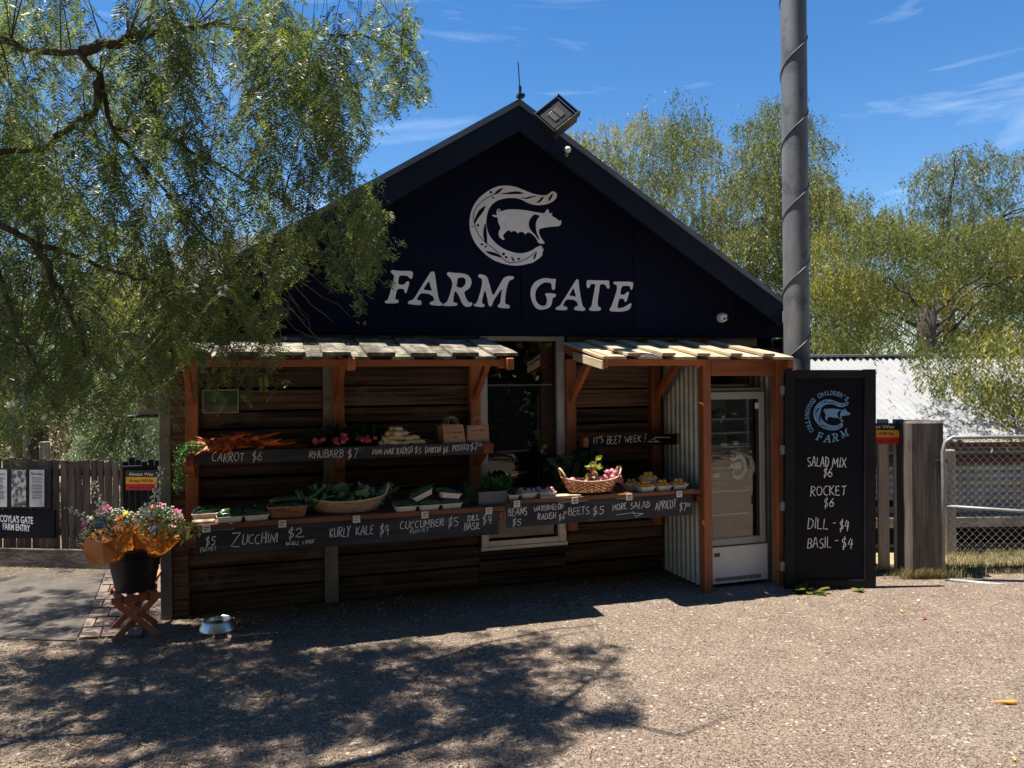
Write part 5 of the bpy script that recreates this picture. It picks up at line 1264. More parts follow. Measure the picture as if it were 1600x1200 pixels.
# herb crate
c = sh(767, 5.70, LZ); w = .10
t = tag(build('grey_crate', MB().box(c.x - w - .03, c.x + w + .0, 5.62, 5.82, LZ + .001, LZ + .011, .002).box(c.x - w - .03, c.x + w, 5.62, 5.63, LZ + .011, LZ + .105, .003).box(c.x - w - .03, c.x + w, 5.81, 5.82, LZ + .011, LZ + .105, .003)
              .box(c.x - w - .03, c.x - w - .02, 5.63, 5.81, LZ + .011, LZ + .105, .003).box(c.x + w - .01, c.x + w, 5.63, 5.81, LZ + .011, LZ + .105, .003), 'crate_grey'), 'plain grey box full of dill and basil at the end of the left shelf', 'crate')
def herb(px0, px1, label, seed, mat, n, ll, lw, zt, nm, hang=False):
    a = XA(px0, 5.7); b = XA(px1, 5.7); c_ = Vector(((a + b) / 2, 5.7, LZ + .05)); t = thing(nm, label, 'herbs', c_); rr = random.Random(seed); g = MB(); P_ = []
    for k in range(16):
        x = a + (b - a) * rr.random(); q0 = Vector(((x + (a + b) / 2) / 2, 5.68 + rr.random() * .08, LZ + .04)); q1 = Vector((x, 5.62 + rr.random() * .16, LZ + zt * rr.uniform(.6, 1.05)))
        pts = [q0, q0.lerp(q1, .6) + Vector((0, 0, .03)), q1]
        if hang and k < 7: q2 = Vector((a - .02 + rr.random() * .05, 5.60 + rr.random() * .03, LZ + rr.uniform(.0, .06))); pts = [q0, Vector((a + .02, 5.62, LZ + .14)), q2]
        g.tube(pts, .0018, 4); P_.append(pts)
    build('stem', g, 'stem_green', t)['kind'] = 'stuff'
    allp = []
    rs = np.random.RandomState(seed); V = []; F_ = []; T = []
    for k in range(n):
        pts = P_[rs.randint(16)]; f = rs.rand() ** .6 * 1.98; i = min(int(f), 1); p = np.array(pts[i].lerp(pts[i + 1], f - i)) + rs.randn(3) * .018
        d = rs.randn(3); d[2] += .3; d /= np.linalg.norm(d); s_ = np.cross(d, rs.randn(3)); s_ /= np.linalg.norm(s_); L_ = ll * (.6 + .7 * rs.rand()); w_ = lw * (.6 + .7 * rs.rand()); n0 = len(V)
        V += [p, p + d * L_ * .5 + s_ * w_, p + d * L_, p + d * L_ * .5 - s_ * w_]; F_.append((n0, n0 + 1, n0 + 2, n0 + 3)); T += [rs.rand()] * 4
    npmesh('leaves', np.array(V), np.array(F_), mat, t, np.array(T))
herb(722, 762, 'dark feathery dill drooping over the left side of the grey box', 3, 'dark_herb', 2600, .022, .0022, .17, 'dill_bunch', True)
herb(758, 798, 'bright green basil standing at the right of the grey box', 4, 'herb_leaf', 1500, .030, .0075, .19, 'basil_bunch')

# right shelf: beans, watermelon radishes, beets, apricots
c = sh(800, 5.62, RZ); punnet('small punnet of dark beans next to the grey herb box', c, 0, group='punnets on the right shelf', w=.085, d=.09, h=.035)
bp0 = tag(build('bean', MB().tube([(-.035, 0, 0), (0, .003, .004), (.035, 0, .001)], [.002, .004, .002], 6), 'zucchini', smooth=True), 'thin green bean in the small punnet', 'bean', 'beans in the small punnet')
lay_fruit(bp0, [((c.x + rg.uniform(-.015, .015), c.y + rg.uniform(-.035, .035), RZ + .035 + rg.random() * .02), (0, R(rg.uniform(-15, 15)), R(rg.uniform(0, 180)))) for k in range(16)])
rl = []
for i, (px, lab) in enumerate([(822, 'punnet of purplish watermelon radishes, nearer the herb box'), (851, 'punnet of pale watermelon radishes beside the beet basket')]):
    c = sh(px, 5.64, RZ); punnet(lab, c, R(4), group='punnets on the right shelf', w=.135)
    for k in range(9): rl.append(((c.x - .045 + .03 * (k % 4) + rg.uniform(-.006, .006), c.y - .03 + .03 * (k // 4) + rg.uniform(-.005, .005), RZ + .042 + .014 * (k > 5)), (rg.uniform(0, 3), rg.uniform(0, 3), rg.uniform(0, 3))))
rp = tag(build('watermelon_radish', MB().ball((0, 0, 0), .019, .019, .018, 12, 8).tube([(0, 0, -.016), (.004, 0, -.03), (.012, 0, -.05)], [.004, .0016, .0006], 5), 'radish_pale', smooth=True), 'round pale watermelon radish with thin root in a punnet', 'radish', 'watermelon radishes in the punnets'); lay_fruit(rp, rl, ['round pale radish in the ' + ['purplish punnet by the herb box', 'pale punnet by the beet basket'][k // 9] + ', ' + ['front row', 'middle row', 'topmost'][(k % 9) // 4] + ', ' + ['first', 'second', 'third', 'fourth'][(k % 9) % 4] for k in range(18)])
t = tag(build('chopping_board', MB().box(-.17, .17, -.05, .05, 0, .012, .003), 'shingle_pale'), 'thin sunlit wooden board under the front of the beet basket', 'board'); place(t, Vector((XA(872, 5.585), 5.59, RZ + .001)), (0, 0, R(1)))
c = sh(921, 5.655, RZ + .014)
basket('oval_basket', 'oval wicker basket of beetroot with two handles in the sun patch', c, .245, .12, .09, 'wicker', 'wicker_pale', 3, handles=2, flare=1.35, lift=.03)
bl = []
for (px, lv) in [(888, 0), (896, 0), (903, 0), (893, .8), (915, .3), (922, 0), (931, 0), (938, .5), (945, 0), (952, .3), (943, 1.2), (950, 1.4), (956, 1.1), (962, .6), (948, 2.2), (955, 2.3), (960, 2.0), (966, .9), (968, .1), (936, .1), (927, .9)]:
    Y = 5.595 + rg.random() * .09; bl.append(((XA(px, Y), Y, RZ + .085 + lv * .036), (rg.uniform(0, 6), rg.uniform(0, 6), rg.uniform(0, 6))))
bt = tag(build('beetroot', MB().ball((0, 0, 0), .026, .026, .025, 12, 9).tube([(0, 0, -.022), (.004, .002, -.04), (.010, 0, -.066)], [.006, .002, .0007], 5).tube([(0, 0, .02), (.002, 0, .034)], [.008, .004], 6), 'beet', smooth=True), 'dusty pink beetroot heaped in the oval wicker basket', 'beetroot', 'beetroots heaped in the basket'); lay_fruit(bt, bl)
q = Vector((XA(925, 5.64), 5.64, RZ + .10))
t = thing('beet_tops', 'pink beet stems with bright yellow green leaves standing in the basket', 'beet leaves', q)
for k in range(9):
    x = rg.uniform(-.07, .05); tip = q + Vector((x * 1.1 + .01, rg.uniform(-.03, .03), rg.uniform(.07, .19))); mid = q.lerp(tip, .5) + Vector((rg.uniform(-.01, .01), 0, .02))
    build('stem', MB().tube([q + Vector((x * .4, 0, -.03)), mid, tip], [.005, .004, .002], 5), 'beet_stem', t, True)
    rr = np.random.RandomState(k); V = []; Fq = []; d = np.array([rr.uniform(-1, 1), rr.uniform(-.8, .2), rr.uniform(-.4, .8)]); d /= np.linalg.norm(d); s_ = np.cross(d, [0, 1, .3]); s_ /= np.linalg.norm(s_); u = np.cross(s_, d)
    for i in range(6):
        f = i / 5
        for j in range(4):
            g_ = (j / 3 - .5) * 2; V.append(np.array(tip) + d * .055 * f + s_ * g_ * .024 * math.sin(math.pi * (.15 + f * .8)) + u * (.008 * abs(g_) - .02 * f * f + .004 * rr.randn()))
    for i in range(5):
        for j in range(3): a = i * 4 + j; Fq.append((a, a + 1, a + 5, a + 4))
    npmesh('leaf', np.array(V), np.array(Fq), 'beet_leaf', t, rr.rand(len(V)) * .5 + .4 * rr.rand())
# dark leafy beets bunch behind
def leafheap(label, px0, px1, zt, seed, nm, Yc=5.95, mat='dark_herb'):
    a = XA(px0, Yc); b = XA(px1, Yc); t = thing(nm, label, 'leaves', ((a + b) / 2, Yc, RZ)); rr = np.random.RandomState(seed)
    g = MB()
    for k in range(10):
        x = a + (b - a) * rr.rand(); g.tube([((a + b) / 2, Yc, RZ + .01), (x, Yc - .04, RZ + zt * .6), (x + .02, Yc - .06, RZ + zt * .9)], .003, 4)
    build('stem', g, 'stem_green', t)['kind'] = 'stuff'
    V = []; Fq = []; T = []
    for k in range(110):
        c_ = np.array([a + (b - a) * rr.rand(), Yc + rr.uniform(-.12, .1), RZ + .03 + zt * rr.rand() ** .7]); d = rr.randn(3); d[2] *= .5; d[1] -= .4; d /= np.linalg.norm(d); s_ = np.cross(d, rr.randn(3)); s_ /= np.linalg.norm(s_); u = np.cross(s_, d); n0 = len(V); tn = rr.rand()
        for i in range(5):
            f = i / 4
            for j in range(3):
                g_ = j - 1; V.append(c_ + d * .08 * f + s_ * g_ * .025 * math.sin(math.pi * (.12 + f * .8)) + u * (.008 * abs(g_) - .025 * f * f)); T.append(tn)
        for i in range(4):
            for j in range(2): q_ = n0 + i * 3 + j; Fq.append((q_, q_ + 1, q_ + 4, q_ + 3))
    npmesh('leaves', np.array(V), np.array(Fq), mat, t, np.array(T))
leafheap('dark green leafy heap behind the left side of the beet basket', 852, 902, .24, 5, 'leafy_greens')
leafheap('dim purple green leaves behind the beet basket under the beet week sign', 906, 934, .28, 6, 'leafy_greens', 6.02)
# apricots
al = []
for i, (px, Y, z, lab) in enumerate([(1007, 5.62, 0, 'front left cream punnet of apricots on the right shelf'), (1033, 5.62, 0, 'front middle cream punnet of apricots on the right shelf'), (1058, 5.63, 0, 'apricot punnet nearest the corrugated sheet'), (1011, 5.72, .055, 'raised punnet of apricots stacked behind the front ones'), (985, 5.76, 0, 'apricot punnet close to the beet basket handle, set back')]):
    c = sh(px, Y, RZ + z); punnet(lab, c, R(5), group='punnets of apricots on the right shelf', w=.135, d=.10)
    for k in range(8): al.append(((c.x - .045 + .03 * (k % 4) + rg.uniform(-.004, .004), c.y - .024 + .04 * (k // 4) + rg.uniform(-.005, .005), RZ + z + .044), (rg.uniform(0, 6),) * 3))
    for k in range(2): al.append(((c.x - .02 + .04 * k, c.y, RZ + z + .07), (rg.uniform(0, 6),) * 3))
app = tag(build('apricot', MB().ball((0, 0, 0), .0195, .0205, .019, 12, 9), 'apricot', smooth=True), 'ripe orange apricot in a cream punnet', 'apricot', 'apricots in the punnets'); lay_fruit(app, al, ['orange apricot in the ' + ['front left punnet', 'front middle punnet', 'punnet by the corrugated sheet', 'raised stacked punnet', 'set back punnet by the beet basket'][k // 10] + (', lying on top, ' + ['left', 'right'][k % 10 - 8] if k % 10 > 7 else ', %s row, %s' % (['front', 'back'][(k % 10) // 4], ['first', 'second', 'third', 'fourth'][k % 4])) for k in range(50)])

# green notice on the wall
a = P(316, 609, WY - .03); b = P(373, 645, WY - .03)
t = tag(build('wall_sign', MB().box(a.x, b.x, WY - .03, WY - .018, b.z, a.z, .003), 'sign_grey'), 'small green and grey sign on the planks behind the leaves', 'sign')
build('green_panel', MB().box(a.x + .012, b.x - .012, WY - .0325, WY - .031, b.z + .06, a.z - .012), 'green_sign', t)
g = MB()
for x0, x1, z0, z1 in ((a.x, b.x, a.z - .006, a.z), (a.x, b.x, b.z, b.z + .006), (a.x, a.x + .006, b.z + .006, a.z - .006), (b.x - .006, b.x, b.z + .006, a.z - .006)): g.box(x0, x1, WY - .0345, WY - .0305, z0, z1)
build('sign_border', g, 'cream_print', t)
# small plate on the steel post
tag(build('number_plate', MB().box(-.795, -.762, WY - .066, WY - .0605, 1.335, 1.372, .001), 'meter_grey'), 'tiny grey plate screwed to the left corner post', 'plate')
# meter boxes at the left corner
c0 = P(205, 523, WY + .05); c1 = P(247, 602, WY + .05)
t = thing('meter_box', 'grey green electrical box on the left side of the shop', 'meter box', (c0.x, WY + .1, c1.z))
build('casing', MB().box(c0.x - .05, XL - .004, WY + .02, WY + .32, c1.z, c0.z, .006), 'meter_grey', t)
build('cover', MB().box(c0.x - .07, XL - .003, WY - .0, WY + .34, c0.z + .001, c0.z + .02, .004), 'meter_grey', t)
c2 = P(222, 604, WY + .03); c3 = P(247, 648, WY + .03)
build('lower_casing', MB().box(c2.x - .03, XL - .004, WY + .015, WY + .24, c3.z, c1.z - .004, .005).box(c2.x, c2.x + .06, WY + .007, WY + .014, c3.z + .03, c1.z - .04, .002), 'meter_grey', t)
build('shelf_plate', MB().box(c2.x - .10, XL - .004, WY - .0, WY + .25, c3.z - .02, c3.z - .002, .003), 'black_plastic', t)

# ================================================================== STOOL, BUCKET, BOUQUETS, BOWL
sc_ = G(212, 990); SC = Vector((sc_.x, sc_.y, 0)); rz = R(12); mS = Matrix.Translation(SC) @ Matrix.Rotation(rz, 4, 'Z')
t = thing('folding_stool', 'orange brown folding stool carrying the black flower bucket', 'stool', SC)
sh_ = .31; hw = .125; dp_ = .15
W_ = lambda x, y, z: mS @ Vector((x, y, z))
for y in (-dp_, dp_):
    build('leg', MB().beam(W_(-hw - .0, y, sh_ - .04), W_(hw + .02, y, .004), .022, .042, ch=.003), 'stool_wood', t)
    build('leg', MB().beam(W_(hw + .0, y + .024, sh_ - .04), W_(-hw - .02, y + .024, .004), .022, .042, ch=.003), 'stool_wood', t)
build('seat_rail', MB().box(-hw - .03, hw + .03, -dp_ - .012, -dp_ + .03, sh_ - .045, sh_ - .005, .004, mS), 'stool_wood', t)
build('seat_rail', MB().box(-hw - .03, hw + .03, dp_ - .012, dp_ + .03, sh_ - .045, sh_ - .005, .004, mS), 'stool_wood', t)
for k in range(4):
    x = -hw - .01 + k * .075
    build('seat_slat', MB().box(x, x + .045, -dp_ - .02, dp_ + .04, sh_ - .004, sh_ + .008, .003, mS), 'stool_wood', t)
for x in (-.09, .07):
    build('strap', MB().box(x, x + .008, -dp_ - .016, -dp_ + .03, sh_ - .05, sh_ + .0, .001, mS), 'black_plastic', t)
build('side_arm', MB().beam(W_(hw - .02, dp_ + .02, sh_ - .02), W_(hw + .14, dp_ + .20, sh_ + .14), .035, .022).beam(W_(hw + .08, dp_ + .22, sh_ + .14), W_(hw + .19, dp_ + .18, sh_ + .15), .04, .022), 'stool_wood', t)
BZ = sh_ + .009; bc = W_(-.0, .0, BZ)
t = thing('bucket', 'black plastic bucket of wrapped flower bouquets on the stool', 'bucket', bc)
tiltm = Matrix.Rotation(R(3), 3, 'X')
build('body', MB().lathe([(.125, 0), (.128, .01), (.182, .285), (.194, .287), (.194, .31), (.186, .312), (.178, .29), (.122, .015), (0, .012)], 36, bc), 'black_plastic', t, True)
build('handle', MB().tube([bc + Vector((.190 * math.cos(a), -.183 * abs(math.sin(a)) - .0, .29 - .06 * math.sin(a))) for a in np.linspace(0, math.pi, 16)], .003, 5), 'black_plastic', t, True)
build('lug', MB().box(bc.x - .2, bc.x - .18, bc.y - .02, bc.y + .02, bc.z + .26, bc.z + .31, .004).box(bc.x + .18, bc.x + .2, bc.y - .02, bc.y + .02, bc.z + .26, bc.z + .31, .004), 'black_plastic', t)
def flower(par, p, r, mat, seed, layers=3, pet=9, nrm_=None, name='flower'):
    rr = random.Random(seed); g = MB(); n = Vector(nrm_ or (rr.uniform(-.5, .5), -.6, .8)).normalized(); u = n.orthogonal().normalized(); w = n.cross(u)
    for l_ in range(layers):
        k = pet; rad = r * (1 - l_ * .25); lift_ = r * .22 * l_
        for j in range(k):
            a = 2 * math.pi * (j + .5 * l_) / k + rr.uniform(-.1, .1); d = u * math.cos(a) + w * math.sin(a); s_ = n.cross(d); q = rad * rr.uniform(.85, 1.1); wd = q * .28
            b0 = p + n * lift_ + d * .06 * r
            g.add([b0, b0 + d * q * .5 + s_ * wd + n * q * .12, b0 + d * q + n * q * .16, b0 + d * q * .5 - s_ * wd + n * q * .12], [(0, 1, 2, 3)])
    g.ball(p + n * r * .12, r * .2, r * .2, r * .2, 7, 5)
    return build(name, g, mat, par)
def bouquet(label, c, lean, wrap_r, seed, fl, group='wrapped bouquets in the bucket', tallstems=()):
    t = thing('bouquet', label, 'bouquet', c, group); rr = random.Random(seed); c = Vector(c); ax = Vector(lean).normalized(); u = ax.orthogonal().normalized(); w = ax.cross(u)
    # paper cone with an uneven folded edge
    g = MB(); vs = []; n = 30; hh = 7; Ln = .22
    for h in range(hh + 1):
        f = h / hh
        for j in range(n):
            a = 2 * math.pi * j / n; r_ = .07 + (wrap_r - .05) * f ** .8; cr_ = 1 + .10 * noise.noise(Vector((math.cos(a) * 2.2, math.sin(a) * 2.2, seed))) + .05 * noise.noise(Vector((a * 5, f * 3, seed + 9)))
            ln = Ln * (1 + .26 * noise.noise(Vector((math.cos(a) * 1.6, math.sin(a) * 1.6, seed + 4))))
            vs.append(c + ax * (ln * f) + (u * math.cos(a) + w * math.sin(a)) * r_ * cr_)
    g.add(vs, [(h * n + j, h * n + (j + 1) % n, (h + 1) * n + (j + 1) % n, (h + 1) * n + j) for h in range(hh) for j in range(n)])
    build('paper_wrap', g, 'kraft_orange', t)
    top = c + ax * Ln
    # foliage dome
    rs = np.random.RandomState(seed); V = []; Fq = []; T = []
    for k in range(620):
        a = rs.rand() * 6.28; q = math.sqrt(rs.rand()) * wrap_r * 1.02; p = np.array(top + u * (math.cos(a) * q) + w * (math.sin(a) * q) + ax * (.10 * (1 - (q / wrap_r) ** 2) + rs.uniform(-.05, .035)))
        d = rs.randn(3) + np.array(ax) * 1.2; d /= np.linalg.norm(d); s_ = np.cross(d, rs.randn(3)); s_ /= np.linalg.norm(s_); L_ = .02 + .022 * rs.rand(); w_ = .004 + .005 * rs.rand(); n0 = len(V)
        V += [p, p + d * L_ * .5 + s_ * w_, p + d * L_, p + d * L_ * .5 - s_ * w_]; Fq.append((n0, n0 + 1, n0 + 2, n0 + 3)); T += [rs.rand()] * 4
    npmesh('foliage', np.array(V), np.array(Fq), 'kale_leaf' if seed % 2 else 'herb_leaf', t, np.array(T))
    # tiny white filler blossom
    g = MB()
    for k in range(210):
        a = rs.rand() * 6.28; q = math.sqrt(rs.rand()) * wrap_r * 1.05; p = top + u * (math.cos(a) * q) + w * (math.sin(a) * q) + ax * (.115 * (1 - (q / wrap_r) ** 2) + rs.uniform(-.02, .05))
        g.ball(p, .0072, None, None, 5, 3)
    build('filler_blossom', g, 'flower_white', t)['kind'] = 'stuff'
    for i, (a, q, r_, mt_) in enumerate(fl):
        p = top + u * (math.cos(a) * q * wrap_r) + w * (math.sin(a) * q * wrap_r) + ax * (.13 * (1 - q * q) + .012)
        flower(t, p, r_ * 1.25, mt_, seed * 10 + i, nrm_=tuple(ax * .6 + Vector((math.cos(a) * .3, -.8, .4))))
    return t
TZ = BZ + .27
c1 = W_(-.085, -.06, TZ - .02); c2 = W_(.085, -.05, TZ - .02)
def imgdir(c, cands, fl): return fl
bq1 = bouquet('left bouquet in orange paper with magenta and orange blooms', c1, (-.38, -.3, 1), .185, 3, [(a, q, r_, m_) for a, q, r_, m_ in ((0.3, .35, .036, 'flower_magenta'), (1.1, .25, .026, 'flower_maroon'), (2.2, .6, .022, 'flower_pink'), (3.2, .7, .024, 'flower_yellow'), (4.1, .55, .022, 'flower_blue'), (5.0, .72, .026, 'flower_orange'), (5.7, .8, .020, 'flower_yellow'), (2.8, .3, .022, 'flower_white'), (4.6, .9, .022, 'flower_orange'), (1.7, .8, .022, 'flower_blue'))])
bq2 = bouquet('right bouquet in orange paper with a pink dahlia and pale blooms', c2, (.36, -.25, 1), .175, 4, [(a, q, r_, m_) for a, q, r_, m_ in ((0.2, .75, .044, 'flower_pink'), (5.6, .6, .034, 'flower_blush'), (1.2, .5, .03, 'flower_magenta'), (4.6, .8, .028, 'flower_blush'), (3.9, .85, .024, 'flower_blue'), (2.2, .4, .022, 'flower_orange'), (2.9, .6, .022, 'flower_white'), (0.9, .9, .024, 'flower_blush'))])
# loose flap of paper hanging down on the left
ft = [Q(133, 838, 5.0), Q(160, 850, 4.93), Q(184, 868, 4.97), Q(163, 884, 4.99), Q(137, 881, 5.02), Q(131, 862, 5.02)]
build('paper_flap', MB().add([tuple(p) for p in ft] + [tuple(p + Vector((0, .003, 0))) for p in ft], [(0, 5, 4, 3, 2, 1), (6, 7, 8, 9, 10, 11)]), 'kraft_orange', bq1)
# tall stems of white bells
def spike(par, pts, n, seed, r=.0095):
    rr = random.Random(seed); pts = [Vector(p) for p in pts]
    st_ = build('flower_spike', MB().tube(pts, [.003] * len(pts), 5), 'stem_green', par, True); g = MB(); sg = len(pts) - 1
    for k in range(n):
        f = sg * (.25 + .75 * k / n); i = min(int(f), sg - 1); p = pts[i].lerp(pts[i + 1], f - i); a = k * 2.4; s_ = 1 - .5 * k / n
        o = Vector((math.cos(a) * .022, math.sin(a) * .02, rr.uniform(-.006, .006))) * (s_ + .3); g.ball(p + o, r * s_, r * s_, r * s_ * 1.15, 7, 5)
        g.tube([p, p + o], .001, 3)
    build('bells', g, 'flower_white', st_, True)['kind'] = 'stuff'
spike(bq2, [Q(205, 835, 5.05), Q(238, 800, 5.05), Q(245, 765, 5.05), Q(252, 728, 5.08)], 44, 1, .011)
spike(bq2, [Q(200, 835, 5.1), Q(222, 800, 5.12), Q(232, 785, 5.12)], 18, 2, .012)
spike(bq1, [Q(170, 830, 5.1), Q(160, 800, 5.12), Q(150, 770, 5.15), Q(148, 750, 5.15)], 26, 3, .010)
spike(bq1, [Q(165, 828, 5.1), Q(140, 812, 5.12), Q(120, 800, 5.12), Q(104, 793, 5.14)], 18, 4, .010)
spike(bq1, [Q(175, 830, 5.12), Q(170, 800, 5.12), Q(160, 782, 5.12)], 18, 5, .010)
p0, p1 = Q(245, 828, 4.98), Q(300, 824, 4.96)
leaf_bunch('leaves', [p0, p0.lerp(p1, .5) + Vector((0, 0, .01)), p1, p1 + Vector((-.02, 0, -.03))], 'beet_leaf', 60, .05, .011, .02, 9, bq2)
c = G(341, 984); c.z = 0
t = tag(build('dog_bowl', MB().lathe([(.128, 0), (.132, .006), (.128, .02), (.105, .066), (.098, .078), (.090, .078), (.086, .07), (.080, .03), (.07, .02), (0, .018)], 48, c), 'bowl_steel', smooth=True), 'shiny stainless steel dog bowl on the gravel by the shop wall', 'dog bowl')
build('water', MB().lathe([(0, .045), (.079, .045)], 32, c), 'fridge_glass', t)

# ================================================================== LEFT FENCE
def fz(px): return 7.45 - (px / 250) * .25
fc = Q(90, 890, 7.35)
fence = thing('picket_fence', 'dark weathered picket fence with a base board along the left path', 'fence', (fc.x, fc.y, 0))
px = -150.0; k = 0; rr = random.Random(8)
while px < 186:
    w = 8.2 if k % 3 else 10.5; z = fz(px); a = Q(px, 600, z); b = Q(px + w, 600, z)
    zt = 1.07 - (px / 190) * .035 + rr.uniform(-.012, .012); d = (b - a); d.z = 0; dn = Vector((d.y, -d.x, 0)).normalized()
    g = MB(); th = .022; o = dn * -rr.uniform(0, .006); lean_ = d * rr.uniform(-.02, .02)
    vs = []
    for (zz, ll_) in ((.02, 0), (zt, 1)):
        for q in (a + o, b + o, b + o - dn * th, a + o - dn * th): vs.append((q.x + lean_.x * ll_, q.y + lean_.y * ll_, zz + (rr.uniform(-.006, .006) if ll_ else 0)))
    g.add(vs, [(3, 2, 1, 0), (4, 5, 6, 7), (0, 1, 5, 4), (1, 2, 6, 5), (2, 3, 7, 6), (3, 0, 4, 7)])
    build('picket', g, 'old_picket', fence); px += w + (2.2 if k % 4 else 3.6); k += 1
for zz in (.35, .93):
    a = Q(-150, 600, fz(-150) + .05); b = Q(188, 600, fz(188) + .05)
    build('rail', MB().beam((a.x, a.y, zz), (b.x, b.y, zz), .04, .07), 'old_rail', fence)
a = Q(-160, 600, fz(-160) - .035); b = Q(172, 600, fz(172) - .035)
build('base_board', MB().beam((a.x, a.y, .10), (b.x, b.y, .10), .045, .19), 'old_rail', fence)
# notice board on the fence
def fbox(x0, y0, x1, y1, o0, o1):
    a = Q(x0, y1, fz(x0)); b = Q(x1, y1, fz(x1)); c_ = Q(x1, y0, fz(x1)); d = Q(x0, y0, fz(x0)); g = MB(); vs = [p - FW * o1 for p in (a, b, c_, d)] + [p - FW * o0 for p in (a, b, c_, d)]
    return g.add(vs, [(0, 1, 2, 3), (7, 6, 5, 4), (0, 4, 5, 1), (1, 5, 6, 2), (2, 6, 7, 3), (3, 7, 4, 0)])
nb = tag(build('notice_board', fbox(-34, 731, 83, 794, .01, .035), 'frame_black'), 'black notice board with two papers and a photo on the picket fence', 'notice board')
for (x0, x1, m_, lab) in ((-22, 15, 'notice_paper', 'opening hours paper, cut by the picture edge'), (22, 44.5, 'notice_photo', 'printed photo between the two papers'), (50, 73, 'notice_paper', 'right paper of the notice board')):
    pp = build('poster', fbox(x0, 733.5, x1, 791, .036, .039), m_, nb, label=lab)
    if m_ == 'notice_paper':
        g = MB(); rr = random.Random(x1)
        for j, y in enumerate([745, 748.5, 751.5, 756, 759, 762, 766, 769, 773, 776]):
            w_ = (x1 - x0) * rr.uniform(.3, .38); xm = (x0 + x1) / 2; h = fbox(xm - w_, y, xm + w_, y + (.9 if j % 3 else 1.4), .0392, .0398); g.add(h.v, h.f)
        build('print', g, 'sign_grey', pp); g = MB()
        def fp(x, y, o=.0405): return Q(x, y, fz(x)) - FW * o
        text_on(g, 'Opening Hours' if x0 < 0 else 'Farm Safety', fp(x0 + 3, 741), fp(x1 - 2.5, 741.8), .024, -FW, .02); build('heading', g, 'print_black', pp)
sb = tag(build('entry_sign', fbox(-34, 796, 88, 840, .01, .032), 'board_black'), "black sign lettered COYLA'S GATE FARM ENTRY on the picket fence", 'sign')
g = MB(); fp = lambda x, y: Q(x, y, fz(x)) - FW * .0325
text_on(g, "COYLA'S GATE", fp(3.5, 814), fp(55, 817.5), .066, -FW, .025); text_on(g, "FARM ENTRY", fp(8, 826), fp(50.5, 829.5), .062, -FW, .025)
build('white_lettering', g, 'white_paint', sb)
# dark gate with flag coloured sign, left
ga = Q(190, 880, 7.2); gb = Q(250, 880, 7.15)
gate = thing('wooden_gate', 'black slatted timber gate between picket fence and shop corner', 'gate', (ga.x, ga.y, 0))
for i in range(6):
    x0 = 190 + i * 10; g = MB(); p = Q(x0, 600, 7.2); q = Q(x0 + 8.4, 600, 7.2); zt = 1.05 + [0, .04, .02, .0, .02, .01][i]
    build('slat', g.box(p.x, q.x, p.y, p.y + .02, .06, zt, .002), 'frame_black', gate)
p = Q(190, 600, 7.17); q = Q(250, 600, 7.17)
for z in (.2, .98): build('rail', MB().box(p.x, q.x, p.y - .02, p.y + .015, z - .03, z + .03, .002), 'frame_black', gate)
def flag(label, x0, x1, y0, y1, zf, full=True):
    def bx(xa, ya, xb, yb, o0, o1):
        a = Q(xa, yb, zf); b = Q(xb, yb, zf); c_ = Q(xb, ya, zf); d = Q(xa, ya, zf); vs = [p - FW * o1 for p in (a, b, c_, d)] + [p - FW * o0 for p in (a, b, c_, d)]
        return MB().add(vs, [(0, 1, 2, 3), (7, 6, 5, 4), (0, 4, 5, 1), (1, 5, 6, 2), (2, 6, 7, 3), (3, 7, 4, 0)])
    t = tag(build('flag_sign', bx(x0, y0, x1, y1, 0, .008), 'sign_black'), label, 'sign', 'black yellow and red signs'); h = (y1 - y0) / 3
    build('yellow_band', bx(x0 + .4, y0 + h, x1 - .8, y0 + 2 * h, .0082, .0098), 'sign_yellow', t); build('red_band', bx(x0 + .4, y0 + 2 * h, x1 - .8, y1 - .5, .0082, .0098), 'sign_red', t)
    for i, (s_, m_) in enumerate((('Always Was', 'cream_card'), ('Always Will Be', 'dark_red_print'), ('Aboriginal Land', 'dark_red_print'))):
        g = MB(); wx = x1 - x0; yb = y0 + h * i + h * .72
        text_on(g, s_, Q(x0 + wx * .10, yb, zf) - FW * .0102, Q(x1 - wx * .14, yb, zf) - FW * .0102, h * .45 * zf / FPX, -FW, .015); build('lettering', g, m_, t)
flag('black yellow and red sign on the dark gate left of the shop', 197, 247, 735.5, 766, 7.12)
flag('black yellow and red sign on the pale pickets right of the menu board', 1340, 1405, 661, 694, 6.82)
# fence posts and wire behind
for i, (px, y0, z) in enumerate([(147, 672, 9.5), (70, 690, 9.0)]):
    p = Q(px, y0, z); tag(build('fence_post', MB().box(p.x - .03 - .02 * i, p.x + .03 + .02 * i, p.y - .03, p.y + .03, 0, p.z, .006), 'grey_wood'), ['thin grey post rising behind the picket fence below the leaves', 'thick pale post behind the left part of the picket fence'][i], 'post')

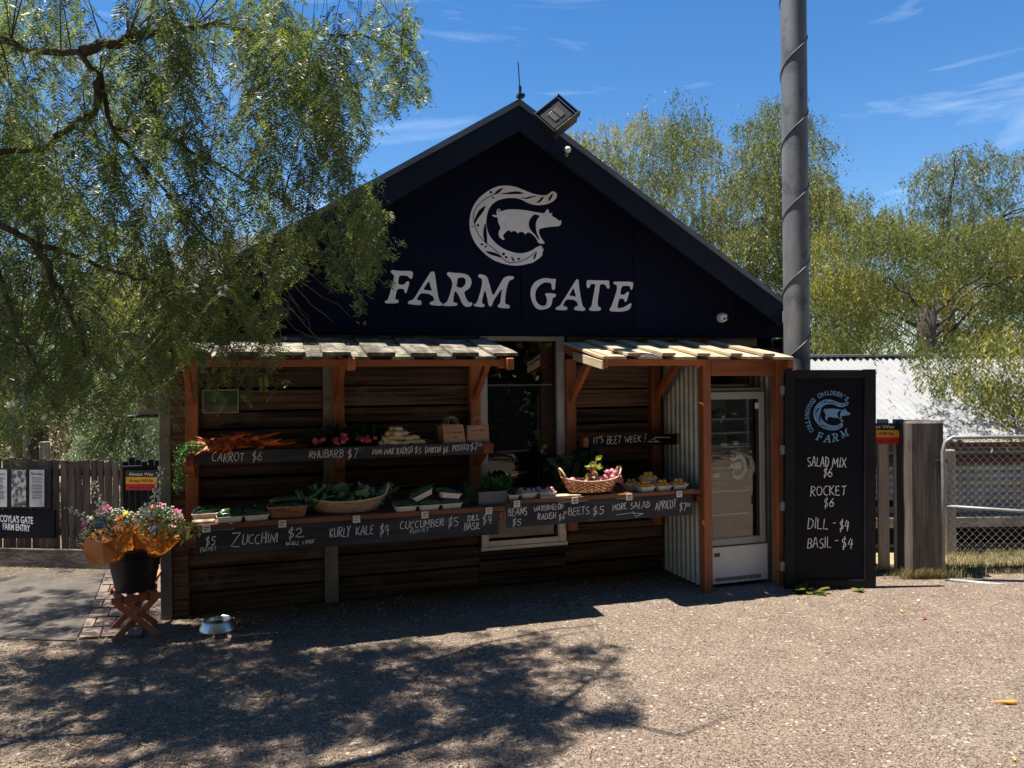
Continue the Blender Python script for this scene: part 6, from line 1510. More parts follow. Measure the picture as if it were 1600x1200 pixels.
# ================================================================== RIGHT SIDE: pickets, post, gate, shed
def rb(x0, x1, ya, yb, z, o, mat, name, par, ch=.004, th=.03):
    """box facing the camera between two pixel columns at depth z, heights in metres"""
    a = Q(x0, 600, z); b = Q(x1, 600, z); d = (b - a); d.z = 0; L_ = d.length; d.normalize(); m = Matrix((d, Vector((-d.y, d.x, 0)), UP)).transposed().to_4x4(); m.translation = Vector((a.x, a.y, 0))
    return build(name, MB().box(0, L_, 0, th, ya, yb, ch, m), mat, par)
def zat(py, px, z): return Q(px, py, z).z
pf = Q(1390, 895, 6.88)
pk = thing('picket_fence', 'short run of grey pickets with ambient light painted in between menu board and gate post', 'fence', (pf.x, pf.y, 0))
rb(1371, 1388, 0.02, zat(655, 1380, 6.88), 6.88, 0, 'grey_wood_lit', 'picket', pk)
rb(1396, 1412, 0.02, zat(655, 1404, 6.88), 6.88, 0, 'grey_wood_lit', 'picket', pk)
rb(1346, 1364, 0.02, zat(655, 1355, 6.88), 6.88, 0, 'grey_wood', 'picket', pk)
for y in (664, 782): rb(1340, 1424, zat(y + 10, 1400, 6.95), zat(y, 1400, 6.95), 6.95, 0, 'frame_black', 'rail', pk)
gp = Q(1448, 895, 6.72)
t = thing('gate_post', 'thick square weathered timber gate post at the chain link gate', 'post', (gp.x, gp.y, 0))
o = rb(1420, 1475, 0, 1.385, 6.65, 0, 'old_post', 'post', t, .02, .26)
rb(1463, 1480, zat(723, 1470, 6.6), zat(719, 1470, 6.6), 6.6, 0, 'black_plastic', 'hinge', t, .001, .05)
gt = thing('chain_link_gate', 'galvanised tube gate with chain link mesh at the right edge', 'gate', tuple(Q(1540, 900, 6.55).xy) + (0,))
Zg = 6.56
def GQ(px, py, dz=0): return Q(px, py, Zg + dz - (px - 1480) / 120 * .08)
build('frame', MB().tube([GQ(1474, 893), GQ(1474, 760), GQ(1473, 705), GQ(1477, 691), GQ(1488, 683.5), GQ(1540, 683), GQ(1800, 681)], .017, 10), 'galvanised', gt, True)
build('mid_rail', MB().tube([GQ(1476, 791), GQ(1600, 799), GQ(1800, 812)], .015, 10), 'galvanised', gt, True)
build('bottom_rail', MB().tube([GQ(1484, 907, -.02), GQ(1600, 918, -.06), GQ(1800, 938, -.1)], .019, 10), 'galvanised', gt, True)
def chain(par, p0, p1, zb, zt, pit=.062, r=.0021, name='mesh_wire', mat='bright_wire', sag=0.0):
    g = MB(); d = (p1 - p0); d.z = 0; L_ = d.length; d.normalize(); nn = Vector((d.y, -d.x, 0)); k = int(L_ / (pit)) ; rows = int((zt - zb) / (pit * .5))
    for i in range(k + 1):
        x = i * pit; pts = []
        for j in range(rows + 1):
            xx = x + (pit * .5 if j % 2 else -pit * .02); pts.append(p0 + d * min(max(xx, 0), L_) + Vector((0, 0, zb + j * (zt - zb) / rows - (.015 * math.sin(xx * 3) if j == 0 else 0))) + nn * (.003 if j % 2 else -.003))
        g.tube(pts, r, 3, False)
        pts = []
        for j in range(rows + 1):
            xx = x + (-pit * .52 if j % 2 else 0) + pit * .0; pts.append(p0 + d * min(max(xx, 0), L_) + Vector((0, 0, zb + j * (zt - zb) / rows)) + nn * (-.003 if j % 2 else .003))
        g.tube(pts, r, 3, False)
    o = build(name, g, mat, par); o['kind'] = 'stuff'; return o
a = GQ(1476, 600); b = GQ(1800, 600); a.z = b.z = 0
chain(gt, a, b, GQ(1520, 874).z, GQ(1520, 684).z)
# shed with white corrugated roof
s0 = Q(1200, 600, 7.75); s1 = Q(2000, 600, 7.75); s0.z = s1.z = 0
shed = thing('animal_shed', 'low corrugated iron shed with white roof behind the gate', 'shed', tuple(Q(1450, 600, 8.6).xy) + (0,))
wz1 = 1.10
build('wall', corr(s0.x, s0.y, 0, 0, 0, 1, 1, 0) if False else corr(s0.x, s1.x, s0.y, s1.y, .30, wz1, .076, .010, False, 6), 'corrugated_old', shed)
g = MB(); e0 = s0 - FW * .12; dR = (s1 - s0); LR = dR.length; dR.normalize(); pit = .085; n = int(LR / pit * 6); vs = []; up_n = (UP * .9 - FW * .4).normalized()
rl_ = 2.35; rise = 2.06 - 1.13
for i in range(n + 1):
    s_ = LR * i / n; o = up_n * .017 * math.sin(2 * math.pi * s_ / pit); p = e0 + dR * s_ + Vector((0, 0, 1.13)) + o; vs += [tuple(p), tuple(p + FW * rl_ + UP * rise)]
g.add(vs, [(2 * i, 2 * i + 2, 2 * i + 3, 2 * i + 1) for i in range(n)]); g.sm = True
build('roof', g, 'roof_white', shed)
rg0 = e0 + FW * rl_ + UP * (1.13 + rise + .015)
build('ridge_cap', MB().beam(rg0, rg0 + dR * LR, .22, .03), 'roof_white', shed)
build('roof', MB().add([rg0, rg0 + dR * LR, rg0 + dR * LR + FW * 2.2 - UP * .8, rg0 + FW * 2.2 - UP * .8], [(0, 1, 2, 3)]), 'roof_white', shed)
q0 = e0 + FW * .02; build('gutter', MB().beam(q0 + UP * 1.085, q0 + dR * LR + UP * 1.085, .05, .05), 'maroon', shed)
q0 = s0 - FW * .02; build('rail', MB().beam(q0 + UP * .93, q0 + dR * LR + UP * .93, .03, .07), 'maroon', shed)
q0 = s0 - FW * .06; build('sleeper_and_gap_shade', MB().beam(q0 + UP * .305, q0 + dR * LR + UP * .305, .12, .10), 'grey_wood_x', shed)
q0 = s0 + FW * .1; build('sleeper_and_gap_shade', MB().beam(q0 + UP * .12, q0 + dR * LR + UP * .12, .05, .22), 'dark_interior', shed)  # dark beam painting the shade in the gap between the sleepers
q0 = s0 - FW * .08; build('sleeper_and_gap_shade', MB().beam(q0 + UP * .07, q0 + dR * LR + UP * .07, .03, .03), 'old_rail', shed)
for px in (1484,): rb(px - 9, px + 9, 0, 1.05, 7.5, 0, 'grey_wood', 'post', shed, .01, .1)

# ================================================================== VEGETATION
def strand_proto(seed, length, nleaf, leaf_len, npair, ll, lw, rachis=True):
    """a hanging twig with compound leaves; local origin at its top, hanging along -Z. returns V, F(quads), leafid, tint"""
    rr = np.random.RandomState(seed); V = []; Fq = []; I = []; T = []
    cur = np.array([0., 0., 0.]); az = rr.rand() * 6.28; side = np.array([math.cos(az), math.sin(az), 0])
    steps = 10; pts = []
    for i in range(steps + 1):
        f = i / steps; pts.append(np.array([0, 0, -length * f]) + side * length * .22 * math.sin(f * 2.2) + np.array([math.sin(f * 5 + seed), math.cos(f * 4 + seed), 0]) * .02)
    pts = np.array(pts)
    def strip(a, b, w, iid, t):
        d = b - a; s_ = np.cross(d, [0.3, 1, .2]); nn = np.linalg.norm(s_); s_ = s_ / (nn or 1) * w; n0 = len(V)
        V.extend([a - s_, a + s_, b + s_, b - s_]); Fq.append((n0, n0 + 1, n0 + 2, n0 + 3)); I.append(iid); T.extend([t] * 4)
    for i in range(steps): strip(pts[i], pts[i + 1], .0016, -1, .0)
    for k in range(nleaf):
        f = (k + rr.rand()) / nleaf * steps; i = min(int(f), steps - 1); b = pts[i] + (pts[i + 1] - pts[i]) * (f - i); a_ = k * 2.4 + rr.rand()
        d = np.array([math.cos(a_), math.sin(a_), -.25 - .5 * rr.rand()]); d /= np.linalg.norm(d); L_ = leaf_len * rr.uniform(.65, 1.15); tn = np.clip(rr.beta(1.6, 2.2), 0, 1)
        q = []
        for j in range(5):
            g_ = j / 4; q.append(b + d * L_ * g_ + np.array([0, 0, -L_ * .55 * g_ * g_]))
        q = np.array(q)
        if rachis:
            for j in range(4): strip(q[j], q[j + 1], .0009, k, .1)
        tang = d + np.array([0, 0, -.6]); tang /= np.linalg.norm(tang); s_ = np.cross(tang, [0, 0, 1.]); s_ /= (np.linalg.norm(s_) or 1); up = np.cross(s_, tang)
        for m in range(npair):
            g_ = .12 + .86 * m / npair; jj = g_ * 4; j0 = min(int(jj), 3); p = q[j0] + (q[j0 + 1] - q[j0]) * (jj - j0); td = (q[j0 + 1] - q[j0]); td /= np.linalg.norm(td)
            sz = ll * (.65 + .5 * math.sin(math.pi * g_))
            for sg in (-1, 1):
                dr = s_ * sg * .8 + td * .62 + up * rr.uniform(-.25, .25); dr /= np.linalg.norm(dr); wv = np.cross(dr, up); wv /= (np.linalg.norm(wv) or 1); wv = wv + up * rr.uniform(-.6, .6); n0 = len(V)
                V.extend([p, p + dr * sz * .42 + wv * lw, p + dr * sz, p + dr * sz * .42 - wv * lw]); Fq.append((n0, n0 + 1, n0 + 2, n0 + 3)); I.append(k); T.extend([np.clip(tn + rr.uniform(-.1, .1), 0, 1)] * 4)
    return np.array(V), np.array(Fq), np.array(I), np.array(T)
def scatter(protos, places, keep=None, tnoise=.18, seed=0):
    """places: list of (pos, rotz, scale, tint offset); merged quads; keep(x,y,z)->bool mask tested per leaf"""
    rr = np.random.RandomState(seed); Vs = []; Fs = []; Ts = []; off = 0
    for k, (p, rz_, sc_, to) in enumerate(places):
        V, Fq, I, T = protos[rr.randint(len(protos))]
        c, s_ = math.cos(rz_), math.sin(rz_); Rm = np.array([[c, -s_, 0], [s_, c, 0], [0, 0, 1]]); X = (V * sc_) @ Rm.T + np.array(p)
        F2 = Fq; 
        if keep is not None:
            cen = X[Fq].mean(1); ok = keep(cen)
            F2 = Fq[ok]
            if len(F2) == 0: continue
            used = np.unique(F2); mp = np.full(len(X), -1); mp[used] = np.arange(len(used)); X = X[used]; F2 = mp[F2]; T_ = T[used]
        else: T_ = T
        Vs.append(X); Fs.append(F2 + off); Ts.append(np.clip(T_ + to, 0, 1)); off += len(X)
    return np.vstack(Vs), np.vstack(Fs), np.concatenate(Ts)
def limb(mb, pts, r0, r1, n=8, wob=.0, seed=0):
    rr = random.Random(seed); P_ = []
    pts = [Vector(p) for p in pts]
    for i in range(len(pts) - 1):
        for k in range(4): P_.append(pts[i].lerp(pts[i + 1], k / 4) + Vector((rr.uniform(-wob, wob), rr.uniform(-wob, wob), rr.uniform(-wob, wob))))
    P_.append(pts[-1]); m = len(P_)
    mb.tube(P_, [r0 + (r1 - r0) * (i / (m - 1)) ** .8 for i in range(m)], n); return P_

# ---- the big pepper tree on the left, hanging over the stall
tb = Vector((-4.6, 3.4, 0))
pt_ = thing('pepper_tree', 'large weeping pepper tree hanging over the left of the shop', 'tree', tb)
tr = MB(); nodes = []
limb(tr, [tb, tb + Vector((.1, 0, 1.2)), tb + Vector((.4, .1, 2.4)), tb + Vector((.9, .2, 3.4))], .30, .2, 14, .02, 1)
crotch = tb + Vector((.9, .2, 3.4))
build('trunk', tr, 'bark', pt_, True)
br = MB()
LIMBS = [
 ([crotch, Q(-260, 20, 3.9), Q(0, 62, 3.9), Q(60, 82, 3.9), Q(125, 82, 3.95), Q(155, 120, 4.0), Q(175, 200, 4.1), Q(215, 255, 4.2), Q(262, 305, 4.35), Q(292, 355, 4.5)], .027, .006),
 ([Q(262, 305, 4.35), Q(330, 380, 4.7), Q(400, 410, 4.85)], .012, .005),
 ([Q(155, 120, 4.0), Q(150, 170, 4.0), Q(120, 190, 4.0), Q(60, 235, 3.9), Q(-10, 240, 3.8), Q(-60, 260, 3.8)], .022, .012),
 ([crotch, Q(-300, 230, 3.7), Q(-100, 330, 3.8), Q(20, 360, 3.9), Q(60, 385, 4.0), Q(130, 405, 4.3), Q(200, 430, 4.6), Q(245, 445, 4.8), Q(290, 480, 4.9)], .028, .007),
 ([Q(60, 385, 4.0), Q(85, 440, 4.1), Q(105, 480, 4.2), Q(125, 530, 4.3), Q(135, 560, 4.3)], .022, .008),
 ([Q(125, 82, 3.95), Q(200, 60, 4.1), Q(300, 40, 4.4), Q(340, 35, 4.7), Q(430, 60, 5.0), Q(560, 50, 5.3), Q(640, 90, 5.4)], .03, .007),
 ([crotch, tb + Vector((2.2, .5, 4.2)), Vector((-1.2, 3.9, 4.6)), Vector((.0, 4.2, 4.7)), Vector((.6, 4.7, 4.6))], .09, .006),
 ([tb + Vector((2.2, .5, 4.2)), Vector((-1.3, 4.8, 4.7)), Vector((-.4, 5.2, 4.9)), Vector((.6, 5.3, 4.8))], .04, .005),
 ([Vector((-1.2, 3.9, 4.6)), Vector((-.9, 3.2, 4.9)), Vector((-.3, 2.8, 5.0)), Vector((.3, 2.9, 4.9))], .03, .005),
 ([crotch, Vector((-2.6, 2.9, 4.3)), Vector((-1.7, 2.5, 4.6)), Vector((-.8, 2.4, 4.7))], .07, .012),
 ([Vector((.0, 4.2, 4.7)), Vector((.4, 3.7, 4.8)), Vector((.8, 3.8, 4.7))], .02, .006),
 ([Q(-100, 330, 3.8), Q(0, 430, 4.2), Q(30, 520, 4.6), Q(70, 600, 4.8)], .025, .007),
 ([Q(175, 200, 4.1), Q(260, 215, 4.3), Q(330, 250, 4.5), Q(420, 300, 4.7), Q(500, 350, 4.8), Q(560, 380, 4.8)], .014, .004),
 ([Q(245, 445, 4.8), Q(330, 470, 4.8), Q(400, 500, 4.75), Q(440, 540, 4.7)], .009, .003),
 ([Q(250, 440, 4.8), Q(350, 520, 4.6), Q(375, 580, 4.55), Q(388, 640, 4.5)], .008, .003),
]
for i, (pts, r0, r1) in enumerate(LIMBS):
    nodes += limb(br, pts, r0, r1, 7, .012, i)
build('limb', br, 'bark', pt_, True)
NP = np.array([list(p) for p in nodes])
MASK = [(-500, -900), (640, -900), (650, 0), (660, 60), (680, 115), (674, 150), (650, 168), (610, 180), (590, 205), (560, 240), (562, 275), (590, 285), (608, 300), (612, 345), (622, 392), (605, 400), (603, 440), (580, 462), (562, 490), (548, 470), (530, 440), (505, 420), (470, 425), (450, 440), (445, 480), (432, 520), (446, 560), (432, 590), (446, 640), (425, 655), (400, 700), (385, 690), (360, 640), (335, 690), (300, 700), (270, 690), (250, 640), (225, 610), (205, 660), (180, 710), (150, 690), (135, 722), (110, 640), (70, 680), (20, 722), (-500, 760)]
JR = np.random.RandomState(5)
def keepfn(poly, jit=0, ymax=None):
    def f(c):
        x, y, z = proj(c); jx = x + 11 * np.sin(y * .11 + x * .03) + 7 * np.sin(y * .29 + 1) + JR.normal(0, 7, len(x)); jy = y + 10 * np.sin(x * .13) + 7 * np.sin(x * .31 + 2) + JR.normal(0, 9, len(x))
        return inpoly(jx, jy, poly) | (y < -8) | (z < .3)
    return f
rs = np.random.RandomState(7)
protos = [strand_proto(i, rs.uniform(.35, .6), 12, .16, 10, .040, .0042) for i in range(10)]
places = []; twigs = MB()
def dens(x, y):
    d = 1.0
    if 330 < x < 600 and 130 < y < 390: d = .40
    if x < 330 and 180 < y < 480: d = .8
    if y > 520 and x > 240: d = .15
    if 240 < x < 470 and 400 < y < 520: d = .62
    if x > 560 and y < 200: d = .55
    if x < 240 and y > 620: d = .35
    if x > 500 and y > 280: d = .62
    return d
cnt = 0
while cnt < 620:
    x = rs.uniform(-160, 690); y = rs.uniform(-60, 640)
    if rs.rand() > dens(x, y) / 1.2: continue
    if not inpoly(np.array([x]), np.array([y + 25.]), MASK)[0]: continue
    nv = noise.noise(Vector((x * .009, y * .009, 3.3)))
    if nv < -.6 + .25 * rs.rand() and not (x > 500 and y > 280): continue
    z = rs.uniform(3.7, 5.0)
    if x < 200 and rs.rand() < .4: z = rs.uniform(4.5, 6.2)
    if y > 400 and x > 230: z = rs.uniform(4.25, 4.75)
    p = Q(x, y, z); sc_ = rs.uniform(.75, 1.15) * (.62 if y > 500 and x > 240 else 1)
    # the thin wood carrying it: from the nearest limb
    dd = NP - np.array(p); dd[:, 2] *= .6; j = int(np.argmin((dd ** 2).sum(1))); a = Vector(NP[j])
    if (a - p).length < .9:
        mid = a.lerp(p, .5) + Vector((0, 0, .07)); twigs.tube([a, mid, p], [.0045, .0032, .0018], 4, False)
    places.append((p, rs.rand() * 6.28, sc_, .32 * nv + rs.uniform(-.1, .1))); cnt += 1
keep = keepfn(MASK)
V, Fq, T = scatter(protos, places, keep, seed=1)
npmesh('crown', V, Fq, 'pepper_leaf', pt_, T, kind='stuff')
# the overhead part of the crown (out of the frame, casts the dappled shade)
po = []
def over(n, poly, z0, z1, s0, s1):
    """strands high above the yard, spread so that their shade falls on the given ground outline"""
    k = 0; xs = [p[0] for p in poly]; ys = [p[1] for p in poly]
    while k < n:
        px, py = rs.uniform(min(xs), max(xs)), rs.uniform(min(ys), max(ys))
        if not inpoly(np.array([px]), np.array([py]), poly)[0]: continue
        q = G(px, py); z = rs.uniform(z0, z1); p = q + SUNV * (z / SUNV.z)
        if noise.noise(Vector((q.x * 2.6, q.y * 2.6, 4.1))) < -.22: continue
        k += 1
        po.append(((p.x, p.y, p.z), rs.rand() * 6.28, rs.uniform(s0, s1), rs.uniform(-.1, .1)))
over(66, [(-120, 950), (250, 960), (420, 1000), (800, 985), (1000, 958), (960, 1010), (1030, 1060), (-120, 1060)], 4.3, 5.3, .5, .8)
over(380, [(-120, 1060), (600, 1070), (1010, 1110), (1090, 1150), (1130, 1200), (1080, 1330), (-120, 1330)], 4.3, 5.3, .6, .95)
over(46, [(-120, 880), (200, 880), (250, 960), (-120, 960)], 4.2, 5.2, .6, .9)
def keepo(c):
    x, y, z = proj(c); return (y < -5) | (z < .3) | (x < -20)
pro2 = [strand_proto(i + 50, rs.uniform(.35, .6), 13, .16, 6, .05, .006, False) for i in range(6)]
V, Fq, T = scatter(pro2, po, keepo, seed=2)
npmesh('crown', V, Fq, 'pepper_leaf', pt_, T, kind='stuff')
rt = random.Random(12)
for k in range(34):
    x, y = rt.uniform(290, 450), rt.uniform(385, 500); z = rt.uniform(4.3, 4.75); pts = [Q(x, y, z)]
    dx, dy = rt.uniform(6, 22), rt.uniform(4, 20)
    for j in range(5): x += dx + rt.uniform(-8, 8); y += dy + rt.uniform(-8, 8); pts.append(Q(x, y, z + .02 * j))
    twigs.tube(pts, [.0032, .003, .0026, .0022, .0018, .001], 4, False)
build('twigs', twigs, 'twig', pt_)['kind'] = 'stuff'

# ---- background trees
def far_tree(name, label, base, trunk_top, mask, zr, nclump, leafmat_, seed, group, ll=.075, lw=.0085, leaves=660, clump=.62, yellow=.0, limbs=7, low=None, cat='tree'):
    rr = np.random.RandomState(seed); t = thing(name, label, cat, base, group); base = Vector(base)
    pb = []
    for s_ in range(5):
        r2 = np.random.RandomState(seed * 7 + s_); V = []; Fq = []; T = []
        ns = max(12, leaves // 20)
        for k in range(ns):
            a = r2.rand() * 6.28; q = math.sqrt(r2.rand()); p0 = np.array([math.cos(a) * q, math.sin(a) * q, 0]) * clump; p0[2] = .40 * clump * math.sqrt(max(0, 1 - q * q)); ln = clump * r2.uniform(.35, 1.25); out = np.array([math.cos(a), math.sin(a), 0]) * .22 * clump; tn = r2.rand()
            for j in range(20):
                f = (j + r2.rand()) / 20; p = p0 + out * math.sin(f * 1.9) * q + np.array([r2.randn() * .018, r2.randn() * .018, -ln * f]) ; az = r2.rand() * 6.28
                d = np.array([math.cos(az) * .75, math.sin(az) * .75, -.8]); d /= np.linalg.norm(d); s2 = np.cross(d, r2.randn(3)); s2 /= np.linalg.norm(s2); L_ = ll * r2.uniform(.6, 1.2); w = lw * r2.uniform(.6, 1.4); n0 = len(V)
                V += [p, p + d * L_ * .45 + s2 * w, p + d * L_, p + d * L_ * .45 - s2 * w]; Fq.append((n0, n0 + 1, n0 + 2, n0 + 3)); T += [np.clip(tn + r2.randn() * .12, 0, 1)] * 4
        pb.append((np.array(V), np.array(Fq), np.zeros(len(Fq)), np.array(T) * .6 + .08))
    xs = [m[0] for m in mask]; ys = [m[1] for m in mask]; pl = []; cs = []
    tries = 0
    while len(pl) < nclump and tries < 40000:
        tries += 1
        x = rr.uniform(min(xs), max(xs)); y = rr.uniform(min(ys), max(ys))
        if not inpoly(np.array([x]), np.array([float(y)]), mask)[0]: continue
        nv = noise.noise(Vector((x * .012, y * .012, seed)))
        if nv < -.5: continue
        z = rr.uniform(*zr)
        if low and x > 1385 and y > low[0] - 40 * rr.rand():
            z = rr.uniform(low[1], low[2])
            if y > low[0] and rr.rand() < .6: continue
        p = Q(x, y, z)
        if p.z < .2: continue
        pl.append((p, rr.rand() * 6.28, rr.uniform(.55, 1.2), .5 * nv + yellow + rr.uniform(-.24, .24))); cs.append(p)
    def kp(c):
        x, y, z = proj(c); jx = x + 9 * np.sin(y * .15 + seed) + 9 * np.sin(y * .052 + seed * 2) + rr.normal(0, 6, len(x)); jy = y + 9 * np.sin(x * .12 + seed) + 9 * np.sin(x * .047 + seed * 3) + 6 * np.sin(x * .27) + rr.normal(0, 7, len(x)); return (inpoly(jx, jy, mask) | (rr.rand(len(x)) < .04)) & (c[:, 2] > .03)
    V, Fq, T = scatter(pb, pl, kp, seed=seed)
    npmesh('crown', V, Fq, leafmat_, t, T, kind='stuff')
    g = MB(); tt = Vector(trunk_top); limb(g, [base, base.lerp(tt, .4) + Vector((.1, 0, 0)), tt], .22, .12, 9, .03, seed)
    build('trunk', g, 'bark_far', t, True)
    g = MB(); cs2 = sorted(cs, key=lambda p: -p.z); rr2 = random.Random(seed)
    for i in range(limbs * 3):
        e_ = rr2.choice(cs); limb(g, [tt.lerp(base, rr2.uniform(0, .35)), tt.lerp(e_, .5) + Vector((0, .1, .3)), e_ + Vector((0, .2, .1))], .032, .007, 5, .05, i)
    build('limb', g, 'bark_far', t, True)
    return t
def B(px, z): p = Q(px, 600, z); return Vector((p.x, p.y, 0))
bg_ = 'trees behind the shop'
far_tree('pepper_tree', 'tall yellow green weeping tree right behind the shop roof', B(1020, 16), B(1030, 16) + UP * 5, [(868, 215), (905, 222), (930, 200), (960, 190), (1000, 176), (1022, 190), (1040, 165), (1075, 145), (1100, 170), (1125, 200), (1142, 228), (1160, 300), (1170, 560), (868, 560)], (14.5, 18), 240, 'far_leaf', 1, bg_, yellow=.12)
far_tree('pepper_tree', 'weeping tree standing directly behind the grey steel pole', B(1240, 15.5), B(1235, 15.5) + UP * 5, [(1130, 300), (1150, 215), (1175, 172), (1200, 154), (1235, 162), (1262, 168), (1292, 190), (1302, 235), (1305, 290), (1345, 300), (1372, 320), (1380, 350), (1380, 400), (1380, 600), (1130, 600)], (13.5, 17), 240, 'far_leaf', 2, bg_, yellow=.0)
far_tree('pepper_tree', 'airy tall tree with open crown at the far right', B(1490, 17), Q(1475, 400, 17), [(1405, 345), (1418, 290), (1432, 268), (1450, 255), (1480, 238), (1500, 218), (1530, 222), (1545, 235), (1575, 245), (1600, 240), (1640, 235), (1720, 300), (1720, 430), (1400, 430)], (15.5, 18), 130, 'far_leaf_grey', 3, bg_, yellow=-.05, leaves=560, clump=.5)
far_tree('pepper_tree', 'broad dense tree drooping over the white shed roof', B(1430, 11), B(1450, 11) + UP * 2.8, [(1255, 380), (1300, 350), (1350, 345), (1390, 325), (1420, 338), (1470, 345), (1520, 360), (1560, 335), (1650, 352), (1750, 360), (1750, 700), (1590, 690), (1550, 655), (1505, 640), (1470, 615), (1430, 585), (1395, 558), (1262, 550)], (11, 13.5), 330, 'far_leaf', 4, bg_, ll=.06, lw=.0065, leaves=700, clump=.5, yellow=.08, low=(560, 7.75, 8.4), limbs=2)
bgl = 'trees behind the left fence'
far_tree('pepper_tree', 'dim green trees closing the view beyond the shed', B(1500, 24), B(1500, 24) + UP * 3, [(1180, 430), (1800, 400), (1800, 640), (1180, 640)], (22, 26), 120, 'far_leaf', 12, bg_, ll=.16, lw=.02, leaves=500, clump=1.1, yellow=-.1)
far_tree('pepper_tree', 'dim green trees closing the view beyond the picket fence', B(60, 20), B(60, 20) + UP * 3, [(-150, 430), (270, 450), (270, 740), (-150, 740)], (18, 22), 100, 'far_leaf', 13, bgl, ll=.14, lw=.018, leaves=500, clump=.95, yellow=-.05)
far_tree('pepper_tree', 'leafy tree behind the picket fence at the far left', B(42, 11), B(42, 11) + UP * 2.6, [(-150, 180), (60, 260), (160, 330), (215, 390), (260, 450), (250, 560), (235, 640), (120, 690), (90, 640), (30, 700), (-150, 715)], (10, 14), 170, 'far_leaf', 5, bgl, ll=.07, lw=.009, clump=.55, yellow=-.04)
far_tree('tree', 'pale blossoming tree glimpsed past the left roof slope', B(350, 22), B(350, 22) + UP * 5, [(250, 470), (255, 400), (290, 380), (340, 365), (390, 360), (420, 345), (440, 380), (400, 400), (300, 470)], (20, 23), 45, 'pale_leaf', 6, bgl, ll=.14, lw=.02, leaves=400)
far_tree('tree', 'yellow green tree between the fence and the left roof edge', B(220, 15), B(220, 15) + UP * 3, [(150, 440), (180, 400), (220, 385), (260, 390), (280, 430), (270, 600), (150, 600)], (14, 16), 70, 'far_leaf', 9, bgl, yellow=.2, leaves=450)
far_tree('olive_bush', 'silvery olive bush behind the fence next to the shop corner', B(200, 9), B(200, 9) + UP * .8, [(118, 640), (135, 600), (170, 575), (215, 560), (262, 570), (262, 735), (110, 735)], (8.3, 9.5), 110, 'olive_leaf', 7, bgl, ll=.045, lw=.006, leaves=760, clump=.38, cat='bush')
far_tree('garden_bush', 'small ochre and yellow bush behind the left fence', B(108, 10), B(108, 10) + UP * .5, [(88, 735), (90, 690), (98, 655), (112, 645), (132, 668), (140, 700), (142, 735)], (9.5, 10.3), 34, 'dry_litter', 8, bgl, ll=.05, lw=.009, leaves=500, clump=.32, cat='bush')
t = thing('forked_tree', 'thick pale forked trunk behind the left end of the picket fence', 'tree trunk', B(45, 9.6))
g = MB(); limb(g, [B(36, 9.6), Q(34, 650, 9.6), Q(28, 560, 9.6)], .15, .12, 10, .02, 2); limb(g, [B(52, 9.4), Q(50, 650, 9.4), Q(40, 540, 9.4)], .11, .09, 10, .02, 3); build('trunk', g, 'bark', t, True)
# unseen woods behind the viewer, raised to block sky light and darken reflections
rr = np.random.RandomState(31)
def sky_block_tree(x, y, h, seed, label):
    t = thing('tree', label, 'tree', (x, y, 0), 'unseen trees across the yard raised to block sky light'); rr = np.random.RandomState(seed); V = []; Fq = []; T = []
    for k in range(9000):
        a = rr.rand() * 6.28; b = rr.rand() ** .5; zz = h * (.0 + 1.0 * rr.rand()); q = b * h * .42 * math.sin(math.pi * min(1, .15 + .8 * zz / h)); p = np.array([x + math.cos(a) * q, y + math.sin(a) * q, zz]); d = rr.randn(3); d[2] -= .6; d /= np.linalg.norm(d); s_ = np.cross(d, rr.randn(3)); s_ /= np.linalg.norm(s_); n0 = len(V); L_ = .42; w = .15
        V += [p, p + d * L_ * .5 + s_ * w, p + d * L_, p + d * L_ * .5 - s_ * w]; Fq.append((n0, n0 + 1, n0 + 2, n0 + 3)); T += [rr.rand() * .6] * 4
    npmesh('crown', np.array(V), np.array(Fq), 'far_leaf', t, np.array(T), kind='stuff')
    build('trunk', limb_mb([(x, y, 0), (x + .1, y, h * .5)], .2), 'bark', t, True)
def limb_mb(pts, r): g = MB(); limb(g, pts, r, r * .6, 8, .02, 1); return g
for i in range(7): sky_block_tree(-15 + i * 5.2, -8.5 - (i % 2) * 3, 13.5 + (i % 3), 40 + i, ['first', 'second', 'third', 'fourth', 'fifth', 'sixth', 'seventh'][i] + ' unseen tree from the west across the yard, raised to block sky light')

# ================================================================== GROUND COVER
rs = np.random.RandomState(3)
def stones(n, gen, mat, name, smin, smax, tint=None):
    base = np.array([(1, 0, 0), (.3, .95, 0), (-.8, .6, 0), (-.8, -.6, 0), (.3, -.95, 0), (0, 0, .62), (0.1, 0, -.5)])
    tri = np.array([(0, 1, 5), (1, 2, 5), (2, 3, 5), (3, 4, 5), (4, 0, 5), (1, 0, 6), (2, 1, 6), (3, 2, 6), (4, 3, 6), (0, 4, 6)])
    P_ = gen(n); n = len(P_); s_ = smin + (smax - smin) * rs.rand(n) ** 2.2; a = rs.rand(n) * 6.28; c, s2 = np.cos(a), np.sin(a)
    v = base[None] * (1 + .28 * rs.randn(n, 7, 1)); v = v * np.stack([s_, s_ * rs.uniform(.6, 1, n), s_ * rs.uniform(.45, .9, n)], 1)[:, None]
    X = np.empty_like(v); X[..., 0] = v[..., 0] * c[:, None] - v[..., 1] * s2[:, None] + P_[:, 0:1]; X[..., 1] = v[..., 0] * s2[:, None] + v[..., 1] * c[:, None] + P_[:, 1:2]; X[..., 2] = v[..., 2] + s_[:, None] * .12
    F_ = (tri[None] + (np.arange(n) * 7)[:, None, None]).reshape(-1, 3); T = np.repeat(rs.rand(n) ** 1.3, 7)
    return npmesh(name, X.reshape(-1, 3), F_, mat, None, T, kind='stuff')
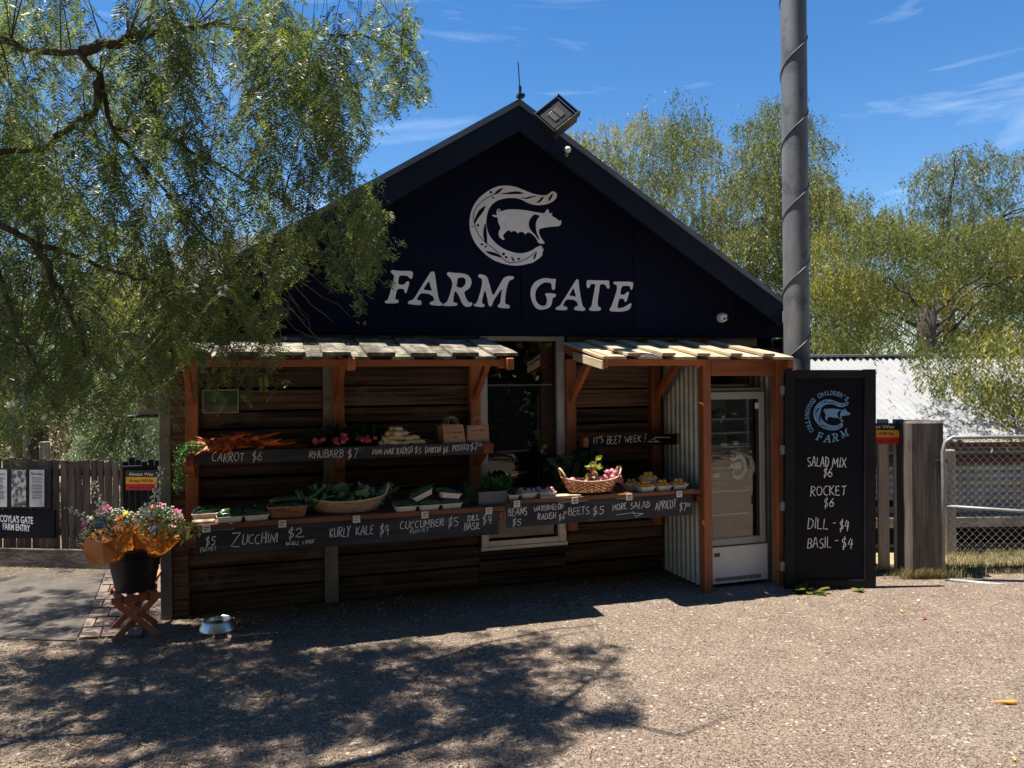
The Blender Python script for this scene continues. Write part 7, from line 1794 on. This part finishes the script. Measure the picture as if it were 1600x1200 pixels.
def gen_gravel(n):
    # spread over the visible yard, denser close by
    y = 600 + (rs.rand(n) ** .75) * 0; px = rs.uniform(-60, 1660, n); py = 885 + (1250 - 885) * rs.rand(n) ** 1.0
    P_ = np.array([G(a, b).xy[:] for a, b in zip(px, py)]); ok = np.ones(n, bool)
    ok &= ~((P_[:, 1] > 6.2) & (P_[:, 0] > -.85) & (P_[:, 0] < 4.8))
    q = inpoly(P_[:, 0], P_[:, 1], [(p.x, p.y) for p in pathp]); keepq = rs.rand(n) < .06; ok &= (~q | keepq)
    q = inpoly(P_[:, 0], P_[:, 1], [(p.x, p.y) for p in (A0, A1, B1, B0)]); ok &= (~q | (rs.rand(n) < .12))
    return P_[ok]
stones(42000, gen_gravel, 'gravel_stone', 'gravel', .0018, .0075)
def gen_wall(n):
    x = rs.uniform(-.7, 3.3, n); y = 6.25 - rs.rand(n) ** 1.6 * .75; return np.stack([x, y], 1)
stones(1500, gen_wall, 'gravel_stone', 'wall_rubble', .004, .016)
# straw and leaf litter under the tree
def litter(n, region, name, ll=(.008, .05), mat='dry_litter', z=.006):
    V = []; Fq = []; T = []
    pts = region(n)
    for (x, y) in pts:
        a = rs.rand() * 6.28; L_ = rs.uniform(*ll); w = rs.uniform(.0008, .0024); d = np.array([math.cos(a), math.sin(a), rs.uniform(-.1, .12)]); s_ = np.array([-d[1], d[0], 0]) * w; p = np.array([x, y, z + rs.rand() * .006]); n0 = len(V)
        V += [p - s_, p + s_, p + d * L_ + s_, p + d * L_ - s_]; Fq.append((n0, n0 + 1, n0 + 2, n0 + 3)); T += [rs.rand()] * 4
    return npmesh(name, np.array(V), np.array(Fq), mat, None, np.array(T), kind='stuff')
def reg_litter(n):
    out = []
    while len(out) < n:
        px = rs.uniform(-40, 1300); py = rs.uniform(890, 1240)
        if rs.rand() > max(.06, 1 - px / 1000): continue
        if noise.noise(Vector((px * .008, py * .02, 2))) < -.2: continue
        p = G(px, py)
        if p.y > 6.15 and p.x > -.8: continue
        out.append((p.x, p.y))
    return out
litter(7500, reg_litter, 'leaf_litter')
def reg_fence(n): return [tuple(G(rs.uniform(-30, 175), 884 + abs(rs.randn()) * 9).xy) for _ in range(n)]
litter(2600, reg_fence, 'leaf_litter', (.01, .05), z=.014)
# grass: right of the gate post, tufts at the foot of posts and the sign
def grass(n, region, name, h=(.03, .1), mat='grass_blade'):
    V = []; Fq = []; T = []
    for k in range(n):
        x, y = region(); a = rs.rand() * 6.28; H_ = rs.uniform(*h); w = rs.uniform(.0012, .003); ln = rs.uniform(.1, .8) * H_; d = np.array([math.cos(a), math.sin(a), 0]); s_ = np.array([-d[1], d[0], 0]) * w; p = np.array([x, y, .003]); m = p + d * ln * .35 + np.array([0, 0, H_ * .65]); e_ = p + d * ln + np.array([0, 0, H_]); n0 = len(V)
        V += [p - s_, p + s_, m + s_ * .7, m - s_ * .7, e_, e_ + s_ * .1]; Fq += [(n0, n0 + 1, n0 + 2, n0 + 3), (n0 + 3, n0 + 2, n0 + 5, n0 + 4)]; T += [rs.rand()] * 6
    return npmesh(name, np.array(V), np.array(Fq), mat, None, np.array(T), kind='stuff')
def r_right():
    z = rs.uniform(6.75, 7.7); px = rs.uniform(1478, 1680); p = Q(px, 800, z); return p.x, p.y
grass(8000, r_right, 'grass', (.012, .055))
def r_post():
    px = rs.normal(1450, 26); p = Q(px, 800, 6.62 + abs(rs.randn()) * .04 if rs.rand() < .7 else 6.7 + rs.rand() * .3); return p.x, p.y
grass(1500, r_post, 'grass_tuft', (.03, .11))
def r_pick():
    p = Q(rs.uniform(1368, 1425), 800, 6.85 + rs.rand() * .15); return p.x, p.y
grass(500, r_pick, 'grass_tuft', (.02, .06))
def r_left():
    z = rs.uniform(7.6, 10.5); p = Q(rs.uniform(-60, 260), 800, z); return p.x, p.y
grass(6000, r_left, 'grass', (.03, .12))
# broad leaved weeds at the foot of the menu board
def weed(px, py, r_, label, seed, n=11):
    c = G(px, py); t = thing('weed', label, 'weed', (c.x, c.y, 0), 'weeds at the foot of the menu board'); rr = np.random.RandomState(seed)
    for k in range(n):
        a = k * 2.4; el = rr.uniform(.2, .9); d = np.array([math.cos(a) * math.cos(el), math.sin(a) * math.cos(el), math.sin(el)]); L_ = r_ * rr.uniform(.6, 1.1); s_ = np.cross(d, [0, 0, 1.]); s_ /= np.linalg.norm(s_); u = np.cross(s_, d); V = []; Fq = []
        for i in range(7):
            f = i / 6; w = L_ * .26 * math.sin(math.pi * (.08 + .85 * f)) * (1 + .3 * (i % 2))
            for j in (-1, 0, 1): V.append(np.array([c.x, c.y, .004]) + d * L_ * f + s_ * w * j + u * (abs(j) * .01 - .35 * L_ * f * f))
        for i in range(6):
            for j in range(2): q_ = i * 3 + j; Fq.append((q_, q_ + 1, q_ + 4, q_ + 3))
        V = np.array(V); V[:, 2] = np.maximum(V[:, 2], .004); npmesh('leaf', V, np.array(Fq), 'far_leaf', t, np.full(len(V), .2 + .8 * rr.rand()))
weed(1252, 926, .11, 'leafy green weed at the left foot of the menu board', 1, 13); weed(1277, 927, .10, 'leafy weed under the middle of the menu board', 2, 11); weed(1343, 925, .06, 'small weed at the right foot of the menu board', 3, 8)
# single fallen leaves
def fallen(px, py, sz, mat, label, a):
    c = G(px, py); g = MB(); d = Vector((math.cos(a), math.sin(a), 0)); s_ = Vector((-d.y, d.x, 0)); p = Vector((c.x, c.y, .008))
    g.add([p - d * sz, p - d * sz * .3 + s_ * sz * .35 + UP * .008, p + d * sz * .4 + s_ * sz * .3 + UP * .01, p + d * sz, p + d * sz * .4 - s_ * sz * .3 + UP * .002, p - d * sz * .3 - s_ * sz * .35], [(0, 5, 4, 3, 2, 1)])
    tag(build('fallen_leaf', g, mat), label, 'leaf', 'fallen leaves on the gravel')
fallen(792, 1034, .022, 'flower_orange', 'orange fallen leaf in the middle of the tree shade', .4)
fallen(1445, 968, .03, 'end_grain', 'brown fallen leaf on the gravel below the gate post', .2)
fallen(1408, 956, .03, 'flower_yellow', 'yellow fallen leaf on the gravel below the pale pickets', 1.0)
fallen(1435, 940, .022, 'cream_card', 'pale fallen leaf near the base of the gate post', .3)
fallen(1584, 1188, .02, 'flower_yellow', 'yellow fallen leaf in the bottom right corner', .9)
fallen(160, 1192, .022, 'flower_orange', 'orange fallen leaf in the bottom left corner', 2.0)
fallen(446, 1082, .014, 'cream_card', 'tiny pale leaf on the shaded gravel left of the middle', 2.6)

# fallen leaves lying on the left awning
def reg_awn(n): return [(rs.uniform(-.55, 1.7) if rs.rand() < .5 else rs.uniform(-.55, .6), rs.uniform(5.38, 6.2)) for _ in range(n)]
V = []; Fq = []; T = []
for (x, y) in reg_awn(900):
    z = AZ0 + .03 + (y - YA) / (WY - YA) * (AZ1 - AZ0); a = rs.rand() * 6.28; L_ = rs.uniform(.015, .05); w = rs.uniform(.002, .005); d = np.array([math.cos(a), math.sin(a), math.sin(a) * .19]); s_ = np.array([-d[1], d[0], 0]) * w; p = np.array([x, y, z]); n0 = len(V)
    V += [p, p + d * L_ * .5 + s_, p + d * L_, p + d * L_ * .5 - s_]; Fq.append((n0, n0 + 1, n0 + 2, n0 + 3)); T += [rs.rand()] * 4
npmesh('leaf_litter', np.array(V), np.array(Fq), 'grass_blade', None, np.array(T), kind='stuff')
# wire fence across the yard (seen in the fridge glass)
t = thing('chain_link_fence', 'galvanised chain link fence across the yard, mirrored in the fridge glass', 'fence', (7, -1.5, 0))
chain(t, Vector((3.5, -.6, 0)), Vector((12, -2.6, 0)), .05, 1.7, .10, .0035)
for k in range(4): build('post', MB().tube([(3.5 + k * 2.8, -.6 - k * .66, 0), (3.5 + k * 2.8, -.6 - k * .66, 1.75)], .03, 8), 'galvanised', t)
build('rail', MB().tube([(3.5, -.6, 1.72), (12, -2.6, 1.72)], .02, 8), 'galvanised', t)
build('rail', MB().tube([(3.5, -.6, .5), (12, -2.6, .5)], .02, 8), 'galvanised', t)
